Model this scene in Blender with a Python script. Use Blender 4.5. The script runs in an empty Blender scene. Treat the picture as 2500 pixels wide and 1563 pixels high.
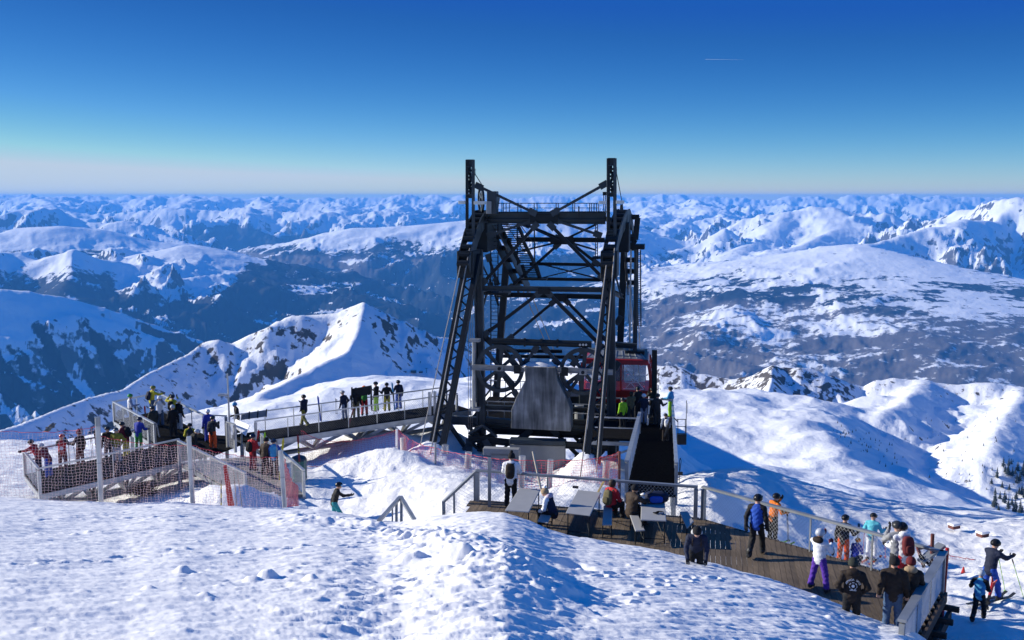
import bpy, bmesh, math, random
import numpy as np
from mathutils import Vector, Matrix

scene = bpy.context.scene
COL = scene.collection
R = math.radians

# ------------------------------------------------------------------ camera
CZ = 10.2                      # camera height above the wooden deck (deck top = 0)
FPX = 2431.0                   # focal length in photograph pixels (2500 wide)
PITCH = math.atan(301.5 / FPX)
cam_d = bpy.data.cameras.new("camera")
cam = bpy.data.objects.new("camera", cam_d)
COL.objects.link(cam)
cam.location = (0, 0, CZ)
cam.rotation_euler = (math.pi / 2 - PITCH, 0, 0)
cam_d.sensor_width = 36.0
cam_d.lens = 36.0 * FPX / 2500.0
cam_d.clip_start = 0.3
cam_d.clip_end = 250000.0
scene.camera = cam

# ------------------------------------------------------------------ light
SUN_EL = R(21.0)
SUN_DIR = Vector((-0.972 * math.cos(SUN_EL), 0.235 * math.cos(SUN_EL), math.sin(SUN_EL))).normalized()
sun_d = bpy.data.lights.new("sun", 'SUN')
sun_d.energy = 5.0
sun_d.angle = R(0.55)
sun_d.color = (1.0, 0.935, 0.80)
sun = bpy.data.objects.new("sun", sun_d)
COL.objects.link(sun)
sun.rotation_euler = (-SUN_DIR).to_track_quat('-Z', 'Y').to_euler()
sun.location = (-60, 20, 60)

world = bpy.data.worlds.new("World")
scene.world = world
world.use_nodes = True
wn, wl = world.node_tree.nodes, world.node_tree.links
wn.clear()
sky = wn.new('ShaderNodeTexSky')
sky.sky_type = 'NISHITA'
sky.sun_disc = False
sky.sun_elevation = SUN_EL
sky.sun_rotation = math.atan2(SUN_DIR.x, SUN_DIR.y)
sky.altitude = 0.0
sky.air_density = 0.5
sky.dust_density = 0.2
sky.ozone_density = 5.0
# below the horizon the sky goes on as at the horizon
tcw = wn.new('ShaderNodeTexCoord'); sxyz = wn.new('ShaderNodeSeparateXYZ'); cxyz = wn.new('ShaderNodeCombineXYZ')
mx = wn.new('ShaderNodeMath'); mx.operation = 'MAXIMUM'; mx.inputs[1].default_value = 0.004
wl.new(tcw.outputs['Generated'], sxyz.inputs[0]); xs_ = wn.new('ShaderNodeMath'); xs_.operation = 'MULTIPLY'; xs_.inputs[1].default_value = .5
wl.new(sxyz.outputs[0], xs_.inputs[0]); wl.new(xs_.outputs[0], cxyz.inputs[0]); wl.new(sxyz.outputs[1], cxyz.inputs[1])
wl.new(sxyz.outputs[2], mx.inputs[0]); wl.new(mx.outputs[0], cxyz.inputs[2]); wl.new(cxyz.outputs[0], sky.inputs[0])
# the deep blue of thin, dry high-mountain air: contrast per channel
sep = wn.new('ShaderNodeSeparateColor'); com = wn.new('ShaderNodeCombineColor')
wl.new(sky.outputs[0], sep.inputs[0])
for k, (top, pw, mul, low) in enumerate(((2.95, 2.9, .225, .4), (4.4, 2.0, .325, 1.8), (6.2, 1.35, .64, 4.3))):
    c1 = wn.new('ShaderNodeMath'); c1.operation = 'MINIMUM'; c1.inputs[1].default_value = top
    c0 = wn.new('ShaderNodeMath'); c0.operation = 'MAXIMUM'; c0.inputs[1].default_value = low
    c2 = wn.new('ShaderNodeMath'); c2.operation = 'POWER'; c2.inputs[1].default_value = pw
    c3 = wn.new('ShaderNodeMath'); c3.operation = 'MULTIPLY'; c3.inputs[1].default_value = mul
    wl.new(sep.outputs[k], c0.inputs[0]); wl.new(c0.outputs[0], c1.inputs[0]); wl.new(c1.outputs[0], c2.inputs[0]); wl.new(c2.outputs[0], c3.inputs[0]); wl.new(c3.outputs[0], com.inputs[k])
bg = wn.new('ShaderNodeBackground')
bg.inputs['Strength'].default_value = 0.0725
wo = wn.new('ShaderNodeOutputWorld')
wl.new(com.outputs[0], bg.inputs['Color'])
wl.new(bg.outputs[0], wo.inputs['Surface'])

vs = scene.view_settings
vs.view_transform = 'Standard'
vs.look = 'None'
vs.gamma = 1.0
vs.use_curve_mapping = False
vs.exposure = 0.47
cy = scene.cycles
cy.use_denoising = True
cy.max_bounces = 6
cy.diffuse_bounces = 3
cy.glossy_bounces = 3
cy.transmission_bounces = 4
cy.transparent_max_bounces = 16
cy.volume_bounces = 2
cy.sample_clamp_indirect = 8.0

# ------------------------------------------------------------------ placing helpers
SP, CP = math.sin(PITCH), math.cos(PITCH)
def ray(px, py):
    xc, yc = (px - 1250.0) / FPX, (781.5 - py) / FPX
    return Vector((xc, CP + yc * SP, -SP + yc * CP))
def P(px, py, Y):
    d = ray(px, py); t = Y / d.y
    return Vector((d.x * t, Y, CZ + d.z * t))
def PZ(px, py, z):
    d = ray(px, py); t = (z - CZ) / d.z
    return Vector((d.x * t, d.y * t, z))
def pxX(px, Y, py=1100.0):
    return P(px, py, Y).x

# ------------------------------------------------------------------ materials
MATS = {}
def nodes_of(name):
    m = bpy.data.materials.new(name); m.use_nodes = True
    nt = m.node_tree
    return m, nt.nodes, nt.links, nt.nodes['Principled BSDF']
def mat(name, col, rough=0.6, metal=0.0, var=0.12, scale=6.0, bump=0.0, bscale=30.0, spec=0.5):
    """plain surface with broken-up colour and fine relief"""
    if name in MATS: return MATS[name]
    m, n, l, b = nodes_of(name)
    tc = n.new('ShaderNodeTexCoord')
    nz = n.new('ShaderNodeTexNoise'); nz.inputs['Scale'].default_value = scale; nz.inputs['Detail'].default_value = 4
    l.new(tc.outputs['Object'], nz.inputs['Vector'])
    mr = n.new('ShaderNodeMapRange')
    mr.inputs['From Min'].default_value = 0.3; mr.inputs['From Max'].default_value = 0.7
    mr.inputs['To Min'].default_value = 1 - var; mr.inputs['To Max'].default_value = 1 + var
    l.new(nz.outputs['Fac'], mr.inputs['Value'])
    vm = n.new('ShaderNodeVectorMath'); vm.operation = 'SCALE'
    vm.inputs[0].default_value = col[:3]
    l.new(mr.outputs[0], vm.inputs['Scale'])
    l.new(vm.outputs[0], b.inputs['Base Color'])
    b.inputs['Roughness'].default_value = rough
    b.inputs['Metallic'].default_value = metal
    b.inputs['Specular IOR Level'].default_value = spec
    if bump:
        n2 = n.new('ShaderNodeTexNoise'); n2.inputs['Scale'].default_value = bscale; n2.inputs['Detail'].default_value = 3
        l.new(tc.outputs['Object'], n2.inputs['Vector'])
        bp = n.new('ShaderNodeBump'); bp.inputs['Strength'].default_value = bump; bp.inputs['Distance'].default_value = 0.02
        l.new(n2.outputs['Fac'], bp.inputs['Height']); l.new(bp.outputs[0], b.inputs['Normal'])
    MATS[name] = m
    return m

# ------------------------------------------------------------------ mesh helpers
ORG = {}
def wloc(o):
    return ORG.get(o.name, Vector((0, 0, 0))) if o is not None else Vector((0, 0, 0))
class MB:
    """collects boxes, beams, tubes and sheets given in world coordinates"""
    def __init__(s): s.v = []; s.f = []; s.m = []
    def add(s, vs_, fs, mi=0):
        k = len(s.v); s.v += [tuple(v) for v in vs_]
        s.f += [tuple(i + k for i in f) for f in fs]; s.m += [mi] * len(fs)
        return s
    def box(s, c, sx, sy, sz, rz=0.0, mi=0):
        c = Vector(c); ca, sa = math.cos(rz), math.sin(rz); vs_ = []
        for dz in (-1, 1):
            for dx, dy in ((-1, -1), (1, -1), (1, 1), (-1, 1)):
                x, y = dx * sx / 2, dy * sy / 2
                vs_.append((c.x + x * ca - y * sa, c.y + x * sa + y * ca, c.z + dz * sz / 2))
        return s.add(vs_, [(3, 2, 1, 0), (4, 5, 6, 7), (0, 1, 5, 4), (1, 2, 6, 5), (2, 3, 7, 6), (3, 0, 4, 7)], mi)
    def beam(s, a, b, w, h=None, up=(0, 0, 1), mi=0):
        a, b = Vector(a), Vector(b); h = w if h is None else h
        d = (b - a)
        if d.length < 1e-6: return s
        d.normalize(); up = Vector(up)
        if abs(d.dot(up)) > 0.97: up = Vector((0, 1, 0)) if abs(d.y) < 0.9 else Vector((1, 0, 0))
        x = d.cross(up).normalized(); z = x.cross(d).normalized()
        vs_ = []
        for p in (a, b):
            for i, j in ((-1, -1), (1, -1), (1, 1), (-1, 1)):
                vs_.append(p + x * (i * w / 2) + z * (j * h / 2))
        return s.add(vs_, [(3, 2, 1, 0), (4, 5, 6, 7), (0, 1, 5, 4), (1, 2, 6, 5), (2, 3, 7, 6), (3, 0, 4, 7)], mi)
    def tube(s, a, b, r, r2=None, n=8, mi=0, cap=True):
        a, b = Vector(a), Vector(b); r2 = r if r2 is None else r2
        d = (b - a)
        if d.length < 1e-6: return s
        d.normalize(); up = Vector((0, 0, 1)) if abs(d.z) < 0.95 else Vector((1, 0, 0))
        x = d.cross(up).normalized(); z = x.cross(d).normalized(); vs_ = []
        for p, rr in ((a, r), (b, r2)):
            for k in range(n):
                t = 2 * math.pi * k / n
                vs_.append(p + x * (rr * math.cos(t)) + z * (rr * math.sin(t)))
        fs = [(k, (k + 1) % n, n + (k + 1) % n, n + k) for k in range(n)]
        if cap: fs += [tuple(range(n - 1, -1, -1)), tuple(range(n, 2 * n))]
        return s.add(vs_, fs, mi)
    def path(s, pts, r, n=6, mi=0):
        for a, b in zip(pts[:-1], pts[1:]): s.tube(a, b, r, n=n, mi=mi, cap=True)
        return s
    def prism(s, pts, off, mi=0):
        """polygon pts (3-D) pushed along off"""
        off = Vector(off); n = len(pts)
        vs_ = [Vector(p) for p in pts] + [Vector(p) + off for p in pts]
        fs = [tuple(range(n - 1, -1, -1)), tuple(range(n, 2 * n))]
        fs += [(k, (k + 1) % n, n + (k + 1) % n, n + k) for k in range(n)]
        return s.add(vs_, fs, mi)
    def build(s, name, material, parent=None, smooth=False, bevel=0.0, raw=False):
        o = obj_from(name, s.v, s.f, material, parent, smooth, s.m if any(s.m) else None, raw)
        if bevel:
            md = o.modifiers.new("bevel", 'BEVEL'); md.width = bevel; md.segments = 2; md.limit_method = 'ANGLE'
        return o
def obj_from(name, v, f, material, parent=None, smooth=False, mi=None, raw=False):
    me = bpy.data.meshes.new(name)
    off = Vector((0, 0, 0)) if raw else wloc(parent)
    if parent is None and not raw:
        arr = np.array(v, dtype=float)
        c = Vector(((arr[:, 0].min() + arr[:, 0].max()) / 2, (arr[:, 1].min() + arr[:, 1].max()) / 2, arr[:, 2].min()))
        off = c
    me.from_pydata([(p[0] - off[0], p[1] - off[1], p[2] - off[2]) for p in v], [], f)
    mats = material if isinstance(material, (list, tuple)) else [material]
    for m in mats: me.materials.append(m)
    if mi is not None: me.polygons.foreach_set("material_index", mi)
    if smooth: me.polygons.foreach_set("use_smooth", [True] * len(me.polygons))
    me.update()
    o = bpy.data.objects.new(name, me); COL.objects.link(o)
    if parent is not None:
        o.parent = parent
        ORG[o.name] = off.copy()
    elif not raw:
        o.location = off; ORG[o.name] = off.copy()
    return o
def thing(name, label, cat, loc=(0, 0, 0), rz=0.0, group=None):
    o = bpy.data.objects.new(name, None); COL.objects.link(o)
    o.location = loc; o.rotation_euler = (0, 0, rz); o.empty_display_size = 0.2
    ORG[o.name] = Vector(loc)
    tag(o, label, cat, group)
    return o
def tag(o, label=None, cat=None, group=None, kind=None):
    if label: o['label'] = label
    if cat: o['category'] = cat
    if group: o['group'] = group
    if kind: o['kind'] = kind
    return o
def share(name, me, parent, loc=(0, 0, 0), rot=None):
    """an object that shares mesh data, placed at a world point (parent unrotated)"""
    o = bpy.data.objects.new(name, me); COL.objects.link(o)
    o.parent = parent
    o.location = Vector(loc) - wloc(parent)
    if rot is not None:
        o.rotation_mode = 'QUATERNION'; o.rotation_quaternion = rot
    ORG[o.name] = Vector(loc)
    return o

# ------------------------------------------------------------------ numpy noise
def _hash(ix, iy, seed):
    h = (ix.astype(np.int64) * 374761393 + iy.astype(np.int64) * 668265263 + seed * 1442695041) & 0xffffffff
    h = ((h ^ (h >> 13)) * 1274126177) & 0xffffffff
    h = h ^ (h >> 16)
    return (h & 0xffff) / 65535.0 * (2 * np.pi)
def perlin(x, y, seed=0):
    xi, yi = np.floor(x), np.floor(y); xf, yf = x - xi, y - yi
    u = xf * xf * xf * (xf * (xf * 6 - 15) + 10); v = yf * yf * yf * (yf * (yf * 6 - 15) + 10)
    def g(dx, dy):
        a = _hash(xi + dx, yi + dy, seed)
        return np.cos(a) * (xf - dx) + np.sin(a) * (yf - dy)
    n0 = g(0, 0) * (1 - u) + g(1, 0) * u; n1 = g(0, 1) * (1 - u) + g(1, 1) * u
    return (n0 * (1 - v) + n1 * v) * 1.5
def fbm(x, y, oct=5, seed=0, gain=0.5, lac=2.03):
    s = np.zeros_like(x); a = 1.0
    for k in range(oct):
        s += a * perlin(x, y, seed + k * 17); x, y = x * lac + 3.1, y * lac - 1.7; a *= gain
    return s
def ridged(x, y, oct=5, seed=0, gain=0.52, lac=2.05):
    s = np.zeros_like(x); a = 1.0; w = 1.0
    for k in range(oct):
        r = 1 - np.abs(perlin(x, y, seed + k * 29)); r = r * r
        s += a * r * w; w = np.clip(r * 1.6, 0, 1); x, y = x * lac + 5.3, y * lac + 2.9; a *= gain
    return s
def smoothstep(a, b, x):
    t = np.clip((x - a) / (b - a), 0, 1); return t * t * (3 - 2 * t)
# ================================================================== terrain
def ctl(px, Y, py=None, z=None):
    p = P(px, py if py is not None else 1000, Y)
    zz = p.z if z is None else z
    return (p.x / Y, math.log(Y), (CZ - zz) / Y)
C = []
def cp(px, Y, py=None, z=None): C.append(ctl(px, Y, py, z))
# ground near the deck, platforms and tower
for px in (-900, -400, 100, 600, 1100, 1600): cp(px, 22, z=-1.5)
for px in (-900, -400, 100, 600): cp(px, 32, z=-2.6)
for px in (1100, 1600, 1900): cp(px, 31, z=-1.6)
cp(2150, 24, z=-1.5); cp(2350, 24, z=-1.35); cp(2700, 24, z=-1.2); cp(3300, 24, z=-1.0)
cp(2350, 27, z=-1.5); cp(2500, 28, z=-1.5); cp(2800, 30, z=-1.7)
cp(2440, 30, z=-1.9); cp(2400, 34, z=-2.9); cp(2130, 38.5, z=-3.5); cp(1900, 39.5, z=-3.0); cp(2600, 40, z=-3.8); cp(3300, 40, z=-4.0)
cp(1250, 36, z=-1.1); cp(1300, 42, py=1200); cp(1300, 47, z=-3.7); cp(1330, 52, z=-5.1); cp(1480, 40, z=-2.0); cp(1100, 37, z=-1.4)
cp(1000, 40, z=-2.2); cp(826, 40, z=-3.0); cp(700, 39, z=-3.0); cp(560, 40, z=-3.0); cp(300, 39, z=-3.3); cp(0, 40, z=-3.3); cp(-500, 40, z=-3.0)
cp(560, 45, z=-3.3); cp(300, 46, z=-4.3); cp(60, 46, z=-4.0); cp(300, 52, z=-4.6); cp(0, 55, py=1150); cp(0, 75, py=1112); cp(0, 120, py=1075); cp(-500, 60, z=-6)
cp(930, 46, z=-2.5); cp(930, 49, z=-2.9); cp(700, 48, z=-3.3); cp(600, 55, z=-5.0); cp(870, 60, z=-5.5); cp(800, 80, py=1085); cp(600, 80, z=-10.5); cp(900, 115, z=-18.5); cp(300, 75, z=-9.6)
cp(1160, 57, z=-5.0); cp(1490, 57, z=-5.0); cp(1300, 61, z=-5.9); cp(1050, 50, z=-3.1); cp(1140, 48, z=-3.0); cp(1425, 47, z=-2.9)
cp(1300, 72, z=-9.5); cp(1300, 92, z=-16); cp(1300, 120, z=-26)
cp(1600, 46, z=-3.9); cp(1650, 53, z=-5.2); cp(1700, 41, z=-2.6); cp(1670, 48, z=-3.7); cp(1690, 58, py=1158); cp(1850, 56, z=-5.7)
cp(1850, 46, z=-3.55); cp(2050, 45, z=-4.15); cp(2250, 47, z=-5.0); cp(2450, 43, z=-4.4); cp(1780, 70, z=-11.5); cp(2100, 62, z=-9.0); cp(2100, 85, z=-18); cp(2400, 60, z=-9.4); cp(2400, 85, z=-20)
cp(3000, 60, z=-9); cp(3000, 90, z=-17)
# the bowl below
cp(1750, 150, z=-44); cp(2100, 150, z=-45); cp(2450, 150, z=-50); cp(3000, 150, z=-44)
cp(1700, 300, z=-98); cp(2100, 300, py=1325); cp(2420, 240, py=1400); cp(2250, 340, py=1300)
cp(1950, 540, py=1203); cp(2120, 490, py=1245); cp(2300, 480, py=1290); cp(2480, 480, py=1330); cp(2900, 500, z=-190)
cp(1720, 860, py=1150); cp(1850, 880, py=1140); cp(2000, 820, py=1180); cp(2200, 760, py=1225); cp(2400, 800, py=1255)
cp(1720, 1060, py=1060); cp(1850, 1060, py=1075); cp(2000, 950, py=1110); cp(2180, 960, py=1150); cp(2320, 1000, py=1190); cp(2480, 980, py=1230)
cp(1700, 1250, py=990); cp(1850, 1200, py=1000); cp(2000, 1200, py=1010); cp(2200, 1250, py=1080); cp(2380, 1300, py=1100); cp(2500, 1280, py=1120); cp(2900, 1200, z=-260)
cp(1700, 1500, py=965); cp(1900, 1480, py=975); cp(2150, 1550, py=980); cp(2400, 1550, py=1000); cp(2800, 1500, z=-290)
cp(1300, 200, z=-55); cp(1300, 400, z=-110); cp(1300, 800, z=-185); cp(1200, 1250, py=930)
cp(300, 150, z=-35); cp(300, 300, z=-90); cp(300, 600, z=-180); cp(700, 300, z=-88); cp(700, 600, z=-165); cp(-300, 150, z=-36); cp(-300, 300, z=-95); cp(-300, 600, z=-190)
cp(0, 850, py=1100); cp(300, 900, py=1068); cp(500, 980, py=1010); cp(700, 1080, py=955); cp(850, 1120, py=925); cp(1000, 1150, py=930)
cp(-500, 900, z=-270); cp(-500, 1500, z=-420); cp(200, 1400, z=-420); cp(700, 1600, z=-330); cp(1300, 1800, z=-420); cp(2000, 1900, z=-460); cp(2500, 1900, z=-460); cp(2900, 2000, z=-500)
C = np.array(C)
def _tps(r2): return 0.5 * r2 * np.log(r2 + 1e-12)
SC_U = 3.2
_cu, _cv = C[:, 0] * SC_U, C[:, 1]
_n = len(C)
_A = np.zeros((_n + 3, _n + 3))
_A[:_n, :_n] = _tps((_cu[:, None] - _cu[None]) ** 2 + (_cv[:, None] - _cv[None]) ** 2) + np.eye(_n) * 2e-4
_A[:_n, _n] = 1; _A[:_n, _n + 1] = _cu; _A[:_n, _n + 2] = _cv; _A[_n:, :_n] = _A[:_n, _n:].T
_W = np.linalg.solve(_A, np.concatenate([C[:, 2], [0, 0, 0]]))
def rbf_ground(X, Y):
    u, v = (X / Y * SC_U).ravel(), np.log(Y).ravel(); out = np.zeros_like(u)
    for k in range(_n): out += _W[k] * _tps((u - _cu[k]) ** 2 + (v - _cv[k]) ** 2)
    out += _W[_n] + _W[_n + 1] * u + _W[_n + 2] * v
    return CZ - out.reshape(X.shape) * Y
def gz(x, y):
    """ground height at a point near the station (without the fine relief)"""
    return float(rbf_ground(np.array([float(x)]), np.array([float(y)]))[0])

def crest(pts):
    """crest line from (px, py, distance)"""
    return np.array([tuple(P(a, b, c)) for a, b, c in pts])
def tent(X, Y, line, front, back, curve=0.0, rnd=0.0, sided=False):
    """height of a ridge: crest height minus slope times distance, front = side towards the viewer"""
    best = np.full(X.shape, -1e9); dist = np.full(X.shape, 1e9)
    for a, b in zip(line[:-1], line[1:]):
        dx, dy = b[0] - a[0], b[1] - a[1]; L2 = dx * dx + dy * dy
        t = np.clip(((X - a[0]) * dx + (Y - a[1]) * dy) / L2, 0, 1)
        qx, qy = a[0] + t * dx, a[1] + t * dy
        d = np.hypot(X - qx, Y - qy)
        fr = ((X - a[0]) * dy - (Y - a[1]) * dx > 0) if sided else ((X * qx + Y * qy) < (qx * qx + qy * qy))
        de = np.sqrt(d * d + rnd * rnd) - rnd if rnd else d
        sl = np.where(fr, front, back)
        h = a[2] + t * (b[2] - a[2]) - sl * de * (1 - curve * np.clip(de / 3000.0, 0, 0.6))
        best = np.maximum(best, h); dist = np.minimum(dist, d)
    return best, dist

# ---- crest lines, most of them read off the photograph, with the distance of each ridge in metres
def far_d(d): return d if d < 9000 else 9000 + (d - 9000) * .5
def K(pts, s=1000.0): return crest([(a, b, far_d(c * s)) for a, b, c in pts])
def KU(pts): return K([(a, b - 7, c) for a, b, c in pts])
NEAR_L = K([(-500, 1180, .75), (-150, 1100, .85), (0, 1052, .92), (120, 1008, 1.0), (210, 968, 1.08), (300, 945, 1.15), (400, 892, 1.28), (455, 862, 1.33), (490, 836, 1.36), (528, 824, 1.37), (562, 838, 1.38),
            (610, 815, 1.39), (660, 792, 1.40), (700, 772, 1.42), (735, 766, 1.43), (780, 768, 1.44), (830, 757, 1.45), (862, 748, 1.45), (886, 740, 1.45), (905, 752, 1.46),
            (945, 782, 1.54), (1000, 812, 1.68), (1060, 823, 1.82), (1130, 829, 1.95), (1230, 862, 2.0), (1330, 892, 1.95), (1450, 893, 1.85), (1560, 893, 1.8), (1625, 889, 1.78), (1665, 896, 1.77), (1710, 910, 1.76), (1790, 921, 1.74),
            (1840, 919, 1.72), (1862, 905, 1.70), (1890, 893, 1.68), (1925, 898, 1.68), (1955, 895, 1.67), (2000, 904, 1.67), (2060, 925, 1.67), (2125, 945, 1.66), (2150, 928, 1.66), (2190, 923, 1.66), (2270, 929, 1.66),
            (2340, 935, 1.64), (2420, 933, 1.62), (2500, 947, 1.62), (2620, 965, 1.6), (2900, 985, 1.6)])
SPUR_A = K([(886, 740, 1.45), (872, 800, 1.36), (850, 858, 1.26), (770, 905, 1.16), (640, 960, 1.05)])
SHADE_SPUR = K([(1230, 862, 2.0), (1270, 882, 1.35), (1320, 912, .9), (1385, 965, .5), (1415, 1015, .28), (1435, 1060, .16)])  # added spur behind the tower, shaped to throw the bowl into shade
SPUR_C = K([(2500, 947, 1.62), (2475, 990, 1.4), (2440, 1050, 1.2), (2420, 1110, 1.05)])
SPUR_D = K([(2270, 929, 1.66), (2190, 985, 1.42), (2150, 1010, 1.3)])
SPUR_E = K([(1890, 893, 1.68), (1860, 985, 1.5)])
LEFT_DARK = K([(-900, 640, 5.0), (-300, 668, 5.0), (0, 703, 5.0), (90, 706, 5.1), (160, 722, 5.2), (220, 742, 5.3), (275, 765, 5.4), (345, 806, 5.6), (430, 848, 5.8), (560, 912, 6.1), (700, 985, 6.4), (850, 1060, 6.7)])
L_ROCK = K([(-200, 622, 9.6), (0, 612, 9.4), (60, 628, 9.2), (110, 640, 9.0), (140, 622, 9.0), (178, 612, 9.0), (205, 628, 9.1), (245, 634, 9.3), (300, 640, 9.5)])
L_SP = K([(178, 612, 9.0), (180, 660, 8.5), (140, 720, 7.9)])
L_MOUND = K([(330, 640, 11.2), (368, 630, 11.2), (400, 612, 11.3), (438, 604, 11.3), (470, 607, 11.4), (500, 625, 11.5), (534, 621, 11.6)])
L_MSP = K([(438, 604, 11.3), (470, 650, 10.4), (560, 665, 10.0), (630, 690, 9.7)])
L_MSP2 = K([(438, 604, 11.3), (400, 690, 9.6), (330, 745, 8.6), (300, 775, 8.2)])
FOREST = K([(534, 621, 11.6), (562, 619, 12.0), (626, 632, 12.5), (707, 658, 13.0), (801, 690, 13.5), (895, 722, 14.0), (950, 752, 14.3), (1013, 790, 14.6), (1090, 845, 15), (1180, 900, 15.3)])
L_HILL = K([(-400, 590, 14), (-100, 580, 14), (0, 574, 14), (60, 556, 14), (150, 552, 14), (230, 559, 14.2), (310, 577, 14.4), (400, 592, 14.6), (470, 598, 14.8), (520, 610, 15)])
L_UP = K([(-600, 520, 21), (-200, 512, 21), (0, 532, 21), (50, 510, 21), (100, 520, 20.6), (135, 508, 20.5), (180, 528, 20.3), (210, 543, 20.2), (260, 545, 20.2), (306, 540, 20), (353, 553, 19.8), (405, 573, 19.5), (471, 591, 19), (532, 614, 18.5), (600, 640, 18)])
CENTRE = K([(560, 618, 19.5), (660, 597, 19.5), (754, 587, 19), (810, 567, 18.5), (872, 558, 18), (990, 552, 18), (1084, 545, 18), (1138, 537, 18.2), (1250, 528, 18.5), (1380, 520, 19), (1500, 545, 19.5), (1560, 590, 19)])
CEN_SP = K([(1084, 545, 18), (1120, 600, 16.5), (1180, 660, 15.4)])
CEN_SP2 = K([(872, 558, 18), (900, 600, 16.6), (980, 680, 15.2)])
CEN_SP3 = K([(1380, 520, 19), (1400, 590, 16.8), (1420, 670, 15.4)])
PYR = K([(1560, 640, 16.5), (1640, 610, 17), (1706, 596, 17.3), (1740, 575, 17.5), (1773, 556, 17.6), (1815, 580, 17.6), (1850, 581, 17.7), (1900, 575, 18)])
CLIFF = K([(1500, 560, 22), (1600, 590, 21), (1730, 592, 20.5), (1790, 556, 20.4), (1814, 533, 20.3), (1843, 525, 20.2), (1913, 519, 20), (1955, 513, 20), (2000, 511, 20), (2025, 508, 20), (2050, 515, 20), (2080, 522, 19.8), (2120, 533, 19.5), (2145, 538, 19.3), (2150, 520, 19.2), (2166, 517, 19.2),
           (2176, 534, 19.1), (2215, 540, 19), (2245, 541, 18), (2285, 534, 17), (2330, 521, 16), (2347, 513, 15.5), (2390, 513, 14.8)])
CL_SP = K([(2025, 508, 20), (2040, 560, 17.5), (1960, 600, 15.5), (1840, 630, 14.2), (1720, 655, 13.6)])
CL_SP2 = K([(1913, 519, 20), (1880, 575, 17.6), (1780, 625, 15.2)])
RPEAK = K([(2390, 513, 14.8), (2410, 506, 14.4), (2432, 496, 14), (2452, 492, 13.8), (2480, 485, 13.6), (2500, 497, 13.5), (2560, 480, 13.4), (2700, 500, 13), (2900, 540, 13)])
RP_SP = K([(2480, 485, 13.6), (2420, 540, 12.8), (2348, 538, 12.4), (2300, 552, 12.0), (2243, 556, 11.7), (2170, 580, 11.2), (2112, 600, 10.8)])
RP_SP2 = K([(2348, 538, 12.4), (2370, 600, 11.2), (2410, 660, 10.2), (2455, 730, 9.3)])
RP_SP3 = K([(2500, 497, 13.5), (2520, 590, 11.8), (2540, 680, 10.2)])
ROUND = K([(1300, 790, 15.5), (1440, 735, 15), (1560, 699, 14.2), (1665, 684, 13.4), (1731, 661, 12.8), (1806, 645, 12.2), (1913, 624, 11.6), (1996, 612, 11.2), (2079, 600, 10.8), (2112, 601, 10.6), (2145, 616, 10.2), (2203, 647, 9.6), (2244, 672, 9.1), (2330, 712, 8.5), (2400, 760, 8.0), (2500, 830, 7.5)])
ROUND_SP = K([(2079, 600, 10.8), (2130, 690, 9.0), (2200, 760, 8.0), (2280, 830, 7.0)])
ROUND_SP2 = K([(1913, 624, 11.6), (1960, 720, 9.4), (2000, 830, 7.8)])
ROUND_SP3 = K([(1731, 661, 12.8), (1780, 760, 10.8), (1820, 850, 9.2)])
FAR_L = KU([(-700, 500, 46), (-300, 488, 46), (0, 494, 46), (40, 493, 46), (80, 494, 46), (105, 486, 45), (140, 492, 45), (175, 490, 45), (212, 496, 46), (235, 503, 46), (270, 501, 47), (310, 502, 47), (345, 505, 47), (370, 495, 44), (400, 489, 44), (430, 494, 44), (460, 485, 44), (480, 493, 44), (520, 492, 44), (535, 497, 44),
           (575, 503, 44), (598, 500, 44), (622, 492, 43), (650, 502, 43), (690, 507, 43), (750, 505, 43), (790, 507, 42), (812, 502, 42), (840, 512, 42), (880, 516, 42), (905, 514, 41), (930, 508, 41), (952, 502, 41), (975, 512, 41), (1010, 522, 42), (1060, 513, 44), (1110, 498, 44), (1125, 502, 44), (1160, 525, 45), (1300, 520, 50), (1500, 512, 50),
           (1525, 508, 50), (1560, 503, 48), (1610, 499, 48), (1650, 508, 48), (1674, 503, 46), (1718, 498, 40), (1756, 512, 42), (1806, 514, 46), (1870, 514, 46), (1912, 509, 44), (1950, 518, 44), (2030, 522, 44)])
FAR_M = K([(200, 530, 33), (320, 525, 33), (420, 515, 32), (520, 520, 32), (600, 512, 31), (700, 525, 31), (790, 520, 30), (860, 530, 30), (940, 520, 30), (1000, 540, 30), (1080, 535, 32), (1130, 545, 32)])
FAR_S = [K([(460, 485, 44), (440, 530, 36), (400, 560, 30)]), K([(622, 492, 43), (640, 540, 34), (620, 575, 29)]), K([(812, 502, 42), (800, 545, 33), (740, 575, 28)]), K([(952, 502, 41), (960, 545, 32), (930, 565, 27)]),
         K([(105, 486, 45), (130, 515, 35), (160, 530, 30)]), K([(1718, 498, 40), (1700, 530, 32), (1640, 560, 27)]), K([(1610, 499, 48), (1600, 525, 36), (1560, 550, 29)]), K([(1718, 498, 40), (1760, 530, 32), (1800, 545, 27)])]
_r = random.Random(8)
FAR_Z = crest([(x_, 484 + _r.uniform(-5, 7) + 3 * math.sin(x_ * .011), 31200) for x_ in range(-500, 3001, 34)])
MESA = KU([(2090, 520, 52), (2153, 512, 52), (2203, 507, 52), (2260, 510, 51), (2277, 498, 50), (2306, 496, 50), (2331, 507, 50), (2347, 514, 50), (2400, 518, 50)])

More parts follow.
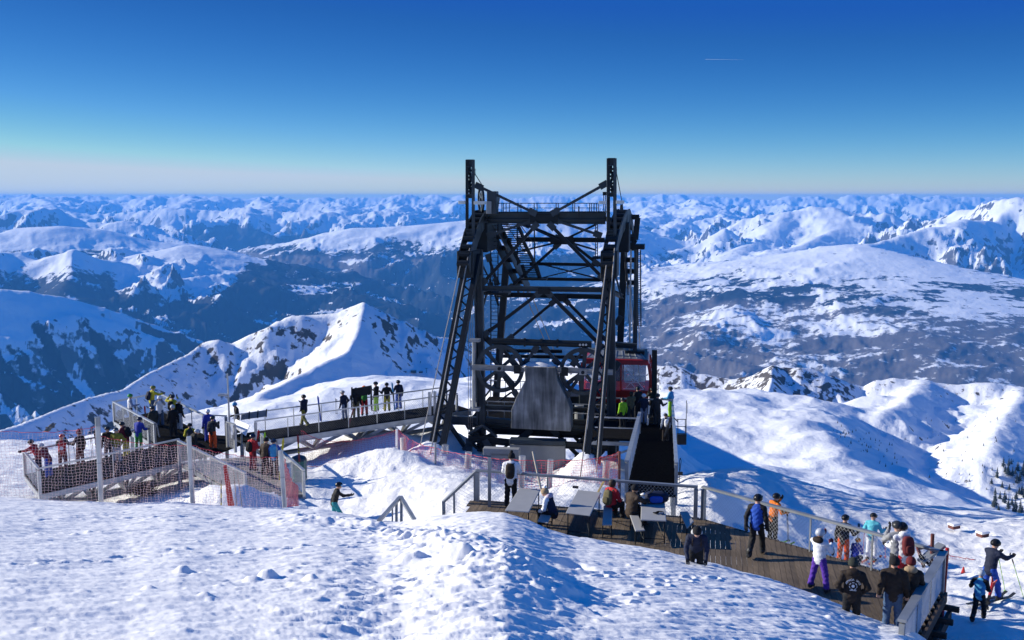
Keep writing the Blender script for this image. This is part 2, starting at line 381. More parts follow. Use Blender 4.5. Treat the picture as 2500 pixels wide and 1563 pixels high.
def terrain_h(X, Y, band):
    D = np.hypot(X, Y)
    if band == 'B':
        wx = X + 40 * fbm(X / 260, Y / 260, 3, 5); wy = Y + 40 * fbm(X / 260, Y / 260, 3, 9)
        h = rbf_ground(X, np.maximum(Y, 20.0))
        mix = smoothstep(1700, 2300, D)
        h = h * (1 - mix) + (-2300) * mix
        amp = smoothstep(90, 600, D)
        rel = fbm(X / 210, Y / 210, 4, 21) * 11 + ridged(X / 120 + .3, Y / 120, 3, 33) * 4.5 - 4
        h = h + amp * rel
        cands = []
        for line, f, b, rnd in ((NEAR_L, .66, .8, 1.5), (SPUR_A, .62, .55, 3), (SHADE_SPUR, .6, .75, 8), (SPUR_C, .5, .6, 8), (SPUR_D, .5, .6, 10), (SPUR_E, .8, .8, 3)):
            t, d = tent(wx * .2 + X * .8, wy * .2 + Y * .8, line, f, b, 0, rnd)
            n = (ridged(X / 95, Y / 95, 4, 51) - 1.0) * np.clip(d * .16, 0, 14) + fbm(X / 22, Y / 22, 3, 77) * np.clip(d * .08, .6, 2.2)
            cands.append(t + n)
        k = 3.0
        allh = np.stack([h] + cands); m = allh.max(0)
        h = m + k * np.log(np.exp((allh - m) / k).sum(0))  - k * np.log(1.6) * 0.3
        return h
    if band == 'C':
        wx = X + 260 * fbm(X / 1900, Y / 1900, 4, 5); wy = Y + 260 * fbm(X / 1900, Y / 1900, 4, 9)
        h = np.full(X.shape, -1750.0) + 90 * fbm(X / 2500, Y / 2500, 4, 3)
        spec = ((LEFT_DARK, .78, .5, 30, .16), (L_ROCK, .5, .4, 30, .2), (L_SP, .5, .5, 60, .2), (L_MOUND, .26, .4, 180, .035), (L_MSP, .34, .4, 160, .035), (L_MSP2, .36, .42, 120, .05), (FOREST, .5, .5, 60, .05),
                (L_HILL, .35, .4, 160, .05), (L_UP, .5, .55, 20, .25), (CENTRE, .38, .4, 160, .05), (CEN_SP, .4, .4, 100, .06), (CEN_SP2, .4, .4, 120, .06), (CEN_SP3, .4, .4, 120, .06), (PYR, .65, .65, 10, .22), (CLIFF, .6, .7, 6, .24), (CL_SP, .34, .4, 120, .14), (CL_SP2, .45, .5, 60, .16),
                (RPEAK, .8, .85, 5, .28), (RP_SP, .55, .55, 40, .2), (RP_SP2, .6, .6, 40, .2), (RP_SP3, .6, .6, 40, .2), (ROUND, .21, .8, 160, .016), (ROUND_SP, .24, .3, 200, .03), (ROUND_SP2, .22, .22, 220, .022), (ROUND_SP3, .22, .22, 220, .022))
        rg = ridged(wx / 1500, wy / 1500, 7, 61) - 1.05
        rf = ridged(wx / 250, wy / 250, 5, 71) - 1.0
        for line, f, b, rnd, na in spec:
            t, d = tent(wx * .3 + X * .7, wy * .3 + Y * .7, line, f, b, .25, rnd, line is ROUND)
            t = t + rg * np.clip(d * na * 2.4, 0, 400) + rf * np.clip(d * na * .4, 60 * na, 28)
            k = 35.0; m = np.maximum(h, t)
            h = m + k * np.log1p(np.exp(-np.abs(h - t) / k)) * .5
        return h
    # far ranges
    h = np.full(X.shape, -1450.0) + 120 * fbm(X / 6000, Y / 6000, 4, 3)
    rg = ridged(X / 1900, Y / 1900, 6, 41) - 1.05
    rf = ridged(X / 330, Y / 480, 4, 47) - 1.0
    for line, f, b, rnd, na in [(FAR_L, .5, .6, 20, .22), (FAR_M, .42, .5, 60, .2), (MESA, .5, .7, 30, .12), (FAR_Z, .4, .6, 60, .1)] + [(q, .42, .42, 90, .22) for q in FAR_S]:
        t, d = tent(X + 500 * fbm(X / 4200, Y / 4200, 3, 8), Y, line, f, b, .3, rnd)
        t = t + rg * np.clip(d * na * 1.5, 0, 420) + rf * np.clip(d * .05, 44, 90)
        h = np.maximum(h, t)
    return h + 48

def polar_grid(az, dist):
    A, D = np.meshgrid(np.radians(az), dist)
    return D * np.sin(A), D * np.cos(A)
def grid_obj(name, X, Y, Z, material, attrs=None):
    nr, nc = X.shape
    v = np.stack([X, Y, Z], -1).reshape(-1, 3).astype(np.float32)
    i = np.arange(nr * nc).reshape(nr, nc)
    q = np.stack([i[:-1, :-1], i[:-1, 1:], i[1:, 1:], i[1:, :-1]], -1).reshape(-1, 4).astype(np.int32)
    me = bpy.data.meshes.new(name)
    me.vertices.add(len(v)); me.vertices.foreach_set("co", v.ravel())
    me.loops.add(q.size); me.loops.foreach_set("vertex_index", q.ravel())
    me.polygons.add(len(q)); me.polygons.foreach_set("loop_start", np.arange(0, q.size, 4, dtype=np.int32))
    me.polygons.foreach_set("use_smooth", np.ones(len(q), dtype=bool))
    me.update(calc_edges=True)
    for k, a in (attrs or {}).items():
        at = me.attributes.new(k, 'FLOAT', 'POINT'); at.data.foreach_set("value", a.ravel().astype(np.float32))
    me.materials.append(material)
    o = bpy.data.objects.new(name, me); COL.objects.link(o)
    o['kind'] = 'structure'
    return o
def slope_of(X, Y, Z):
    dXr, dXc = np.gradient(X); dYr, dYc = np.gradient(Y); dZr, dZc = np.gradient(Z)
    nx = dYr * dZc - dZr * dYc; ny = dZr * dXc - dXr * dZc; nz = dXr * dYc - dYr * dXc
    return np.sqrt(nx * nx + ny * ny) / (np.abs(nz) + 1e-9)

def mountain_mat(name, s_tree, s_rock, rock_col, tree_col, brown_col, bumpd, zs=1.0):
    m, n, l, b = nodes_of(name)
    geo = n.new('ShaderNodeNewGeometry')
    mp = n.new('ShaderNodeMapping'); mp.inputs['Scale'].default_value = (1, 1, zs); l.new(geo.outputs['Position'], mp.inputs['Vector'])
    def noise(sc, det=5, rough=.55):
        q = n.new('ShaderNodeTexNoise'); q.inputs['Scale'].default_value = sc; q.inputs['Detail'].default_value = det; q.inputs['Roughness'].default_value = rough
        l.new(mp.outputs[0], q.inputs['Vector']); return q
    def attr(k):
        q = n.new('ShaderNodeAttribute'); q.attribute_name = k; return q
    def thresh(noise_o, at_o, width):
        # 1 where noise < attribute
        s = n.new('ShaderNodeMath'); s.operation = 'SUBTRACT'; l.new(at_o, s.inputs[0]); l.new(noise_o, s.inputs[1])
        r = n.new('ShaderNodeMapRange'); r.inputs['From Min'].default_value = -width; r.inputs['From Max'].default_value = width
        l.new(s.outputs[0], r.inputs['Value']); return r.outputs[0]
    def mix(f, a, bb):
        q = n.new('ShaderNodeMix'); q.data_type = 'RGBA'; l.new(f, q.inputs['Factor'])
        for k, x in ((6, a), (7, bb)):
            if isinstance(x, tuple): q.inputs[k].default_value = (*x, 1)
            else: l.new(x, q.inputs[k])
        return q.outputs[2]
    n1 = noise(s_tree, 7, .62); n2 = noise(s_rock, 6, .6); n3 = noise(s_tree * .23, 5, .5)
    rk = thresh(n2.outputs['Fac'], attr('rock').outputs['Fac'], .035)
    fo = thresh(n1.outputs['Fac'], attr('forest').outputs['Fac'], .05)
    br = thresh(n3.outputs['Fac'], attr('brown').outputs['Fac'], .12)
    c = mix(rk, (.80, .82, .86), rock_col)
    c = mix(fo, c, mix(br, tree_col, brown_col))
    l.new(c, b.inputs['Base Color'])
    b.inputs['Roughness'].default_value = .85; b.inputs['Specular IOR Level'].default_value = .1
    bp = n.new('ShaderNodeBump'); bp.inputs['Strength'].default_value = .6; bp.inputs['Distance'].default_value = bumpd
    n4 = noise(s_rock * .6, 8, .6); l.new(n4.outputs['Fac'], bp.inputs['Height']); l.new(bp.outputs[0], b.inputs['Normal'])
    return m

AZ = np.linspace(-32, 32, 930)
# --- band B: the bowl and the ridges below the summit
azb = np.linspace(-33, 33, 900)
db = np.exp(np.linspace(math.log(100), math.log(2500), 470))
X, Y = polar_grid(azb, db); Zb = terrain_h(X, Y, 'B'); S = slope_of(X, Y, Zb)
tl, td = tent(X, Y, NEAR_L, .6, .8)
PXb = 1250 + FPX * X / Y
crag = (1 - smoothstep(20, 190, td)) * np.where((PXb > 1540) & (PXb < 2100), .25, .17)
rock = np.clip(.20 + crag + .34 * smoothstep(.62, 1.25, S), 0, 1) * smoothstep(300, 900, np.hypot(X, Y))
scrub = .35 * smoothstep(2150, 2480, PXb) * smoothstep(1500, 700, np.hypot(X, Y)) * smoothstep(450, 700, np.hypot(X, Y))
MB_NEAR = mountain_mat("mountain_snow_near", .075, .085, (.085, .075, .066), (.03, .035, .04), (.09, .07, .06), 5.0, .35)
grid_obj("snow_bowl_terrain", X, Y, Zb, MB_NEAR, {'rock': rock, 'forest': scrub, 'brown': scrub * 0})
# --- band C: valleys and mountains
dc = np.exp(np.linspace(math.log(2450), math.log(17500), 400))
X, Y = polar_grid(AZ, dc); Zc = terrain_h(X, Y, 'C'); S = slope_of(X, Y, Zc)
# join to the back of the near ridges
PXc = 1250 + FPX * X / Y; D = np.hypot(X, Y)
nf = fbm(X / 1300, Y / 1300, 5, 91)
line = np.interp(PXc, [-400, 250, 330, 560, 620, 900, 1450, 1600, 2300, 2700], [-500, -560, -800, -800, -560, -590, -620, -760, -640, -560])
tree = smoothstep(110, -170, Zc + 130 * nf + 110 * fbm(X / 260, Y / 900, 4, 93) - line)
ca_, cd_ = (X * .62 + Y * .78), (X * .78 - Y * .62)
streak = smoothstep(.02, .5, fbm(ca_ / 110, cd_ / 1100, 4, 55)) * smoothstep(600, 450, PXc) * smoothstep(8500, 7500, D)
clear = smoothstep(.10, .42, fbm(X / 700 + 4, Y / 420, 5, 95)) * smoothstep(.62, .2, S)
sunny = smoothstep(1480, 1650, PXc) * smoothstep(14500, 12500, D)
zline = Zc + 200 * nf
sparse = smoothstep(-640, -1020, zline) * .36 + .25 + .22 * smoothstep(.25, .5, fbm(X / 900, Y / 500, 3, 103)) * smoothstep(-600, -760, Zc)
forest = sunny * (sparse + .17 * fbm(X / 420, Y / 150, 5, 99)) + (1 - sunny) * (tree * (.56 - .42 * streak - .5 * clear + .10 * fbm(X / 400, Y / 900, 4, 97)) + .16)
rock = np.clip(.12 + .45 * smoothstep(.55, 1.15, S), 0, 1)
fpx, fD = 1250 + FPX * FOREST[:, 0] / FOREST[:, 1], np.hypot(FOREST[:, 0], FOREST[:, 1])
behind = smoothstep(0, 350, D - np.interp(PXc, fpx, fD)) * smoothstep(545, 600, PXc) * smoothstep(1700, 1560, PXc)
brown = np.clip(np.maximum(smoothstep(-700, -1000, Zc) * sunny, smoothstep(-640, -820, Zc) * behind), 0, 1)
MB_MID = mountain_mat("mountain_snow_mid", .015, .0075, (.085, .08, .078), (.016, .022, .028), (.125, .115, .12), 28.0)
grid_obj("valley_mountains", X, Y, Zc, MB_MID, {'rock': rock, 'forest': forest, 'brown': brown})
# --- band D: far ranges
dd = np.exp(np.linspace(math.log(16800), math.log(36000), 150))
X, Y = polar_grid(AZ, dd); Zd = terrain_h(X, Y, 'D') ; S = slope_of(X, Y, Zd)
nf = fbm(X / 3000, Y / 3000, 4, 91)
forest = smoothstep(-560, -760, Zd + 200 * nf) * .75 + .08
rock = np.clip(.1 + .42 * smoothstep(.45, 1.0, S), 0, 1)
MB_FAR = mountain_mat("mountain_snow_far", .0028, .0032, (.10, .095, .09), (.02, .028, .035), (.06, .05, .05), 60.0)
grid_obj("mountain_range", X, Y, Zd, MB_FAR, {'rock': rock, 'forest': forest, 'brown': forest * 0})
# --- sea of cloud on the horizon
m, n, l, b = nodes_of("cloud_white")
b.inputs['Base Color'].default_value = (.86, .87, .88, 1); b.inputs['Roughness'].default_value = 1; b.inputs['Specular IOR Level'].default_value = 0
dq = np.linspace(32600, 62000, 90)
X, Y = polar_grid(np.linspace(-36, 36, 240), dq)
Zq = -330 + 14 * fbm(X / 2500, Y / 5000, 4, 15) + 9 * fbm(X / 700, Y / 1400, 3, 25)
Zq[0] -= 900
cl = grid_obj("cloud_sea", X, Y, Zq, m)

# --- ground of the station, fine grid
def near_relief(X, Y):
    D = np.hypot(X, Y)
    r = .12 * fbm(X / 2.6, Y / 2.6, 4, 201) + .06 * (ridged(X / 1.3, Y / 1.3, 3, 211) - 1)
    r += .045 * fbm(X / .5, Y / .5, 3, 221) * smoothstep(75, 40, D)
    r += .35 * fbm(X / 9.0, Y / 9.0, 3, 231) * smoothstep(36, 60, D)
    return r
GB = []
def bump_at(px, Y, z, rx, ry, h): GB.append((pxX(px, Y), Y, rx, ry, h))
for q in ((870, 47.5, 1.6, 1.1, .55), (960, 47.2, 1.3, .9, .5), (1010, 46.5, .9, .8, .35), (1050, 49.3, 1.3, 1.2, .9), (1425, 47.5, 1.1, 1.0, .8), (560, 41.5, 1.6, 1.3, .9), (480, 42, 1.2, 1.1, .5), (870, 58, 1.6, 2.5, 1.2), (960, 57, 1.5, 2.0, .9), (1090, 60, 2.5, 2, 1.1)):
    bump_at(q[0], q[1], 0, q[2], q[3], q[4])
def near_ground(X, Y):
    Z = rbf_ground(X, Y)
    for x, y, rx, ry, h in GB: Z = Z + h * np.exp(-((X - x) / rx) ** 2 - ((Y - y) / ry) ** 2)
    return Z
def snow_mat(name, sc=1.0, bd=.035, bs=.5):
    m, n, l, b = nodes_of(name)
    geo = n.new('ShaderNodeNewGeometry')
    def noise(s, d=6, r=.6):
        q = n.new('ShaderNodeTexNoise'); q.inputs['Scale'].default_value = s; q.inputs['Detail'].default_value = d; q.inputs['Roughness'].default_value = r
        l.new(geo.outputs['Position'], q.inputs['Vector']); return q
    a = noise(1.3 * sc); r = n.new('ShaderNodeMapRange'); r.inputs['To Min'].default_value = .80; r.inputs['To Max'].default_value = .90
    l.new(a.outputs['Fac'], r.inputs['Value'])
    cc = n.new('ShaderNodeCombineColor'); l.new(r.outputs[0], cc.inputs[0]); l.new(r.outputs[0], cc.inputs[1])
    ad = n.new('ShaderNodeMath'); ad.operation = 'ADD'; ad.inputs[1].default_value = .006; l.new(r.outputs[0], ad.inputs[0]); l.new(ad.outputs[0], cc.inputs[2])
    l.new(cc.outputs[0], b.inputs['Base Color'])
    b.inputs['Roughness'].default_value = .7; b.inputs['Specular IOR Level'].default_value = .25
    n1 = noise(5.0 * sc, 8, .68)
    bp = n.new('ShaderNodeBump'); bp.inputs['Strength'].default_value = bs; bp.inputs['Distance'].default_value = bd
    l.new(n1.outputs['Fac'], bp.inputs['Height']); l.new(bp.outputs[0], b.inputs['Normal'])
    return m
SNOW = snow_mat("snow_surface")
aa = np.linspace(-37, 37, 660)
da = np.exp(np.linspace(math.log(19.5), math.log(112), 270))
X, Y = polar_grid(aa, da)
Za = near_ground(X, Y) + near_relief(X, Y)
grid_obj("summit_ground", X, Y, Za, snow_mat("trodden_snow", .8, .10, .9))

# --- the snow bank in the foreground: its crest as read off the photograph
CR = [(-900, 1190, 34), (-300, 1200, 34), (0, 1208, 34), (100, 1216, 34), (200, 1222, 34), (300, 1226, 34.2), (420, 1222, 34.5), (520, 1230, 34.5), (620, 1236, 34.3), (700, 1236, 34), (780, 1240, 33.5), (850, 1252, 32.6), (920, 1266, 31.8), (980, 1268, 31.2), (1060, 1254, 30.6), (1120, 1247, 30), (1180, 1244, 29.8), (1230, 1247, 29.5),
      (1280, 1262, 29.2), (1340, 1288, 28.6), (1400, 1306, 28.3), (1500, 1324, 27.9), (1600, 1338, 27.5), (1680, 1354, 27.1), (1740, 1370, 26.6), (1800, 1386, 26.0), (1900, 1412, 25.2), (2000, 1448, 24.2), (2080, 1484, 23.4), (2150, 1512, 22.9), (2200, 1522, 22.6), (2240, 1542, 22.2), (2300, 1590, 21.4), (2400, 1640, 20.4), (2700, 1760, 18.5), (3400, 1990, 16)]
cr_t = np.array([math.atan2(*P(a, b, c).xy) for a, b, c in CR]); cr_D = np.array([P(a, b, c).xy.length for a, b, c in CR]); cr_z = np.array([P(a, b, c).z for a, b, c in CR])
ang = np.radians(np.linspace(-36, 36, 800))
cD, cZ = np.interp(ang, cr_t, cr_D), np.interp(ang, cr_t, cr_z)
ker = np.hanning(9); ker /= ker.sum()
cD = np.convolve(np.pad(cD, 4, 'edge'), ker, 'valid'); cZ = np.convolve(np.pad(cZ, 4, 'edge'), ker, 'valid')
rows = 370
tt = np.concatenate([np.linspace(.02, .27, 14), np.linspace(.2725, 1.0, rows - 46), 1 + np.linspace(.0025, .06, 32)])
T, Acol = np.meshgrid(tt, ang, indexing='ij')
Dg = T * cD[None]
X, Y = Dg * np.sin(Acol), Dg * np.cos(Acol)
z0 = CZ - 1.9
lin = z0 + (cZ[None] - z0) * T
# slightly hollow in the middle, rounding over at the crest
Zf = lin - .35 * np.sin(np.clip(T, 0, 1) * np.pi) - .9 * np.clip(T - .93, 0, .07) ** 2 / .07
over = np.clip(T - 1.0, 0, None) * cD[None]
Zf = Zf - 1.3 * over - 1.2 * np.clip(over - .25, 0, None) - .35 * smoothstep(0, .3, over)
fade = smoothstep(1.02, .98, T)
rel = .018 * fbm(X / 1.7, Y / 1.2, 4, 301) + .016 * (ridged(X / .8, Y / .5, 4, 311) - 1.0) + .010 * fbm(X / .22, Y / .22, 3, 321)
rel += .05 * fbm(X / 4.5, Y / 3.5, 3, 331)
su, sv = X * .8 + Y * .6, -X * .6 + Y * .8
rel += .022 * fbm(su / 1.5, sv / .26, 4, 335) + .012 * ridged(su / 2.2, sv / .4, 3, 336)
# scattered footprints and lumps
rng = np.random.RandomState(4)
foot = perlin(X / .42, Y / .42, 341)
rel += -.035 * smoothstep(.42, .8, foot) * smoothstep(-.1, .4, fbm(X / 3.0, Y / 3.0, 2, 351)) + .03 * smoothstep(.62, .95, perlin(X / .33 + 9, Y / .33, 361))
# the broken ridge of pushed-up snow running down towards the lower middle
RID = [P(790, 1285, 29), P(870, 1288, 28.6), P(960, 1318, 26.6), P(1050, 1375, 23.5), P(1140, 1420, 21.5), P(1230, 1478, 19.4), P(1330, 1555, 17.2)]
bd = np.full(X.shape, 1e9); sd = np.zeros(X.shape)
for a, b in zip(RID[:-1], RID[1:]):
    dx, dy = b.x - a.x, b.y - a.y; L2 = dx * dx + dy * dy
    t = np.clip(((X - a.x) * dx + (Y - a.y) * dy) / L2, 0, 1)
    qx, qy = a.x + t * dx, a.y + t * dy; d = np.hypot(X - qx, Y - qy)
    side = np.sign((X - qx) * -dy + (Y - qy) * dx)
    upd = d < bd; sd = np.where(upd, side * d, sd); bd = np.minimum(bd, d)
# sd>0: right-hand side; drops steeper there
prof = np.where(sd > 0, np.exp(-(sd / .55) ** 2), np.exp(-(sd / 1.5) ** 2)) * .17 - np.where(sd > 0, .06 * np.exp(-((sd - 1.3) / .8) ** 2), 0)
prof = prof * (.55 + .8 * np.clip(perlin(X / 1.1, Y / 1.1, 371) + .4, 0, 1))
lump = np.exp(-(bd / 1.5) ** 2) * (.08 * np.clip(fbm(X / .6, Y / .5, 4, 381), -.4, 1) + .05 * (ridged(X / .45, Y / .45, 3, 391) - .9))
low = smoothstep(1900, 900, 1250 + FPX * X / np.maximum(Y, 1)) * smoothstep(24, 18, Dg)
lump += low * .06 * np.clip(fbm(X / .5 + 7, Y / .4, 4, 401), -.3, 1) * smoothstep(400, 1000, 1250 + FPX * X / np.maximum(Y, 1))
Zf = Zf + (rel + prof + lump) * (.25 + .75 * fade)
# trails of boot prints across the slope
for (x0, y0), (x1, y1), st in (((-9.5, 16.0), (-1.0, 27.5), .72), ((2.2, 17.5), (5.6, 24.0), .70), ((-13.0, 27.0), (-4.0, 31.0), .75), ((-2.5, 15.0), (3.0, 22.5), .7)):
    L_ = math.hypot(x1 - x0, y1 - y0); ux, uy = (x1 - x0) / L_, (y1 - y0) / L_
    for k in range(int(L_ / st)):
        w_ = .5 * math.sin(k * .35); s_ = .13 * (1 if k % 2 else -1) + w_
        fx, fy = x0 + ux * k * st - uy * s_, y0 + uy * k * st + ux * s_
        du_, dv_ = (X - fx) * ux + (Y - fy) * uy, -(X - fx) * uy + (Y - fy) * ux
        q_ = (du_ / .19) ** 2 + (dv_ / .10) ** 2
        Zf = Zf - .06 * np.exp(-q_ * q_) + .022 * np.exp(-((np.sqrt(q_) - 1.5) / .4) ** 2)
# separate clods
for k in range(16):
    a_ = rng.uniform(-.45, .35); d_ = rng.uniform(14, 27); x_, y_ = d_ * math.sin(a_), d_ * math.cos(a_); r_ = rng.uniform(.05, .12)
    Zf = Zf + r_ * .6 * np.exp(-(((X - x_) ** 2 + (Y - y_) ** 2) / r_ ** 2) ** 2)
for px, py, r_, h_ in ((450, 1476, .13, .12), (655, 1488, .17, .16), (620, 1510, .15, .1), (1115, 1398, .32, .32), (1170, 1415, .3, .15), (760, 1500, .12, .1), (1000, 1340, .3, .2)):
    q = PZ(px, py, float(np.interp(20, [14, 30], [4.2, .8])))
    Zf = Zf + h_ * np.exp(-(((X - q.x) ** 2 + (Y - q.y) ** 2) / r_ ** 2) ** 2)
q = PZ(1400, 1385, 1.9)
Zf = Zf - .28 * np.exp(-(((X - q.x) / .42) ** 2 + ((Y - q.y) / .5) ** 2) ** 2)
grid_obj("snow_slope", X, Y, Zf, SNOW)
# ================================================================== steel and other materials
STEEL = mat("dark_painted_steel", (.010, .014, .018), .55, 0.0, .3, 1.3, .15, 40, .25)
STEEL2 = mat("grey_blue_steel", (.032, .044, .055), .5, 0.1, .25, 1.1, .1, 40, .35)
GALV = mat("galvanised_steel", (.42, .44, .46), .38, .55, .16, 2.2, .05, 60)
GALVD = mat("weathered_zinc_steel", (.26, .28, .30), .45, .4, .2, 1.7, .05, 60)
GRATE = mat("black_floor_grating", (.010, .010, .011), .95, 0, .4, 9, .6, 60, 0.03)
m_, n_, l_, b_ = nodes_of("stained_concrete")
g_ = n_.new('ShaderNodeNewGeometry'); mp_ = n_.new('ShaderNodeMapping'); mp_.inputs['Scale'].default_value = (5.5, 5.5, .55); l_.new(g_.outputs['Position'], mp_.inputs['Vector'])
r1 = n_.new('ShaderNodeTexNoise'); r1.inputs['Scale'].default_value = 1.0; r1.inputs['Detail'].default_value = 6; l_.new(mp_.outputs[0], r1.inputs['Vector'])
r2 = n_.new('ShaderNodeTexNoise'); r2.inputs['Scale'].default_value = .9; r2.inputs['Detail'].default_value = 6; l_.new(g_.outputs['Position'], r2.inputs['Vector'])
ra = n_.new('ShaderNodeValToRGB'); ra.color_ramp.elements[0].position = .36; ra.color_ramp.elements[0].color = (.045, .05, .055, 1); ra.color_ramp.elements[1].position = .74; ra.color_ramp.elements[1].color = (.36, .38, .40, 1)
e_ = ra.color_ramp.elements.new(.55); e_.color = (.15, .16, .17, 1)
mm_ = n_.new('ShaderNodeMath'); mm_.operation = 'MULTIPLY_ADD'; mm_.inputs[1].default_value = .55; l_.new(r1.outputs['Fac'], mm_.inputs[0])
m3_ = n_.new('ShaderNodeMath'); m3_.operation = 'MULTIPLY'; m3_.inputs[1].default_value = .5; l_.new(r2.outputs['Fac'], m3_.inputs[0]); l_.new(m3_.outputs[0], mm_.inputs[2])
l_.new(mm_.outputs[0], ra.inputs[0]); l_.new(ra.outputs[0], b_.inputs['Base Color']); b_.inputs['Roughness'].default_value = .85
CONC = m_
CONC2 = mat("pale_concrete", (.24, .25, .26), .85, 0, .14, .9, .2, 18)
RED = mat("red_paint", (.42, .018, .014), .35, 0, .1, 2)
WHITE = mat("white_paint", (.78, .79, .80), .45, 0, .05, 3)
ROPE = mat("steel_rope", (.10, .10, .105), .5, .6, .2, 12)
ROPEL = mat("bright_steel_rope", (.42, .38, .33), .45, .6, .2, 12)
SNOWCAP = SNOW
LAMPG = mat("pale_lamp_housing", (.55, .58, .60), .4, .3, .1, 3)
DGLASS = mat("dark_glass", (.05, .06, .07), .08, 0, .05, 2)
BLACK = mat("black_rubber", (.012, .012, .014), .7, 0, .2, 6)
RUST = mat("red_brown_steel", (.13, .035, .028), .6, 0, .25, 3)

# ================================================================== cableway tower
TA = R(8.6)
TU = Vector((math.cos(TA), -math.sin(TA), 0)); TV = Vector((math.sin(TA), math.cos(TA), 0))
T0 = Vector((pxX(1330, 57, 1000), 57.0, -5.2))
tower = thing("cableway_tower", "tall dark steel lattice cableway tower with big pulley wheels and concrete weight", "tower", T0)
def TP(px, py, v):
    d = ray(px, py); o = Vector((0, 0, CZ))
    t = (v - (o - T0).dot(TV)) / d.dot(TV)
    return o + d * t
def z1(X, Y): return (1040 + X / 3.437, 360 + Y / 3.437)
def z2(X, Y): return (1020 + X / 3.15, 780 + Y / 3.15)
def tb(name, a, b, va, vb, w, h=None, m=STEEL, par=None):
    pa, pb = TP(*a, va), TP(*b, vb)
    return MB().beam(pa, pb, w, h).build(name, m, par or tower, bevel=0)
def ibeam(name, pa, pb, w, h, m=STEEL):
    """rolled section: two flanges and a web"""
    d = (pb - pa).normalized(); up = Vector((0, 0, 1)) if abs(d.z) < .9 else TV
    x = d.cross(up).normalized(); z = x.cross(d).normalized(); q = MB()
    q.beam(pa + z * (h / 2 - .02), pb + z * (h / 2 - .02), w, .04, up=up); q.beam(pa - z * (h / 2 - .02), pb - z * (h / 2 - .02), w, .04, up=up)
    q.beam(pa, pb, .05, h - .08, up=up)
    return q.build(name, m, tower)
BASEZ = -6.4
def down(p, z=BASEZ): return Vector((p.x, p.y, z))
# legs
for a, b, v, w, mm in ((z1(438, 860), z2(492, 1000), 0, .5, STEEL2), (z1(1545, 820), z2(1492, 1000), 0, .5, STEEL2)):
    pa, pb = TP(*a, v), TP(*b, v); pb = pb + (pb - pa).normalized() * 2.6
    q = MB(); q.beam(pa, pb, .12, .5, up=TU); q.beam(pa + TU * .2, pb + TU * .2, .44, .1, up=TU); q.beam(pa - TU * .2, pb - TU * .2, .44, .1, up=TU)
    q.build("leg", mm, tower)
for a, b, v in ((z1(690, 760), z2(585, 830), 8), (z1(1668, 760), z2(1535, 700), 8)):
    pa, pb = TP(*a, v), TP(*b, v); pb = pb + (pb - pa).normalized() * 5.5
    q = MB(); q.beam(pa, pb, .42, .42, up=TV); q.build("leg", STEEL, tower)
# horizontal beams
for a, b, v, w, h, mm in ((z1(500, 578), z1(1512, 580), .3, .5, .42, STEEL2), (z1(520, 620), z1(1505, 627), .3, .3, .24, STEEL2), (z1(460, 1182), z1(1532, 1195), 0, .3, .28, STEEL2),
                          (z1(665, 1236), z1(1480, 1254), 8, .3, .3, STEEL), (z1(760, 772), z1(1500, 778), 8, .3, .3, STEEL), (z1(870, 976), z1(1470, 986), 8, .2, .2, STEEL), (z1(850, 1102), z1(1470, 1112), 8, .22, .2, STEEL),
                          (z1(560, 560), z1(1480, 556), 5, .3, .3, STEEL), (z2(570, 850), z2(1462, 892), .8, .4, .42, STEEL), (z2(388, 915), z2(712, 948), -1.0, .3, .36, STEEL), (z2(1128, 965), z2(1462, 985), -1.0, .3, .36, STEEL),
                          (z2(470, 672), z2(735, 682), .3, .25, .26, STEEL2), (z2(520, 772), z2(722, 792), .1, .4, .34, STEEL2), (z2(1165, 690), z2(1480, 705), .3, .3, .26, STEEL), (z2(1165, 790), z2(1490, 805), .2, .3, .34, STEEL),
                          (z2(680, 240), z2(1110, 246), 4, .24, .2, STEEL), (z2(640, 282), z2(1400, 292), 6, .24, .2, STEEL), (z2(230, 772), z2(452, 782), .5, .3, .5, STEEL2), (z2(1480, 190), z2(1680, 205), 4, .5, .3, STEEL2)):
    ibeam("beam", TP(*a, v), TP(*b, v), w, h, mm)
# cross members running away from the viewer
for a, b in ((z1(450, 1184), z1(640, 1236)), (z1(1530, 1195), z1(1650, 1254)), (z1(520, 600), z1(690, 640)), (z1(1512, 600), z1(1668, 640)), (z2(470, 780), z2(560, 800)), (z2(1492, 800), z2(1545, 800))):
    ibeam("beam", TP(*a, 0), TP(*b, 8), .24, .26)
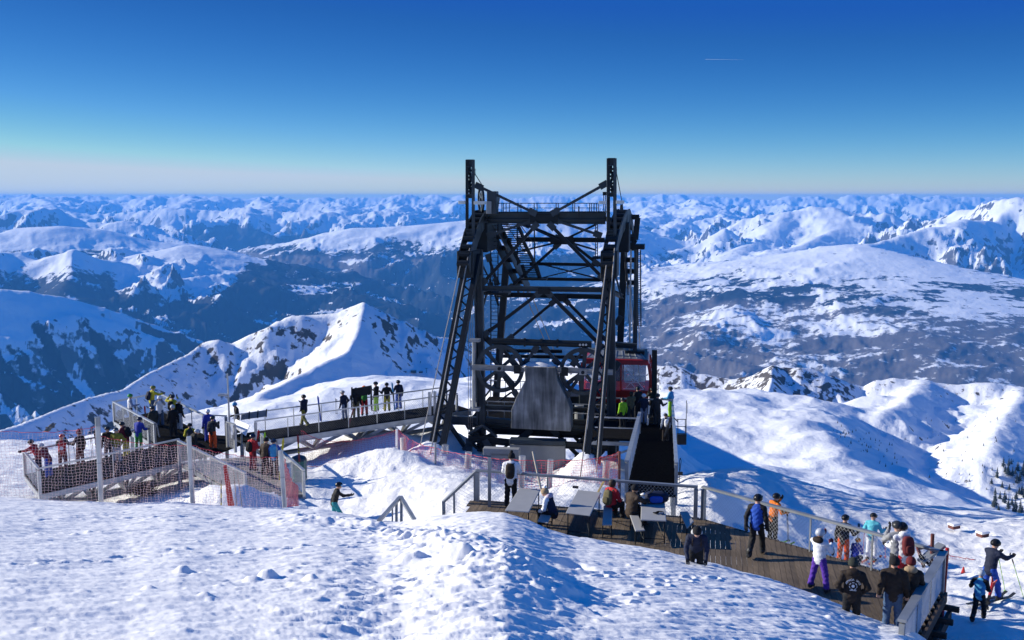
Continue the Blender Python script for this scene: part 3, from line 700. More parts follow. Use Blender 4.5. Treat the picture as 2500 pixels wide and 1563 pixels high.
# braces
BR = [(z1(935, 640), z1(466, 1152), 0, .2), (z1(1035, 640), z1(1500, 1112), 0, .2), (z1(1120, 805), z1(690, 1190), 8, .2), (z1(1215, 800), z1(1450, 985), 8, .2), (z1(820, 640), z1(1135, 770), 8, .17), (z1(840, 655), z1(1120, 785), 6, .1),
      (z1(1430, 645), z1(1180, 765), 8, .15), (z1(520, 742), z1(925, 606), .2, .16), (z1(1055, 604), z1(1470, 740), .2, .16), (z1(755, 880), z1(1090, 800), 8, .13), (z1(1225, 802), z1(1420, 860), 8, .13),
      (z1(970, 980), z1(1450, 1102), 8, .1), (z1(960, 1098), z1(1420, 985), 8, .08), (z1(420, 316), z1(922, 556), -.4, .16), (z1(1518, 300), z1(1058, 556), -.4, .16), (z1(1516, 312), z1(1064, 562), .4, .05),
      (z1(972, 1206), z2(500, 128), 0, .22), (z1(1012, 1206), z2(1420, 215), 0, .22), (z1(1085, 1285), z2(695, 155), 8, .2), (z1(1165, 1275), z2(1430, 150), 8, .2),
      (z2(920, 205), z2(815, 355), -.6, .18), (z2(965, 205), z2(1085, 345), -.6, .18), (z2(630, 200), z2(765, 362), -.7, .2), (z2(1290, 215), z2(1190, 350), -.7, .16), (z2(625, 390), z2(772, 592), -1.3, .2), (z2(1262, 415), z2(1130, 602), -1.3, .2),
      (z2(500, 120), z2(575, 185), .2, .18), (z2(480, 640), z2(590, 500), 1.5, .12), (z2(610, 640), z2(720, 560), 2, .12), (z2(232, 792), z2(392, 1025), -.4, .24), (z2(380, 790), z2(440, 900), 2, .2), (z2(500, 815), z2(392, 880), -1.0, .14), (z2(500, 815), z2(610, 905), -1.0, .14),
      (z2(395, 920), z2(395, 1010), -.9, .16), (z2(1040, 850), z2(1260, 1075), .5, .22), (z2(1160, 850), z2(1300, 1010), 2.5, .2), (z2(870, 850), z2(790, 915), .6, .16), (z2(900, 850), z2(830, 915), 1.2, .14), (z2(1460, 870), z2(1250, 940), .3, .16), (z2(1500, 900), z2(1630, 800), 3, .18),
      (z2(520, 930), z2(585, 1040), -1.1, .16), (z2(1330, 980), z2(1200, 1230), -.4, .24), (z2(1290, 1060), z2(1430, 1180), -.2, .2), (z2(640, 1000), z2(705, 960), -.6, .12), (z2(1545, 330), z2(1490, 410), .5, .16), (z2(400, 1040), z2(445, 1120), -.4, .2),
      (z1(470, 980), z1(600, 1240), 3, .1), (z1(540, 1120), z1(480, 1330), 4, .14), (z1(545, 1130), z1(610, 1330), 5, .14), (z1(520, 900), z1(600, 1150), 5, .18), (z2(480, 115), z2(580, 60), 3, .14), (z1(1595, 1090), z1(1640, 1260), 4, .12), (z1(1600, 1480), z1(1635, 1420), 4, .16)]
for a, b, v, w in BR:
    tb("brace", a, b, v, v, w, w * .9, STEEL if v > 4 or w > .19 else STEEL2)
    if w >= .16:
        pa, pb = TP(*a, v), TP(*b, v); d_ = (pb - pa).normalized()
        for e_, sg in ((pa, 1), (pb, -1)):
            MB().beam(e_ - d_ * sg * .05 - TV * (w * .52), e_ + d_ * sg * .45 - TV * (w * .52), .36, .03, up=TV).build("gusset_plate", STEEL2, tower)
# gusset plates
for c, v, sx, sz in ((z1(990, 592), .1, 1.6, .5), (z1(1140, 782), 7.8, 1.5, .5), (z1(990, 1204), -.1, .7, .35), (z1(1130, 1264), 7.8, .8, .45), (z1(650, 1228), 7.7, .9, .5)):
    p = TP(*c, v); MB().box(p, sx, .14, sz, -TA).build("gusset_plate", STEEL, tower)
# leaning lattice struts with their feet towards the viewer
def strut(a0, a1, b0, b1, n, vtop, vbot, fz):
    A0, A1, B0, B1 = TP(*a0, vtop), TP(*a1, vtop), TP(*b0, vbot), TP(*b1, vbot)
    for o_, w in ((0, .26), (.55, .2)):
        for pa, pb in ((A0, B0), (A1, B1)):
            q = MB(); s_ = TV * o_; dirn = (pb - pa).normalized()
            q.beam(pa + s_, pb + s_ + dirn * 1.6, w, w, up=TV); q.build("chord", STEEL, tower)
    for k in range(n):
        t0, t1 = k / n, (k + .5) / n; t2 = (k + 1) / n
        L = lambda t: A0.lerp(B0, t); Rr = lambda t: A1.lerp(B1, t)
        MB().beam(L(t0), Rr(t1), .07, .07).build("lattice_bar", STEEL2, tower)
        MB().beam(Rr(t1), L(t2), .07, .07).build("lattice_bar", STEEL2, tower)
strut(z1(345, 900), z1(440, 905), z2(105, 985), z2(182, 1000), 12, -1.2, -8.6, -3)
strut(z1(1528, 900), z1(1580, 905), z2(1300, 1105), z2(1385, 1110), 12, -1.2, -9.6, -3)
# saddle masts on top: twin posts, head, sheaves and lamps
for s_, xa, xb, yt, yb, fl in (("l", 345, 397, 104, 742, ((275, 330, 462), (405, 498, 465))), ("r", 1530, 1585, 92, 752, ((1450, 1512, 463), (1596, 1664, 460)))):
    for X in (xa, xb): tb("mast_post", z1(X, yt), z1(X, yb), -1.5, -1.5, .17, .28, STEEL2 if X == xb else STEEL)
    for Y, hh in ((yt + 30, .42), (yt + 305, .24), (yb - 40, .22), (yb - 10, .2)):
        ibeam("cross_tie", TP(*z1(xa - 3, Y), -1.5), TP(*z1(xb + 3, Y), -1.5), .3, hh, STEEL2)
    for k, Y in enumerate((yt + 90, yt + 150, yt + 210, yt + 265)):
        c = TP(*z1((xa + xb) / 2 + (4 if k % 2 else -3), Y), -1.3)
        q = MB(); q.tube(c - TU * .05, c + TU * .05, .26, n=16); q.tube(c - TU * .15, c + TU * .15, .06, n=8); q.build("guide_sheave", STEEL, tower)
    for k in range(5):
        c = TP(*z1(xb + 8, yt + 80 + 12 * k), -1.5); MB().box(c, .12, .25, .05, -TA).build("bolt_plate", STEEL2, tower)
    for x0, x1, yy in fl:
        a, b = TP(*z1(x0, yy), -1.9), TP(*z1(x1, yy), -1.9)
        q = MB().beam(a, b, .35, .18); q.build("floodlight", LAMPG, tower, bevel=.02)
    tb("mast_stay", z1(xb + 12, yt + 115), z1(xb + (100 if s_ == "l" else 60), yt + 255 + (0 if s_ == "l" else 110)), -1.4, 1.0, .035)
# rope saddles: two curved side plates with rollers between
SAD = [((1128, 645), -3.2), ((1136, 606), -2.4), ((1146, 566), -1.5), ((1158, 535), -.6), ((1171, 514), .5), ((1185, 512), 1.9), ((1202, 532), 3.7), ((1228, 584), 6.0), ((1255, 642), 8.0), ((1280, 694), 9.6)]
SPTS = [TP(*p, v) for p, v in SAD]
SADR = ((1480, 648), (1487, 606), (1495, 566), (1505, 535), (1515, 514), (1522, 510), (1529, 530), (1536, 584), (1541, 642), (1545, 697))
SPR = [TP(*p, v) for p, (_, v) in zip(SADR, SAD)]
du = TP(*z1(1558, 500), 0) - TP(*z1(371, 500), 0)
for side in (0, 1):
    off = Vector((0, 0, 0)); SS = SPR if side else SPTS
    for k, o_ in enumerate((-.32, .32)):
        q = MB()
        for a, b in zip(SS[:-1], SS[1:]):
            t = (b - a).normalized(); nrm = TU.cross(t).normalized()
            if nrm.z > 0: nrm = -nrm
            a_, b_ = a + off + TU * o_, b + off + TU * o_
            q.prism([a_, b_, b_ + nrm * .85, a_ + nrm * .85], TU * .07)
        q.build("saddle_plate", STEEL2 if k else STEEL, tower)
    for k, (a, b) in enumerate(zip(SS[:-1], SS[1:])):
        for t in (.25, .75):
            c = a.lerp(b, t) + off - Vector((0, 0, .18)); MB().tube(c - TU * .3, c + TU * .3, .17, n=10).build("saddle_roller", STEEL, tower)
    MB().box((SS[1] + off) + Vector((0, 0, -.9)) + TV * 1.0, .9, 2.4, 1.5, -TA).build("saddle_housing", STEEL, tower, bevel=.05)
    MB().box((SS[5] + off) + Vector((0, 0, -1.6)), .8, 3.2, 1.7, -TA).build("saddle_housing", STEEL, tower, bevel=.05)
    # rope ring beside the mast
    c = TP(*z1(460, 430), .8) + off
# big wheels standing behind the left mast and the right saddle
def wheel(name, c, r, rim, nsp, th, m, axis=TV, spw=.12):
    """spoked pulley wheel: rim ring, spokes, hub"""
    axis = Vector(axis).normalized(); e1 = Vector((0, 0, 1)); e1 = (e1 - axis * e1.dot(axis)).normalized(); e2 = axis.cross(e1)
    n = 40; q = MB(); vs_ = []
    for k in range(n):
        t = 2 * math.pi * k / n; d = e1 * math.cos(t) + e2 * math.sin(t)
        for rr, oo in ((r, -th / 2), (r, -th / 6), (r - rim * .25, 0), (r, th / 6), (r, th / 2), (r - rim, th / 2), (r - rim, -th / 2)):
            vs_.append(c + d * rr + axis * oo)
    fs = []
    for k in range(n):
        for j in range(7): fs.append((k * 7 + j, ((k + 1) % n) * 7 + j, ((k + 1) % n) * 7 + (j + 1) % 7, k * 7 + (j + 1) % 7))
    q.add(vs_, fs); w = q.build(name, m, tower)
    for k in range(nsp):
        t = 2 * math.pi * (k + .12) / nsp; d = e1 * math.cos(t) + e2 * math.sin(t); sd = axis.cross(d)
        a, b = c + d * .1, c + d * (r - rim * .6); hw0, hw1 = spw * .65, spw * 1.15
        MB().prism([a - sd * hw0, a + sd * hw0, b + sd * hw1, b - sd * hw1], axis * th * .35).build("spoke", m, w)
    MB().tube(c - axis * th * .8, c + axis * th * .8, r * .13, n=14).build("hub", m, w)
    return w
wheel("pulley_wheel", TP(*z2(632, 376), -.9), 1.40, .22, 8, .24, STEEL2)
wheel("pulley_wheel", TP(*z2(1272, 400), -.9), 1.36, .22, 8, .24, STEEL2)
wheel("pulley_wheel", TP(*z2(500, 912), -.7), .76, .13, 6, .2, STEEL)
wheel("pulley_wheel", TP(*z2(1352, 962), -.7), .76, .13, 6, .2, STEEL)
wheel("pulley_wheel", TP(*z1(462, 440), 1.0), .78, .1, 6, .12, STEEL2, axis=TU * .93 + TV * .37)
wheel("pulley_wheel", TP(*z1(1640, 600), 1.5), .85, .12, 6, .14, STEEL, axis=TU)
for a, b, v in ((z2(415, 368), z2(822, 380), -1.25), (z2(1060, 386), z2(1500, 406), -1.25)):
    ibeam("axle_beam", TP(*a, v), TP(*b, v), .22, .30, GALVD)
for c in (z2(628, 378), z2(1270, 407)):
    p = TP(*c, -1.42); MB().box(p, .42, .1, .3, -TA).build("bearing_plate", GALVD, tower)
    MB().tube(p - TV * .12, p, .1, n=12).build("bearing_cap", STEEL, tower)
for c in (z2(765, 385), z2(1130, 402)):
    MB().box(TP(*c, -1.45), .38, .12, .48, -TA).build("bolt_plate", STEEL, tower)
q = MB(); a, b = TP(*z2(575, 168), -.8), TP(*z2(1335, 192), -.8); q.tube(a, b, .19, n=14); q.build("round_beam", STEEL, tower, smooth=False)
for k, t in enumerate((.33, .5, .66)):
    p = a.lerp(b, t); d = (b - a).normalized(); MB().tube(p - d * .05, p + d * .05, .25, n=14).build("flange", STEEL, tower)
for k in range(3):
    p = TP(*z2(1248 + 23 * k, 195), -1.02); MB().tube(p, p - TV * .04, .065, n=12).build("eyelet", GALV, tower)
# concrete weight
def slab(name, pix, v0, depth, m, fn=z2):
    pts = [TP(*fn(*p), v0) for p in pix]
    return MB().prism(pts, TV * depth).build(name, m, tower, bevel=.03)
slab("concrete_weight", [(820, 366), (1058, 372), (1072, 468), (1150, 620), (1178, 700), (1176, 862), (716, 838), (720, 695), (758, 600), (826, 468)], -1.75, 1.3, CONC)
slab("lower_panel", [(706, 962), (1131, 974), (1131, 1250), (706, 1250)], -1.5, .5, CONC2)
slab("panel_beam", [(702, 925), (1134, 938), (1134, 972), (702, 958)], -1.7, .7, STEEL2)
c = TP(*z2(940, 366), -1.1)
q = MB(); hv = [c + TU * (1.12 * math.cos(t)) + TV * (.6 * math.sin(t)) for t in np.linspace(0, 2 * math.pi, 16, endpoint=False)]
top = [c + TU * (.7 * math.cos(t)) + TV * (.35 * math.sin(t)) + Vector((0, 0, .22 + .05 * math.sin(3 * t))) for t in np.linspace(0, 2 * math.pi, 16, endpoint=False)]
q.add(hv + top + [c + Vector((0, 0, .34))], [(k, (k + 1) % 16, 16 + (k + 1) % 16, 16 + k) for k in range(16)] + [(16 + k, 16 + (k + 1) % 16, 32) for k in range(16)])
q.build("snow_cap", SNOWCAP, tower, smooth=True)
# top gangway with railings
a, b = TP(*z1(560, 552), .2), TP(*z1(1500, 550), .2)
MB().prism([a, b, b + TV * 2.2, a + TV * 2.2], Vector((0, 0, .06))).build("gangway_floor", STEEL, tower)
for o_, xs in ((.2, (637, 672, 770, 908, 1092, 1232, 1372, 1410, 1450)), (2.3, (650, 700, 797, 932, 1110, 1248, 1387, 1432))):
    pts = []
    for X in xs:
        p = TP(*z1(X, 548), o_); t = TP(*z1(X, 469), o_); MB().beam(p, t, .045).build("rail_post", STEEL, tower); pts.append(t)
    MB().beam(pts[0] - TU * .3, pts[-1] + TU * .3, .045).build("handrail", STEEL, tower)
    MB().beam(pts[0].lerp(TP(*z1(xs[0], 548), o_), .5), pts[-1].lerp(TP(*z1(xs[-1], 548), o_), .5), .03).build("handrail", STEEL, tower)
MB().box(TP(*z1(560, 465), -.2), .55, .8, 1.3, -TA).build("control_cabinet", STEEL2, tower, bevel=.03)
MB().box(TP(*z1(530, 505), -.6), .3, .3, .7, -TA).build("control_cabinet", GALVD, tower, bevel=.02)
MB().prism([TP(*z1(596, 395), .9), TP(*z1(620, 430), .9), TP(*z1(606, 520), .9), TP(*z1(580, 500), .9)], TV * .05).build("wind_plate", GALV, tower)
tb("antenna_post", z1(1283, 590), z1(1283, 495), -.3, -.3, .07)
for X in (1492, 1508): tb("antenna_post", z1(X, 540), z1(X, 395), .6, .6, .05)
MB().box(TP(*z1(1500, 388), .6), .22, .2, .2, -TA).build("lamp_box", STEEL, tower)
# bracket on the right for the hanger
for a, b in ((z1(1690, 585), z1(1790, 585)), (z1(1776, 590), z1(1757, 775)), (z1(1757, 775), z1(1712, 850)), (z1(1700, 770), z1(1765, 770))):
    tb("bracket", a, b, 3.2, 3.2, .3, .3)
# ladders
def ladder(a0, a1, v, w, n, m=STEEL):
    A, B = TP(*a0, v), TP(*a1, v)
    for s_ in (-1, 1): MB().beam(A + TU * (s_ * w / 2), B + TU * (s_ * w / 2), .07, .05).build("ladder_rail", m, tower)
    for k in range(n):
        p = A.lerp(B, (k + .5) / n); MB().beam(p - TU * w / 2, p + TU * w / 2, .03, .03).build("ladder_rung", m, tower)
ladder(z1(574, 640), z2(590, 520), 2.5, .44, 42)
ladder(z1(1785, 860), z1(1790, 1500), 3.6, .2, 40, STEEL2)
# zigzag stair inside
def stair(a0, a1, v, w, n):
    A, B = TP(*a0, v), TP(*a1, v)
    for s_ in (-1, 1): MB().beam(A + TU * (s_ * w / 2), B + TU * (s_ * w / 2), .05, .22).build("stair_stringer", STEEL2 if s_ > 0 else STEEL, tower)
    for k in range(n):
        p = A.lerp(B, (k + .5) / n); MB().box(p, w, .26, .05, -TA).build("stair_step", STEEL, tower)
stair(z1(690, 640), z1(745, 770), 4.5, 1.15, 8)
stair(z1(745, 770), z1(850, 975), 5.5, .95, 11)
stair(z1(865, 985), z1(900, 1100), 6.0, .9, 8)
for x in (765, 910):
    tb("stair_post", z1(x, 640), z1(x + 2, 990), 6, 6, .08)
for a, b in ((z1(640, 600), z1(830, 880)), (z1(780, 650), z1(940, 1090)), (z1(740, 580), z1(900, 800))): tb("stair_rail", a, b, 5.2, 6, .04)
MB().box(TP(*z1(910, 1105), 6), 1.6, 1.0, .1, -TA).build("stair_landing", STEEL, tower)
MB().box(TP(*z1(585, 1222), 2.5), 1.7, 1.2, .14, -TA).build("stair_landing", STEEL, tower)
for X in (478, 520, 560, 640):
    tb("rail_post", z1(X, 1216), z1(X, 1065), 2.2, 2.2, .035)
for Y in (1068, 1140): tb("handrail", z1(478, Y), z1(640, Y), 2.2, 2.2, .035)
# right hand cage ladder
for X in (1424, 1440): tb("cage_rail", z1(X, 640), z1(X, 940), 1.4, 1.4, .05)
for k in range(12): tb("ladder_rung", z1(1424, 650 + 24 * k), z1(1440, 650 + 24 * k), 1.4, 1.4, .03)
MB().box(TP(*z1(1462, 925), 1.4), .9, 1.2, .1, -TA).build("cage_floor", STEEL, tower)
# counter-rope tube and junction box on the left leg
MB().tube(TP(*z2(432, 160), -.9), TP(*z2(432, 690), -.9), .12, n=10).build("rope_guide", GALVD, tower)
for Y in (160, 690): MB().box(TP(*z2(440, Y), -1.0), .6, .5, .16, -TA).build("guide_bracket", GALVD, tower)
MB().box(TP(*z2(645, 1015), -4.0), 2.0, .5, .4, -TA).build("beam_end", CONC2, tower, bevel=.03)
MB().box(TP(*z2(635, 1045), -4.0), 1.0, .5, .35, -TA).build("beam_end", CONC2, tower, bevel=.03)
# boarding floor inside the tower
FZ = -3.0
def tvw(u, v, z): return Vector((T0.x, T0.y, 0)) + TU * u + TV * v + Vector((0, 0, z))
MB().prism([tvw(-4.6, .6, FZ), tvw(6.6, .6, FZ), tvw(6.6, 7.5, FZ), tvw(-4.6, 7.5, FZ)], Vector((0, 0, -.16))).build("boarding_floor", GRATE, tower)
ibeam("beam", tvw(-4.6, .5, FZ - .3), tvw(6.6, .5, FZ - .3), .2, .3, STEEL2)
for v in (.7, 7.4):
    for k in range(12):
        u = -4.5 + k * 1.0
        if v < 1 and u > 3.9: continue
        MB().beam(tvw(u, v, FZ), tvw(u, v, FZ + 1.1), .05).build("rail_post", GALV, tower)
    e = 3.6 if v < 1 else 6.5
    for hz_ in (.55, 1.1): MB().beam(tvw(-4.6, v, FZ + hz_), tvw(e, v, FZ + hz_), .05).build("handrail", GALV, tower)
MB().box(tvw(.5, 3.6, FZ + .55), 3.0, 1.4, 1.1, -TA).build("machine_housing", STEEL, tower, bevel=.05)
MB().box(tvw(2.3, 2.2, FZ + .75), .9, .9, 1.5, -TA).build("machine_housing", STEEL2, tower, bevel=.05)
MB().tube(tvw(1.9, 1.4, FZ), tvw(1.9, 1.4, FZ + .9), .28, n=14).build("steel_drum", GALV, tower)
for p0, p1 in (((1462, 893), (1470, 880)), ((1461, 948), (1461, 930))):
    a, b = TP(*p0, -.3), TP(*p1, -.3); MB().tube(a, b, .22, .15, n=12).build("red_piece", RED, tower)  # plain red tubes, no lamps; they stand for red bits behind the lattice
# ------------------------------------------------------------------ ropes
def rope(label, pts, r, m=ROPE):
    q = MB().path(pts, r, n=6); o = q.build("wire_rope", m); tag(o, label, "cable"); return o
def gpt(px, py, Y):
    p = P(px, py, Y); return Vector((p.x, p.y, near_z(p.x, p.y) - .1))
def near_z(x, y):
    return float(near_ground(np.array([float(x)]), np.array([float(y)]))[0])
rope("outer anchor rope slanting from the tower's left saddle down to the snow", [SPTS[0] + Vector((-.1, 0, -.1)), gpt(1027, 1127, 49)], .03, ROPEL)
rope("inner anchor rope running along the left lattice strut to the snow", [SPTS[1] + TU * .25, gpt(1050, 1140, 48)], .03, ROPEL)
rope("anchor rope slanting down in front of the tower's right lattice strut", [SPR[0], gpt(1416, 1190, 44)], .03, ROPEL)
rope("anchor rope on the right side of the right lattice strut", [SPR[1] + TU * .3, gpt(1455, 1170, 45)], .03, ROPEL)
for k, (px, yy) in enumerate(((1143, 1105), (1148, 1090), (1153, 1105))):
    rope(("left", "middle", "right")[k] + " of three thin ropes hanging straight beside the tower's left front leg", [TP(px + 2, 622, -.9 + .2 * k), TP(px, yy, -.9 + .2 * k)], .018)
for side in (0, 1):
    for k, o_ in enumerate((-.22, .22)):
        a = (SPR if side else SPTS)[-1] + TU * o_ - Vector((0, 0, .1)); pts = [a]
        for t in (40, 120, 260, 420): pts.append(a + TV * t + Vector((0, 0, -.42 * t + .00012 * t * t)))
        rope(("left" if k == 0 else "right") + " track rope falling away to the valley from the " + ("right" if side else "left") + " saddle", pts, .035)
for k, px in enumerate((1525, 1537)):
    rope(("thin haul rope below the right saddle, nearer the cabin hanger", "thin haul rope below the right saddle, nearer the tower leg")[1 - k], [TP(px, 640, 5), TP(px + 14, 845, 5)], .016)

# ================================================================== cable car
CU, CV = TU, TV
cabC = TP(1502, 985, 4.0); cabC = Vector((cabC.x, cabC.y, 0)) + TV * 1.6
cab_z = TP(1548, 985, 4.0).z
cabin = thing("cable_car_cabin", "red cable car cabin with grey roof docked at the tower's right side", "cable car", (cabC.x, cabC.y, cab_z))
def cq(u, v, z): return Vector((cabC.x, cabC.y, cab_z + z)) + TU * u + TV * v
W2, D2, HC = 1.95, 1.7, 2.75
def bulge(z): return 1 + .10 * math.sin(max(0, min(1, z / HC)) * math.pi)
prof = [(z, bulge(z)) for z in np.linspace(0, HC, 9)]
# skirt and floor
def ring(z, g, u0=W2, v0=D2): return [cq(-u0 * g, -v0 * g, z), cq(u0 * g, -v0 * g, z), cq(u0 * g, v0 * g, z), cq(-u0 * g, v0 * g, z)]
q = MB(); vs_ = []
for z in (0, .3, .6, .85): vs_ += ring(z, bulge(z) * (.95 if z == 0 else 1))
fs = [(0, 3, 2, 1)]
for k in range(3):
    for j in range(4): fs.append((k * 4 + j, k * 4 + (j + 1) % 4, (k + 1) * 4 + (j + 1) % 4, (k + 1) * 4 + j))
fs.append((12, 13, 14, 15)); q.add(vs_, fs); q.build("skirt", RED, cabin, bevel=.05)
q = MB(); vs_ = []
for z in (2.42, 2.58, HC): vs_ += ring(z, bulge(z) * 1.01)
fs = [(0, 3, 2, 1), (8, 9, 10, 11)]
for k in range(2):
    for j in range(4): fs.append((k * 4 + j, k * 4 + (j + 1) % 4, (k + 1) * 4 + (j + 1) % 4, (k + 1) * 4 + j))
q.add(vs_, fs); q.build("top_rim", RED, cabin, bevel=.05)
for su in (-1, 1):
    for sv in (-1, 1):
        q = MB()
        zs = np.linspace(.7, 2.5, 7)
        for za, zb in zip(zs[:-1], zs[1:]):
            q.beam(cq(su * W2 * bulge(za), sv * D2 * bulge(za), za), cq(su * W2 * bulge(zb), sv * D2 * bulge(zb), zb), .2, .2, up=TV)
        q.build("corner_post", RED, cabin)
for uu, sv in ((.35, -1), (-.85, -1), (.35, 1)):
    q = MB(); zs = np.linspace(.7, 2.5, 7)
    for za, zb in zip(zs[:-1], zs[1:]): q.beam(cq(uu, sv * D2 * bulge(za), za), cq(uu, sv * D2 * bulge(zb), zb), .09, .1, up=TV)
    q.build("window_post", RED, cabin)
gm, gn, gl, gb = nodes_of("cabin_glass")
gb.inputs['Base Color'].default_value = (.55, .6, .63, 1); gb.inputs['Roughness'].default_value = .05; gb.inputs['Transmission Weight'].default_value = .75; gb.inputs['IOR'].default_value = 1.2
for su, sv in ((0, -1), (0, 1), (1, 0), (-1, 0)):
    q = MB(); zs = np.linspace(.82, 2.45, 6)
    for za, zb in zip(zs[:-1], zs[1:]):
        ga, gb_ = bulge(za) * .985, bulge(zb) * .985
        if sv: q.add([cq(-W2 * .93, sv * D2 * ga, za), cq(W2 * .93, sv * D2 * ga, za), cq(W2 * .93, sv * D2 * gb_, zb), cq(-W2 * .93, sv * D2 * gb_, zb)], [(0, 1, 2, 3)])
        else: q.add([cq(su * W2 * ga, -D2 * .93, za), cq(su * W2 * ga, D2 * .93, za), cq(su * W2 * gb_, D2 * .93, zb), cq(su * W2 * gb_, -D2 * .93, zb)], [(0, 1, 2, 3)])
    q.build("window_pane", gm, cabin)
# white lattice print on the front window
LT = [((.55, 2.35), (1.72, .98)), ((.62, 1.9), (1.25, 1.5)), ((.62, 1.35), (1.4, 1.35)), ((.95, 1.35), (.62, .95)), ((.95, 1.35), (1.25, .95)), ((.62, 1.35), (.8, 1.85)), ((.8, 1.85), (1.1, 1.35)), ((1.1, 1.35), (1.3, 1.62)), ((.5, .95), (1.75, .95))]
q = MB()
for (u0, h0), (u1, h1) in LT: q.beam(cq(u0, -D2 * bulge(h0) - .03, h0), cq(u1, -D2 * bulge(h1) - .03, h1), .02, .07, up=TV)
q.build("white_print", WHITE, cabin)
q = MB()
for z in (1.2, 1.65, 2.05): q.beam(cq(W2 * bulge(z) + .02, -D2 * .9, z), cq(W2 * bulge(z) + .02, D2 * .9, z), .03, .03)
q.build("window_bar", GALV, cabin)
MB().prism([cq(-W2 * .96, -D2 * .96, HC), cq(W2 * .96, -D2 * .96, HC), cq(W2 * .7, -D2 * .3, HC + .32), cq(-W2 * .7, -D2 * .3, HC + .32)], Vector((0, 0, .04))).build("roof", GALVD, cabin)
MB().prism([cq(-W2 * .7, -D2 * .3, HC + .32), cq(W2 * .7, -D2 * .3, HC + .32), cq(W2 * .96, D2 * .96, HC + .12), cq(-W2 * .96, D2 * .96, HC + .12)], Vector((0, 0, .05))).build("roof", STEEL2, cabin)
MB().prism([cq(W2 * .7, -D2 * .3, HC + .32), cq(W2 * .96, -D2 * .96, HC), cq(W2 * .96, D2 * .96, HC + .12)], Vector((0, 0, .04))).build("roof", STEEL2, cabin)
for k in range(9):
    t = k / 8; MB().beam(cq(-W2 * .9 + 2 * W2 * .9 * t, -D2 * .94, HC + .06), cq(-W2 * .7 + 2 * W2 * .7 * t, -D2 * .34, HC + .36), .05, .03).build("roof_rib", GALV, cabin)
hpx = TP(1553, 604, 4.0)
hb = Vector((hpx.x, hpx.y, cab_z + HC + .2)) + TV * .9
MB().beam(hb, Vector((hb.x, hb.y, hpx.z)), .26, .3, up=TV).build("hanger", STEEL2, cabin)
MB().beam(hb - TU * .33, Vector((hb.x, hb.y, hpx.z)) - TU * .33, .1, .1, up=TV).build("hanger_rod", GALV, cabin)
MB().box(Vector((hb.x, hb.y, hpx.z)), 1.0, 1.6, .28, -TA).build("hanger_carriage", STEEL, cabin)
MB().box(hb + Vector((0, 0, .1)), 1.2, .5, .2, -TA).build("hanger_foot", STEEL, cabin)
gp0 = TP(1598, 975, 1.5)
gp = MB().beam(Vector((gp0.x, gp0.y, gp0.z - .6)), TP(1598, 855, 1.5), .3, .35, up=TV).build("guide_post", STEEL)
tag(gp, "broad black upright guide post just right of the red cabin", "post")
# ================================================================== decks, bridges, railings
def wood_mat(name, base, scale=1.0):
    m, n, l, b = nodes_of(name)
    geo = n.new('ShaderNodeNewGeometry'); oi = n.new('ShaderNodeObjectInfo')
    mp = n.new('ShaderNodeMapping'); mp.inputs['Scale'].default_value = (38, 2.5, 38); l.new(geo.outputs['Position'], mp.inputs['Vector'])
    q = n.new('ShaderNodeTexNoise'); q.inputs['Scale'].default_value = 1.0; q.inputs['Detail'].default_value = 6; l.new(mp.outputs[0], q.inputs['Vector'])
    q2 = n.new('ShaderNodeTexNoise'); q2.inputs['Scale'].default_value = .7; q2.inputs['Detail'].default_value = 5; l.new(geo.outputs['Position'], q2.inputs['Vector'])
    mr = n.new('ShaderNodeMapRange'); mr.inputs['From Min'].default_value = .25; mr.inputs['From Max'].default_value = .75; mr.inputs['To Min'].default_value = .5; mr.inputs['To Max'].default_value = 1.35
    l.new(q.outputs['Fac'], mr.inputs['Value'])
    m2 = n.new('ShaderNodeMapRange'); m2.inputs['From Min'].default_value = .3; m2.inputs['From Max'].default_value = .7; m2.inputs['To Min'].default_value = .7; m2.inputs['To Max'].default_value = 1.25
    l.new(q2.outputs['Fac'], m2.inputs['Value'])
    m3 = n.new('ShaderNodeMapRange'); m3.inputs['To Min'].default_value = .72; m3.inputs['To Max'].default_value = 1.28; l.new(oi.outputs['Random'], m3.inputs['Value'])
    p1 = n.new('ShaderNodeMath'); p1.operation = 'MULTIPLY'; l.new(mr.outputs[0], p1.inputs[0]); l.new(m2.outputs[0], p1.inputs[1])
    p2 = n.new('ShaderNodeMath'); p2.operation = 'MULTIPLY'; l.new(p1.outputs[0], p2.inputs[0]); l.new(m3.outputs[0], p2.inputs[1])
    v = n.new('ShaderNodeVectorMath'); v.operation = 'SCALE'; v.inputs[0].default_value = base; l.new(p2.outputs[0], v.inputs['Scale'])
    l.new(v.outputs[0], b.inputs['Base Color']); b.inputs['Roughness'].default_value = .8
    bp = n.new('ShaderNodeBump'); bp.inputs['Strength'].default_value = .5; bp.inputs['Distance'].default_value = .01; l.new(q.outputs['Fac'], bp.inputs['Height']); l.new(bp.outputs[0], b.inputs['Normal'])
    return m
WOOD = wood_mat("weathered_deck_boards", (.135, .098, .062))  # weathered wood, its tone also lowered for shade lying over the deck
WOODG = wood_mat("grey_walkway_boards", (.27, .255, .24))
TIMB = wood_mat("dark_timber", (.060, .040, .030))
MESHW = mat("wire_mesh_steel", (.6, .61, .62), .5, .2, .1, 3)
MESHD = mat("shaded_wire_mesh", (.20, .21, .22), .45, .5, .1, 3)  # darker copy of the mesh steel, shade put into its colour

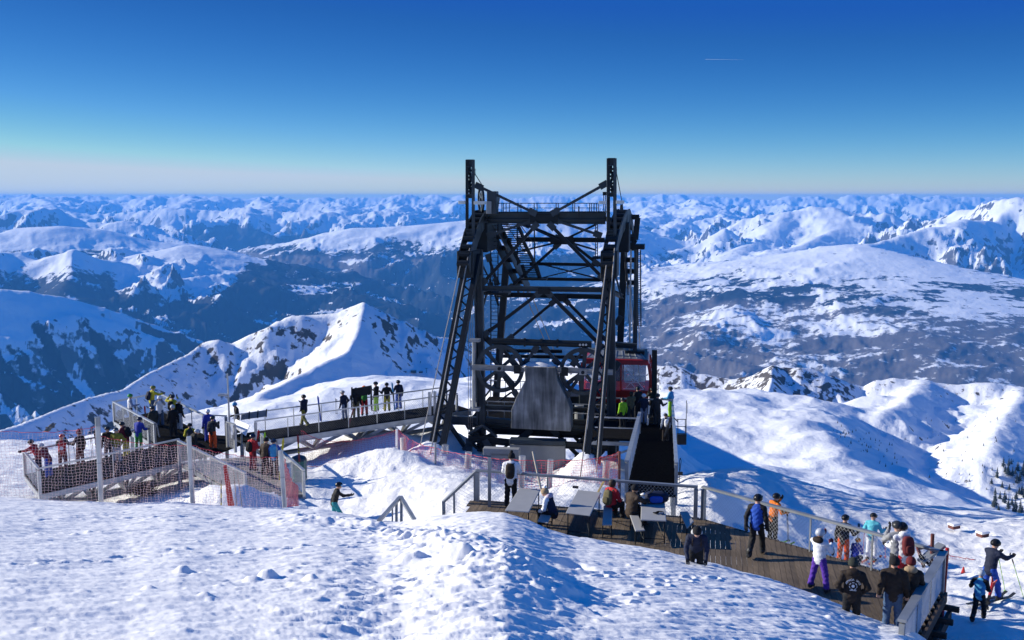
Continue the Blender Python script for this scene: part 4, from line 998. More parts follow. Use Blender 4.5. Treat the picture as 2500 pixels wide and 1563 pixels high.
def clip_line(poly, a, d):
    """parameter interval of the line a + t d inside a convex or nearly convex polygon"""
    ts = []
    for i in range(len(poly)):
        p, q = poly[i], poly[(i + 1) % len(poly)]
        ex, ey = q[0] - p[0], q[1] - p[1]; den = d[0] * ey - d[1] * ex
        if abs(den) < 1e-9: continue
        t = ((p[0] - a[0]) * ey - (p[1] - a[1]) * ex) / den; s_ = ((p[0] - a[0]) * d[1] - (p[1] - a[1]) * d[0]) / den
        if -1e-6 <= s_ <= 1 + 1e-6: ts.append(t)
    return (min(ts), max(ts)) if len(ts) >= 2 else None
def planks(parent, poly, d, w, gap, z, th, m, name="plank"):
    d = Vector((d[0], d[1])).normalized(); nrm = Vector((d.y, -d.x))
    us = [Vector(p[:2]).dot(nrm) for p in poly]; u = min(us) + w / 2; k = 0
    rnd = random.Random(7)
    while u < max(us) - w / 3:
        a = nrm * u; r = clip_line([p[:2] for p in poly], a, d)
        if r and r[1] - r[0] > .2:
            p0, p1 = a + d * r[0], a + d * r[1]
            zz = z + rnd.uniform(-.004, .004)
            MB().beam((p0.x, p0.y, zz - th / 2), (p1.x, p1.y, zz - th / 2), w - gap, th).build(name, m, parent)
        u += w; k += 1
def diamond(a, b, up, sp=.11, r=.004, ang=.55):
    """woven wire infill over the parallelogram a-b, up"""
    a, b, up = Vector(a), Vector(b), Vector(up); L = (b - a).length; H = up.length; q = MB()
    e = (b - a) / L; f = up / H; run = H / ang * .5
    n = int((L + run) / sp) + 1
    for sgn in (1, -1):
        for k in range(n + 1):
            s0 = k * sp - run if sgn > 0 else k * sp; s1 = s0 + sgn * run
            t0, t1 = 0.0, 1.0
            for lim in (0.0, L):
                if (s0 - lim) * (s1 - lim) < 0:
                    t = (lim - s0) / (s1 - s0)
                    if (s0 < 0 and lim == 0) or (s0 > L and lim == L): t0 = max(t0, t)
                    else: t1 = min(t1, t)
            if (s0 < 0 and s1 < 0) or (s0 > L and s1 > L) or t1 <= t0: continue
            sa, sb = s0 + (s1 - s0) * t0, s0 + (s1 - s0) * t1
            if not (-1e-6 <= sa <= L + 1e-6 and -1e-6 <= sb <= L + 1e-6): continue
            q.tube(a + e * sa + f * H * t0, a + e * sb + f * H * t1, r, n=3, cap=False)
    return q
def railing(name, label, pts, h=1.1, post=1.6, pm=GALV, rail=(.11, .06), mesh=.11, mr=.004, mm=None, z_off=0.0, post_w=.07, skip_mesh=False, mid=False, heavy=()):
    """railing along base points: posts, top rail, wire infill, bottom wire"""
    base = Vector(pts[0]); t = thing(name, label, "railing", base)
    H = Vector((0, 0, h))
    for i, (a, b) in enumerate(zip(pts[:-1], pts[1:])):
        a, b = Vector(a), Vector(b); L = (b - a).length; n = max(1, round(L / post)); d = (b - a) / L
        for k in range(n + (1 if i == len(pts) - 2 else 0)):
            p = a + d * (L * k / n); wv = post_w * (1.7 if (k in (0, n)) else .55)
            MB().beam(p - Vector((0, 0, .12)), p + H - Vector((0, 0, rail[1])), wv, wv, up=d).build("post", pm, t)
        MB().beam(a + H - d * .05, b + H + d * .05, rail[0], rail[1]).build("top_rail", pm, t)
        if mid: MB().beam(a + H * .5, b + H * .5, .035, .035).build("mid_rail", pm, t)
        if not skip_mesh:
            o = diamond(a + Vector((0, 0, .04)), b + Vector((0, 0, .04)), H - Vector((0, 0, .1)), mesh, mr).build("wire_mesh", mm or MESHW, t); o['kind'] = 'stuff'
    return t

# ------------------------------------------------------------------ sun deck
D_A, D_B, D_C, D_D = PZ(1166, 1222, 0), PZ(1706, 1266, 0), PZ(2300, 1440, 0), PZ(2200, 1622, 0)
DK = [D_A, D_B, D_C, D_D, Vector((5.0, 20.6, 0)), Vector((-1.0, 24.5, 0)), Vector((-1.6, 29.5, 0)), Vector((D_A.x - .25, D_A.y, 0))]
deck = thing("wooden_sun_deck", "weathered wooden sun deck of narrow boards half buried by the snow bank", "deck", (4, 28, -.3))
planks(deck, DK, (.20, 1), .145, .007, 0.0, .045, WOOD)
q = MB()
for k in range(9):
    t = (k + .5) / 9; y = 21.5 + 12 * t
    r = clip_line([p[:2] for p in DK], (0, y), (1, -.12))
    if r: MB().beam((r[0] + .1, y - .12 * r[0], -.14), (r[1] - .1, y - .12 * r[1], -.14), .12, .18).build("joist", TIMB, deck)
# fascia and posts along the open right-hand edge
ed = (D_D - D_C).normalized(); outn = Vector((-ed.y, ed.x, 0)); outn = outn if outn.x > 0 else -outn
MB().beam(D_C + outn * .10 + Vector((0, 0, -.17)), D_D + outn * .10 + Vector((0, 0, -.17)), .07, .26).build("fascia_board", TIMB, deck)
MB().beam(D_C + outn * .22 + Vector((0, 0, -.62)), D_D + outn * .22 + Vector((0, 0, -.62)), .09, .30).build("fascia_board", TIMB, deck)
for k in range(6):
    p = D_C.lerp(D_D, (k + .1) / 5.4)
    MB().beam(p - outn * .05 + Vector((0, 0, -.05)), p - outn * .05 + Vector((0, 0, -2.0)), .14, .14).build("support_post", TIMB, deck)
    MB().beam(p - outn * .1 + Vector((0, 0, -.42)), p + outn * .45 + Vector((0, 0, -.42)), .1, .14).build("bracket", TIMB, deck)
be = (D_C - D_B).normalized()
for a, b in ((D_A, D_B), (D_B, D_C)):
    dd_ = (b - a).normalized(); nn = Vector((-dd_.y, dd_.x, 0))
    MB().beam(a + nn * .06 + Vector((0, 0, -.12)), b + nn * .06 + Vector((0, 0, -.12)), .06, .24).build("fascia_board", TIMB, deck)
railing("deck_railing", "zinc railing with wire mesh behind the tables, along the deck's far edge", [D_A + Vector((0, -.06, 0)), D_B + Vector((-.12, -.06, 0))], 1.06, 2.3, GALVD, (.13, .07), .115, .0032)
railing("deck_railing", "long zinc railing with wire mesh slanting down the deck's right half", [D_B + Vector((.12, -.1, 0)), D_C + Vector((-.1, -.08, 0))], 1.06, 1.95, GALVD, (.13, .07), .115, .0032)
railing("deck_railing", "short broad topped railing closing the deck's right end", [D_C + Vector((-.06, -.1, 0)), D_D + Vector((-.06, -.1, 0))], 1.06, 1.55, GALVD, (.19, .07), .085, .006)
# stair handrail at the left end
sA, sB = D_A + Vector((0, 0, 1.06)), P(1083, 1225, 32.4)
hr = thing("stair_handrail", "zinc stair handrail sloping down at the deck's left end", "handrail", (sB.x, sB.y, -1.2))
MB().beam(sA, sB, .13, .08).build("rail", GALVD, hr)
MB().beam(sB + Vector((0, 0, .02)), sB + Vector((.02, 0, -1.5)), .11, .11).build("post", GALVD, hr)
for px in (1108, 1157): 
    t = (px - 1083) / (1164 - 1083); p = sB.lerp(sA, t); MB().beam(p, p - Vector((0, 0, 1.35)), .07, .07).build("post", GALVD, hr)
o = diamond(sB - Vector((0, 0, 1.0)), sA - Vector((0, 0, 1.0)), (0, 0, .95), .11, .0042).build("wire_mesh", MESHW, hr); o['kind'] = 'stuff'
pp = P(1195, 1245, 32.0)
po = MB().beam(Vector((pp.x, pp.y, -.4)), P(1195, 1118, 32.0), .11, .11).build("steel_post", GALVD); tag(po, "lone tall zinc post left of the person leaning on the railing", "post")
# second handrail: inverted V in the dip of the snow
vr = thing("stair_handrail", "zinc handrails meeting in an upturned V in the snow dip", "handrail", P(975, 1262, 31.4))
vt = P(978, 1213, 33.5)
for px, py, Y in ((925, 1272, 31.0), (1012, 1270, 31.0)):
    MB().beam(vt, P(px, py, Y), .13, .08).build("rail", GALVD, vr)
for px in (968, 980): MB().beam(P(px, 1222, 33.5), P(px, 1300, 33.5), .09, .09).build("post", GALVD, vr)
MB().beam(P(958, 1235, 33.2), P(958, 1300, 33.2), .05, .05).build("post", GALVD, vr)

# ------------------------------------------------------------------ walkway from the deck to the tower
W0, W1 = Vector((pxX(1588, 33.4, 1260), 33.4, -.06)), Vector((pxX(1604, 55.0, 1020), 55.0, -2.55))
wd = (W1 - W0).normalized(); wn_ = Vector((wd.y, -wd.x, 0)).normalized()
wk = thing("tower_walkway", "black grated walkway leading from the deck to the cableway tower", "walkway", W0)
hw = .86
nseg = 22
for k in range(nseg):
    a, b = W0.lerp(W1, k / nseg), W0.lerp(W1, (k + .985) / nseg)
    q = MB(); nbar = int((b - a).length / .033)
    for j in range(nbar):
        p = a.lerp(b, (j + .5) / nbar) - Vector((0, 0, .016)); q.beam(p - wn_ * hw, p + wn_ * hw, .004, .032)
    for j in range(3): q.beam(a + wn_ * (hw * (j - 1)) - Vector((0, 0, .04)), b + wn_ * (hw * (j - 1)) - Vector((0, 0, .04)), .03, .02)
    q.build("floor_grating", GRATE, wk)
for s_ in (-1, 1):
    ps = [W0 + wn_ * hw * s_, W1 + wn_ * hw * s_]
    q = MB(); q.beam(ps[0] - Vector((0, 0, .16)), ps[1] - Vector((0, 0, .16)), .1, .26); q.build("side_beam", GALVD, wk)
for k in range(5):
    p = W0.lerp(W1, (k + .5) / 5); MB().beam(p - wn_ * .8 - Vector((0, 0, .2)), Vector((p.x, p.y, near_z(p.x, p.y) - .3)) - wn_ * .8, .16, .16).build("support_leg", GALVD, wk)
    MB().beam(p + wn_ * .8 - Vector((0, 0, .2)), Vector((p.x, p.y, near_z(p.x, p.y) - .3)) + wn_ * .8, .16, .16).build("support_leg", GALVD, wk)
railing("walkway_railing", "zinc railing on the left side of the black walkway to the tower", [W0 - wn_ * hw + wd * .5, W1 - wn_ * hw - wd * 4.5], 1.12, 1.9, GALV, (.16, .06), .11, .005)
railing("walkway_railing", "zinc railing on the right side of the black walkway to the tower", [W0 + wn_ * hw + wd * .5, W1 + wn_ * hw], 1.12, 1.9, GALV, (.13, .06), .11, .005)
# gate mesh where it meets the deck
# end platform by the cabin
E0, E1 = W1 - wn_ * 3.6 - wd * 4.6 , W1 + wn_ * hw
zE = W1.z
ep = thing("boarding_platform", "small dark boarding platform between the walkway and the red cabin", "platform", (W1.x - 2, W1.y, zE))
pl_ = [E0 + wd * 1.0, W1 - wn_ * hw - wd * 3.6, W1 + wn_ * (hw) , W1 + wn_ * hw + wd * 1.6, W1 - wn_ * 3.6 + wd * 1.6]
MB().prism([Vector((p.x, p.y, zE - .02)) for p in pl_], (0, 0, -.14)).build("floor", GRATE, ep)
for p in pl_[:2]: MB().beam(Vector((p.x, p.y, zE)), Vector((p.x, p.y, zE + 1.1)), .07).build("post", GALV, ep)
MB().beam(Vector((pl_[0].x, pl_[0].y, zE + 1.1)), Vector((pl_[1].x, pl_[1].y, zE + 1.1)), .07).build("rail", GALV, ep)
MB().beam(Vector((pl_[0].x, pl_[0].y, zE + .55)), Vector((pl_[1].x, pl_[1].y, zE + .55)), .05).build("rail", GALV, ep)
MB().beam(Vector((pl_[3].x, pl_[3].y, zE + 1.1)), Vector((pl_[4].x, pl_[4].y, zE + 1.1)), .07).build("rail", GALV, ep)
for k in range(4):
    p = pl_[3].lerp(pl_[4], k / 3); MB().beam(Vector((p.x, p.y, zE)), Vector((p.x, p.y, zE + 1.1)), .06).build("post", GALV, ep)
for p in pl_: MB().beam(Vector((p.x, p.y, zE - .1)), Vector((p.x, p.y, near_z(p.x, p.y) - .4)), .18).build("leg", STEEL, ep)
for a, b in ((pl_[0], pl_[1]),):
    MB().beam(Vector((a.x, a.y, zE - .3)), Vector((b.x, b.y, zE - .3)), .1, .2).build("edge_beam", GALVD, ep)
    MB().beam(Vector((a.x, a.y, zE - 1.5)), Vector((b.x, b.y, zE - .4)), .09).build("brace", GALVD, ep)
# measuring basket hanging right of the walkway
bx_ = P(1668, 1030, 47)
bk = thing("instrument_basket", "small dark instrument box in a thin frame right of the walkway", "instrument", (bx_.x, bx_.y, P(1668, 1088, 47).z))
MB().box(P(1664, 1072, 47), .42, .35, .5).build("box", STEEL, bk, bevel=.02)
for px in (1655, 1673): MB().beam(P(px, 1062, 47), P(px, 1024, 47), .03).build("frame_bar", STEEL2, bk)
for py in (1024, 1042): MB().beam(P(1652, py, 47), P(1676, py, 47), .03).build("frame_bar", STEEL2, bk)
MB().beam(P(1675, 1066, 47), P(1676, 978, 47), .03).build("mast", STEEL2, bk)
MB().beam(P(1679, 1010, 47), P(1679, 984, 47), .02).build("aerial", GALV, bk)
MB().beam(P(1655, 1030, 47), P(1645, 1020, 46.6), .04).build("arm", STEEL2, bk)
pm_ = P(1659, 1155, 46)
pr = thing("probe_pole", "short black snow probe on a bent rod right of the walkway", "pole", (pm_.x, pm_.y, near_z(pm_.x, pm_.y)))
MB().path([Vector((pm_.x, pm_.y, near_z(pm_.x, pm_.y) - .2)), P(1659, 1125, 46), P(1661, 1118, 46), P(1663, 1126, 46), P(1660, 1150, 46)], .018).build("rod", STEEL, pr)
MB().box(P(1660, 1156, 46), .25, .12, .14).build("sensor", STEEL, pr)

# ------------------------------------------------------------------ left: bridge and platforms, floor level
LZ = -2.72
def F(px, py): return PZ(px, py, LZ)
BR_A, BR_B = F(604, 1082), F(1150, 1000)
bd_ = (BR_B - BR_A).normalized(); bn_ = Vector((-bd_.y, bd_.x, 0)); BW = 2.25
bridge = thing("steel_footbridge", "steel footbridge with black grating and triangular trusses left of the tower", "bridge", BR_A)
BL = (BR_B - BR_A).length; nb = 24
for k in range(nb):
    a, b = BR_A + bd_ * (BL * k / nb), BR_A + bd_ * (BL * (k + .99) / nb)
    MB().prism([a, b, b + bn_ * BW, a + bn_ * BW], (0, 0, -.05)).build("floor_grating", GRATE, bridge)
for s_ in (0, BW):
    a, b = BR_A + bn_ * s_, BR_B + bn_ * s_
    MB().beam(a - Vector((0, 0, .17)), b - Vector((0, 0, .17)), .12, .30).build("edge_beam", GALV, bridge)
    MB().beam(a - bn_ * (.075 if s_ == 0 else -.075) - Vector((0, 0, .30)), b - bn_ * (.075 if s_ == 0 else -.075) - Vector((0, 0, .30)), .05, .05).build("edge_flange", GALV, bridge)
lc = BR_A + bn_ * BW * .5 - Vector((0, 0, 1.15)); lcb = BR_B + bn_ * BW * .5 - Vector((0, 0, 1.15))
MB().tube(lc + bd_ * 1.5, lcb - bd_ * 1.0, .14, n=12).build("lower_chord", GALVD, bridge, smooth=True)
nt = 5
for k in range(nt):
    c = lc + bd_ * (BL * (k + .5) / nt)
    for s_ in (0, BW):
        for o_ in (-.5, .5):
            t = BR_A + bn_ * s_ + bd_ * (BL * (k + .5 + o_ * .86) / nt) - Vector((0, 0, .28))
            MB().beam(c, t, .17, .17).build("truss_bar", GALV, bridge)
        if s_ == 0: MB().beam(c, BR_A + bd_ * (BL * (k + .5) / nt) - Vector((0, 0, .28)), .1, .1).build("truss_bar", GALVD, bridge)
    MB().box(c + Vector((0, 0, .05)), .5, .3, .24, math.atan2(bd_.y, bd_.x)).build("node_plate", GALVD, bridge)
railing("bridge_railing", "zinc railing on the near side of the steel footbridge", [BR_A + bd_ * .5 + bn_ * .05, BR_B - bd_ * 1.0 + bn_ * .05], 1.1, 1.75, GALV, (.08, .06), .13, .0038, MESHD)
railing("bridge_railing", "zinc railing on the far side of the steel footbridge", [BR_A + bd_ * .2 + bn_ * (BW - .05), BR_B - bd_ * .4 + bn_ * (BW - .05)], 1.1, 1.75, GALV, (.08, .06), .16, .0035)
for px in (1049, 1062):
    p = F(px, 1014 - (px - 1049) * .16); MB().beam(p - Vector((0, 0, .1)), p + Vector((0, 0, 1.4)), .16, .16).build("portal_post", GALV, bridge)
for k in (.42, .86):
    p = lc.lerp(lcb, k); MB().tube(p, Vector((p.x, p.y, near_z(p.x, p.y) - .5)), .16, n=10).build("pier", GALVD, bridge)

def floor_poly(name, label, pts, m, th=.06, edge=True, cat="platform"):
    t = thing(name, label, cat, pts[0])
    MB().prism(pts, (0, 0, -th)).build("floor", m, t)
    if edge:
        for a, b in zip(pts, pts[1:] + pts[:1]):
            MB().beam(Vector(a) - Vector((0, 0, .19)), Vector(b) - Vector((0, 0, .19)), .1, .24).build("edge_beam", GALV, t)
    return t
A_n0, A_n1, A_f0 = F(98, 1204), F(438, 1126), F(62, 1158)
A_f1 = A_n1 + (A_f0 - A_n0)
arm = floor_poly("viewing_platform", "long zinc viewing platform with dark grating at far left", [A_n0, A_n1, A_f1, A_f0], GRATE)
ad_ = (A_n1 - A_n0).normalized(); an_ = (A_f0 - A_n0)
mid0 = (A_n0 + A_f0) / 2 - Vector((0, 0, 1.35)); mid1 = (A_n1 + A_f1) / 2 - Vector((0, 0, 1.35))
MB().beam(mid0 + ad_ * 2.4, mid1 + ad_ * 2, .3, .34).build("lower_chord", GALVD, arm, bevel=.03)
AL = (A_n1 - A_n0).length
for k in range(4):
    c = mid0 + ad_ * (AL * (k + .62) / 4)
    for e in (A_n0, A_f0):
        for o_ in (-.46, .46):
            MB().beam(c, e + ad_ * (AL * (k + .62 + o_) / 4) - Vector((0, 0, .28)), .15, .15).build("truss_bar", GALV, arm)
        MB().beam(c, e + ad_ * (AL * (k + .62) / 4) - Vector((0, 0, .28)), .11, .11).build("truss_bar", GALVD, arm)
MB().beam(A_n0 - Vector((0, 0, .3)), mid0 + ad_ * 2.6, .14, .14).build("truss_bar", GALV, arm)
for k in (.25, .75):
    p = mid0.lerp(mid1, k); MB().tube(p, Vector((p.x, p.y, near_z(p.x, p.y) - .5)), .2, n=10).build("pier", GALVD, arm)
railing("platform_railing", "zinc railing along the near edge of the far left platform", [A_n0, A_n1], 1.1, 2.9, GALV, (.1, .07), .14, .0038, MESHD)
railing("platform_railing", "zinc railing closing the left end of the far left platform", [A_f0, A_n0], 1.1, 1.8, GALV, (.1, .07), .14, .004)
railing("platform_railing", "zinc railing along the back edge of the far left platform", [A_f0, A_f1 - ad_ * .5], 1.1, 2.2, GALV, (.1, .07), .2, .0035)
PL0, PL1, PR0, PR1 = PZ(377, 1034, LZ + 1.1), PZ(277, 981, LZ + 1.1), PZ(497, 1013, LZ + 1.1), PZ(387, 959, LZ + 1.1)
for p in (PL0, PL1, PR0, PR1): p.z = LZ
pier = floor_poly("viewing_platform", "crowded zinc lookout pier pointing away behind the left platform", [PL0, PR0, PR1, PL1], GRATE)
for k in (.1, .55, .95):
    for e, f in ((PL0, PL1), (PR0, PR1)):
        p = e.lerp(f, k); MB().beam(p - Vector((0, 0, .2)), Vector((p.x, p.y, near_z(p.x, p.y) - .5)), .16).build("leg", GALVD, pier)
railing("platform_railing", "zinc railing on the left side of the crowded lookout pier", [PL1, PL0], 1.1, 1.9, GALV, (.12, .07), .12, .0045)
railing("platform_railing", "zinc railing on the right side of the crowded lookout pier", [PR1, PR0], 1.1, 1.9, GALV, (.12, .07), .12, .0045)
railing("platform_railing", "zinc railing across the far end of the crowded lookout pier", [PL1, PR1], 1.1, 1.5, GALV, (.12, .07), .14, .004)
J = [A_n1, F(520, 1112), BR_A - bd_ * .3, BR_A - bd_ * .3 + bn_ * BW, PR0, PL0, A_f1]
junc = floor_poly("junction_platform", "dark landing where footbridge, lookout pier and left platform meet", J, GRATE, edge=False)
for p in J: MB().beam(p - Vector((0, 0, .06)), Vector((p.x, p.y, near_z(p.x, p.y) - .4)), .16).build("leg", GALVD, junc)
railing("platform_railing", "short zinc railing between the lookout pier and the footbridge", [PR0, BR_A - bd_ * .3 + bn_ * BW], 1.1, 1.8, GALV, (.1, .06), .14, .004)
# wooden ramp coming down towards the viewer
RA, RB, RC, RD_ = A_n1 + Vector((.2, -.2, 0)), F(640, 1112), F(742, 1196), F(600, 1204)
RC = RC + Vector((0, 0, -.2)); RD_ = RD_ + Vector((0, 0, -.2))
ramp = thing("boarded_ramp", "grey boarded ramp with gaps between boards, leading off the landing", "ramp", RD_)
e0, e1 = (RD_ - RA), (RC - RB); nb = 30
for k in range(nb):
    a0, a1 = RA + e0 * (k / nb), RA + e0 * ((k + .86) / nb); b0, b1 = RB + e1 * (k / nb), RB + e1 * ((k + .86) / nb)
    MB().prism([a0, b0, b1, a1], (0, 0, -.045)).build("board", WOODG, ramp)
for a, b in ((RA, RD_), (RB, RC)): MB().beam(a - Vector((0, 0, .16)), b - Vector((0, 0, .16)), .1, .2).build("stringer", GALVD, ramp)
for p in (RC, RD_, (RA + RD_) / 2, (RB + RC) / 2): MB().beam(p - Vector((0, 0, .1)), Vector((p.x, p.y, near_z(p.x, p.y) - .4)), .14).build("leg", GALVD, ramp)
for k in range(4):
    t = (k + 1) / 4; a, b = RD_ + e0.normalized() * (.55 * (k + .3)), RC + e1.normalized() * (.55 * (k + .3))
    MB().prism([a - Vector((0, 0, .22 * (k + 1))), b - Vector((0, 0, .22 * (k + 1))), b + e1.normalized() * .42 - Vector((0, 0, .22 * (k + 1))), a + e0.normalized() * .42 - Vector((0, 0, .22 * (k + 1)))], (0, 0, -.045)).build("step", WOODG, ramp)
railing("ramp_railing", "bright zinc railing with wire mesh on the near side of the boarded ramp", [RA + Vector((-.1, -.1, 0)), RD_], 1.1, 1.9, GALV, (.12, .07), .10, .0052)
railing("ramp_railing", "zinc railing on the far side of the boarded ramp beside the rubbish bin", [RB, RC], 1.1, 1.9, GALV, (.12, .07), .11, .0045)
b0 = BR_A + Vector((-.3, .1, 0))
railing("mesh_panel_railing", "short zinc mesh panel standing by the white board at the bridge end", [F(556, 1092), F(575, 1099)], 1.35, 1.0, GALV, (.09, .06), .08, .007)
# ================================================================== people
def surface_nets(D, lo, h):
    """quad mesh of the zero level of a sampled distance field"""
    ins = D < 0
    c = [ins[i:D.shape[0] - 1 + i, j:D.shape[1] - 1 + j, k:D.shape[2] - 1 + k] for i in (0, 1) for j in (0, 1) for k in (0, 1)]
    cnt = sum(x.astype(np.int8) for x in c); act = (cnt > 0) & (cnt < 8)
    idx = -np.ones(act.shape, dtype=np.int64); cells = np.argwhere(act); idx[act] = np.arange(len(cells))
    acc = np.zeros((len(cells), 3)); w = np.zeros(len(cells))
    corners = [(i, j, k) for i in (0, 1) for j in (0, 1) for k in (0, 1)]
    for a in range(8):
        for b in range(a + 1, 8):
            if sum(abs(x - y) for x, y in zip(corners[a], corners[b])) != 1: continue
            pa, pb = cells + corners[a], cells + corners[b]
            da, db_ = D[tuple(pa.T)], D[tuple(pb.T)]; m = (da < 0) != (db_ < 0)
            t = np.where(m, da / np.where(m, da - db_, 1), 0)[:, None]
            acc += np.where(m[:, None], pa + (pb - pa) * t, 0); w += m
    V = lo + h * acc / w[:, None]
    faces = []
    for ax in range(3):
        sl0 = [slice(None)] * 3; sl1 = [slice(None)] * 3; sl0[ax] = slice(0, -1); sl1[ax] = slice(1, None)
        a, b = ins[tuple(sl0)], ins[tuple(sl1)]
        e1, e2 = (ax + 1) % 3, (ax + 2) % 3
        for fwd in (True, False):
            E = np.argwhere((a & ~b) if fwd else (~a & b))
            E = E[(E[:, e1] > 0) & (E[:, e2] > 0) & (E[:, e1] < D.shape[e1] - 1) & (E[:, e2] < D.shape[e2] - 1)]
            def q(d1, d2):
                P_ = E.copy(); P_[:, e1] -= d1; P_[:, e2] -= d2; return idx[tuple(P_.T)]
            f = np.stack([q(1, 1), q(0, 1), q(0, 0), q(1, 0)], 1)
            faces.append(f if fwd else f[:, ::-1])
    return V, np.concatenate(faces)

CLOTH = {}
def cloth(c, rough=.75):
    key = tuple(round(x, 3) for x in c) + (rough,)
    if key not in CLOTH:
        CLOTH[key] = mat("fabric_%d" % len(CLOTH), c, rough, 0, .16, 9, .5, 22, .25)
    return CLOTH[key]
SKIN = mat("skin", (.46, .27, .20), .55, 0, .06, 20)
HAIRM = mat("brown_hair", (.06, .035, .02), .6, 0, .3, 30)
COLS = dict(black=(.012, .012, .014), navy=(.012, .018, .045), blue=(.02, .08, .42), royal=(.03, .05, .36), lblue=(.06, .30, .55), cyan=(.10, .45, .55), red=(.45, .022, .03), dred=(.16, .02, .03), orange=(.72, .18, .02), oranger=(.62, .09, .02),
            yellow=(.50, .44, .03), olive=(.20, .19, .03), lime=(.26, .55, .02), green=(.05, .30, .07), white=(.74, .75, .78), grey=(.25, .26, .28), lgrey=(.45, .46, .48), brown=(.045, .030, .022), dbrown=(.026, .018, .014), purple=(.085, .03, .30),
            jeans=(.05, .09, .17), lilac=(.50, .42, .52), camo=(.03, .035, .03), tan=(.33, .24, .15), silver=(.42, .45, .50), teal=(.02, .22, .26), maroon=(.12, .018, .022), khaki=(.14, .12, .06), bluegrey=(.22, .26, .36), char=(.03, .032, .036))

# shared small meshes --------------------------------------------------
def lathe_mesh(name, prof, n=16, sx=1.0, sy=1.0):
    vs_, fs = [], []
    for r, z in prof:
        for k in range(n):
            t = 2 * math.pi * k / n; vs_.append((r * math.cos(t) * sx, r * math.sin(t) * sy, z))
    for i in range(len(prof) - 1):
        for k in range(n): fs.append((i * n + k, i * n + (k + 1) % n, (i + 1) * n + (k + 1) % n, (i + 1) * n + k))
    fs.append(tuple(range(n - 1, -1, -1))); fs.append(tuple(range((len(prof) - 1) * n, len(prof) * n)))
    me = bpy.data.meshes.new(name); me.from_pydata(vs_, [], fs); me.polygons.foreach_set("use_smooth", [True] * len(me.polygons)); me.update()
    return me
def helmet_mesh():
    vs_, fs = [], []; n, mrows = 20, 9
    for i in range(mrows):
        ph = (i / (mrows - 1)) * R(112)
        for k in range(n):
            t = 2 * math.pi * k / n
            cut = 1 - .18 * max(0, math.sin(t)) ** 2 * (i / (mrows - 1)) ** 2     # higher over the face
            p = ph * cut; r = math.sin(p) * (1.0 if i < mrows - 1 else .97)
            vs_.append((.128 * r * math.cos(t), .150 * r * math.sin(t) - .008, .128 * math.cos(p)))
    for i in range(mrows - 1):
        for k in range(n): fs.append((i * n + k, (i + 1) * n + k, (i + 1) * n + (k + 1) % n, i * n + (k + 1) % n))
    me = bpy.data.meshes.new("helmet"); me.from_pydata(vs_, [], fs); me.polygons.foreach_set("use_smooth", [True] * len(me.polygons)); me.update()
    return me
HELM = helmet_mesh()
BEAN = lathe_mesh("beanie", [(.118, -.035), (.125, .0), (.122, .05), (.10, .10), (.06, .135), (.02, .145)], 16, .95, 1.1)
HAIR = lathe_mesh("hair", [(.05, -.16), (.10, -.08), (.116, .0), (.118, .05), (.095, .10), (.05, .125), (.01, .13)], 14, .98, 1.05)
POM = lathe_mesh("pompom", [(.01, -.05), (.04, -.035), (.055, 0), (.04, .035), (.01, .05)], 8)
def goggle_mesh():
    vs_, fs = [], []; n = 9
    for i, (rr, z) in enumerate(((.112, -.035), (.136, -.03), (.136, .035), (.112, .04))):
        for k in range(n):
            t = R(90) + R(-62 + 124 * k / (n - 1)); vs_.append((rr * .97 * math.cos(t), rr * 1.1 * math.sin(t), z))
    for i in range(3):
        for k in range(n - 1): fs.append((i * n + k, i * n + k + 1, (i + 1) * n + k + 1, (i + 1) * n + k))
    me = bpy.data.meshes.new("goggles"); me.from_pydata(vs_, [], fs); me.polygons.foreach_set("use_smooth", [True] * len(me.polygons)); me.update()
    return me
GOGG = goggle_mesh()
def hand_mesh():
    """palm with five bent fingers, along -z from the wrist"""
    q = MB(); q.beam((0, 0, .02), (0, .005, -.085), .085, .034, up=(0, 1, 0))
    for k, (x, L) in enumerate(((-.033, .062), (-.011, .074), (.011, .070), (.032, .055))):
        a = Vector((x, .004, -.08)); b = a + Vector((0, .012, -L * .55)); c = b + Vector((0, .032, -L * .42))
        q.beam(a, b, .019, .021, up=(0, 1, 0)); q.beam(b, c, .017, .019, up=(0, 1, 0))
    a = Vector((-.04, .004, -.02)); b = a + Vector((-.028, .018, -.035)); c = b + Vector((-.004, .02, -.032))
    q.beam(a, b, .024, .024, up=(0, 1, 0)); q.beam(b, c, .020, .021, up=(0, 1, 0))
    me = bpy.data.meshes.new("hand"); me.from_pydata(q.v, [], q.f); me.update(); return me
HANDM = hand_mesh()
def rbox_mesh(name, sx, sy, sz, p=3.2, n=12):
    vs_, fs = [], []
    def se(c): return math.copysign(abs(c) ** (2 / p), c)
    for i in range(n + 1):
        ph = -math.pi / 2 + math.pi * i / n
        for k in range(2 * n):
            t = math.pi * k / n
            vs_.append((sx / 2 * se(math.cos(ph)) * se(math.cos(t)), sy / 2 * se(math.cos(ph)) * se(math.sin(t)), sz / 2 * se(math.sin(ph))))
    m = 2 * n
    for i in range(n):
        for k in range(m): fs.append((i * m + k, i * m + (k + 1) % m, (i + 1) * m + (k + 1) % m, (i + 1) * m + k))
    me = bpy.data.meshes.new(name); me.from_pydata(vs_, [], fs); me.polygons.foreach_set("use_smooth", [True] * len(me.polygons)); me.update(); return me
PACKM, PACKP = rbox_mesh("backpack", .30, .19, .50), rbox_mesh("pack_pocket", .22, .10, .22)
FURM = rbox_mesh("fur_collar", .40, .30, .12, 2.2)
HOODM = rbox_mesh("hood", .30, .20, .17, 2.4)
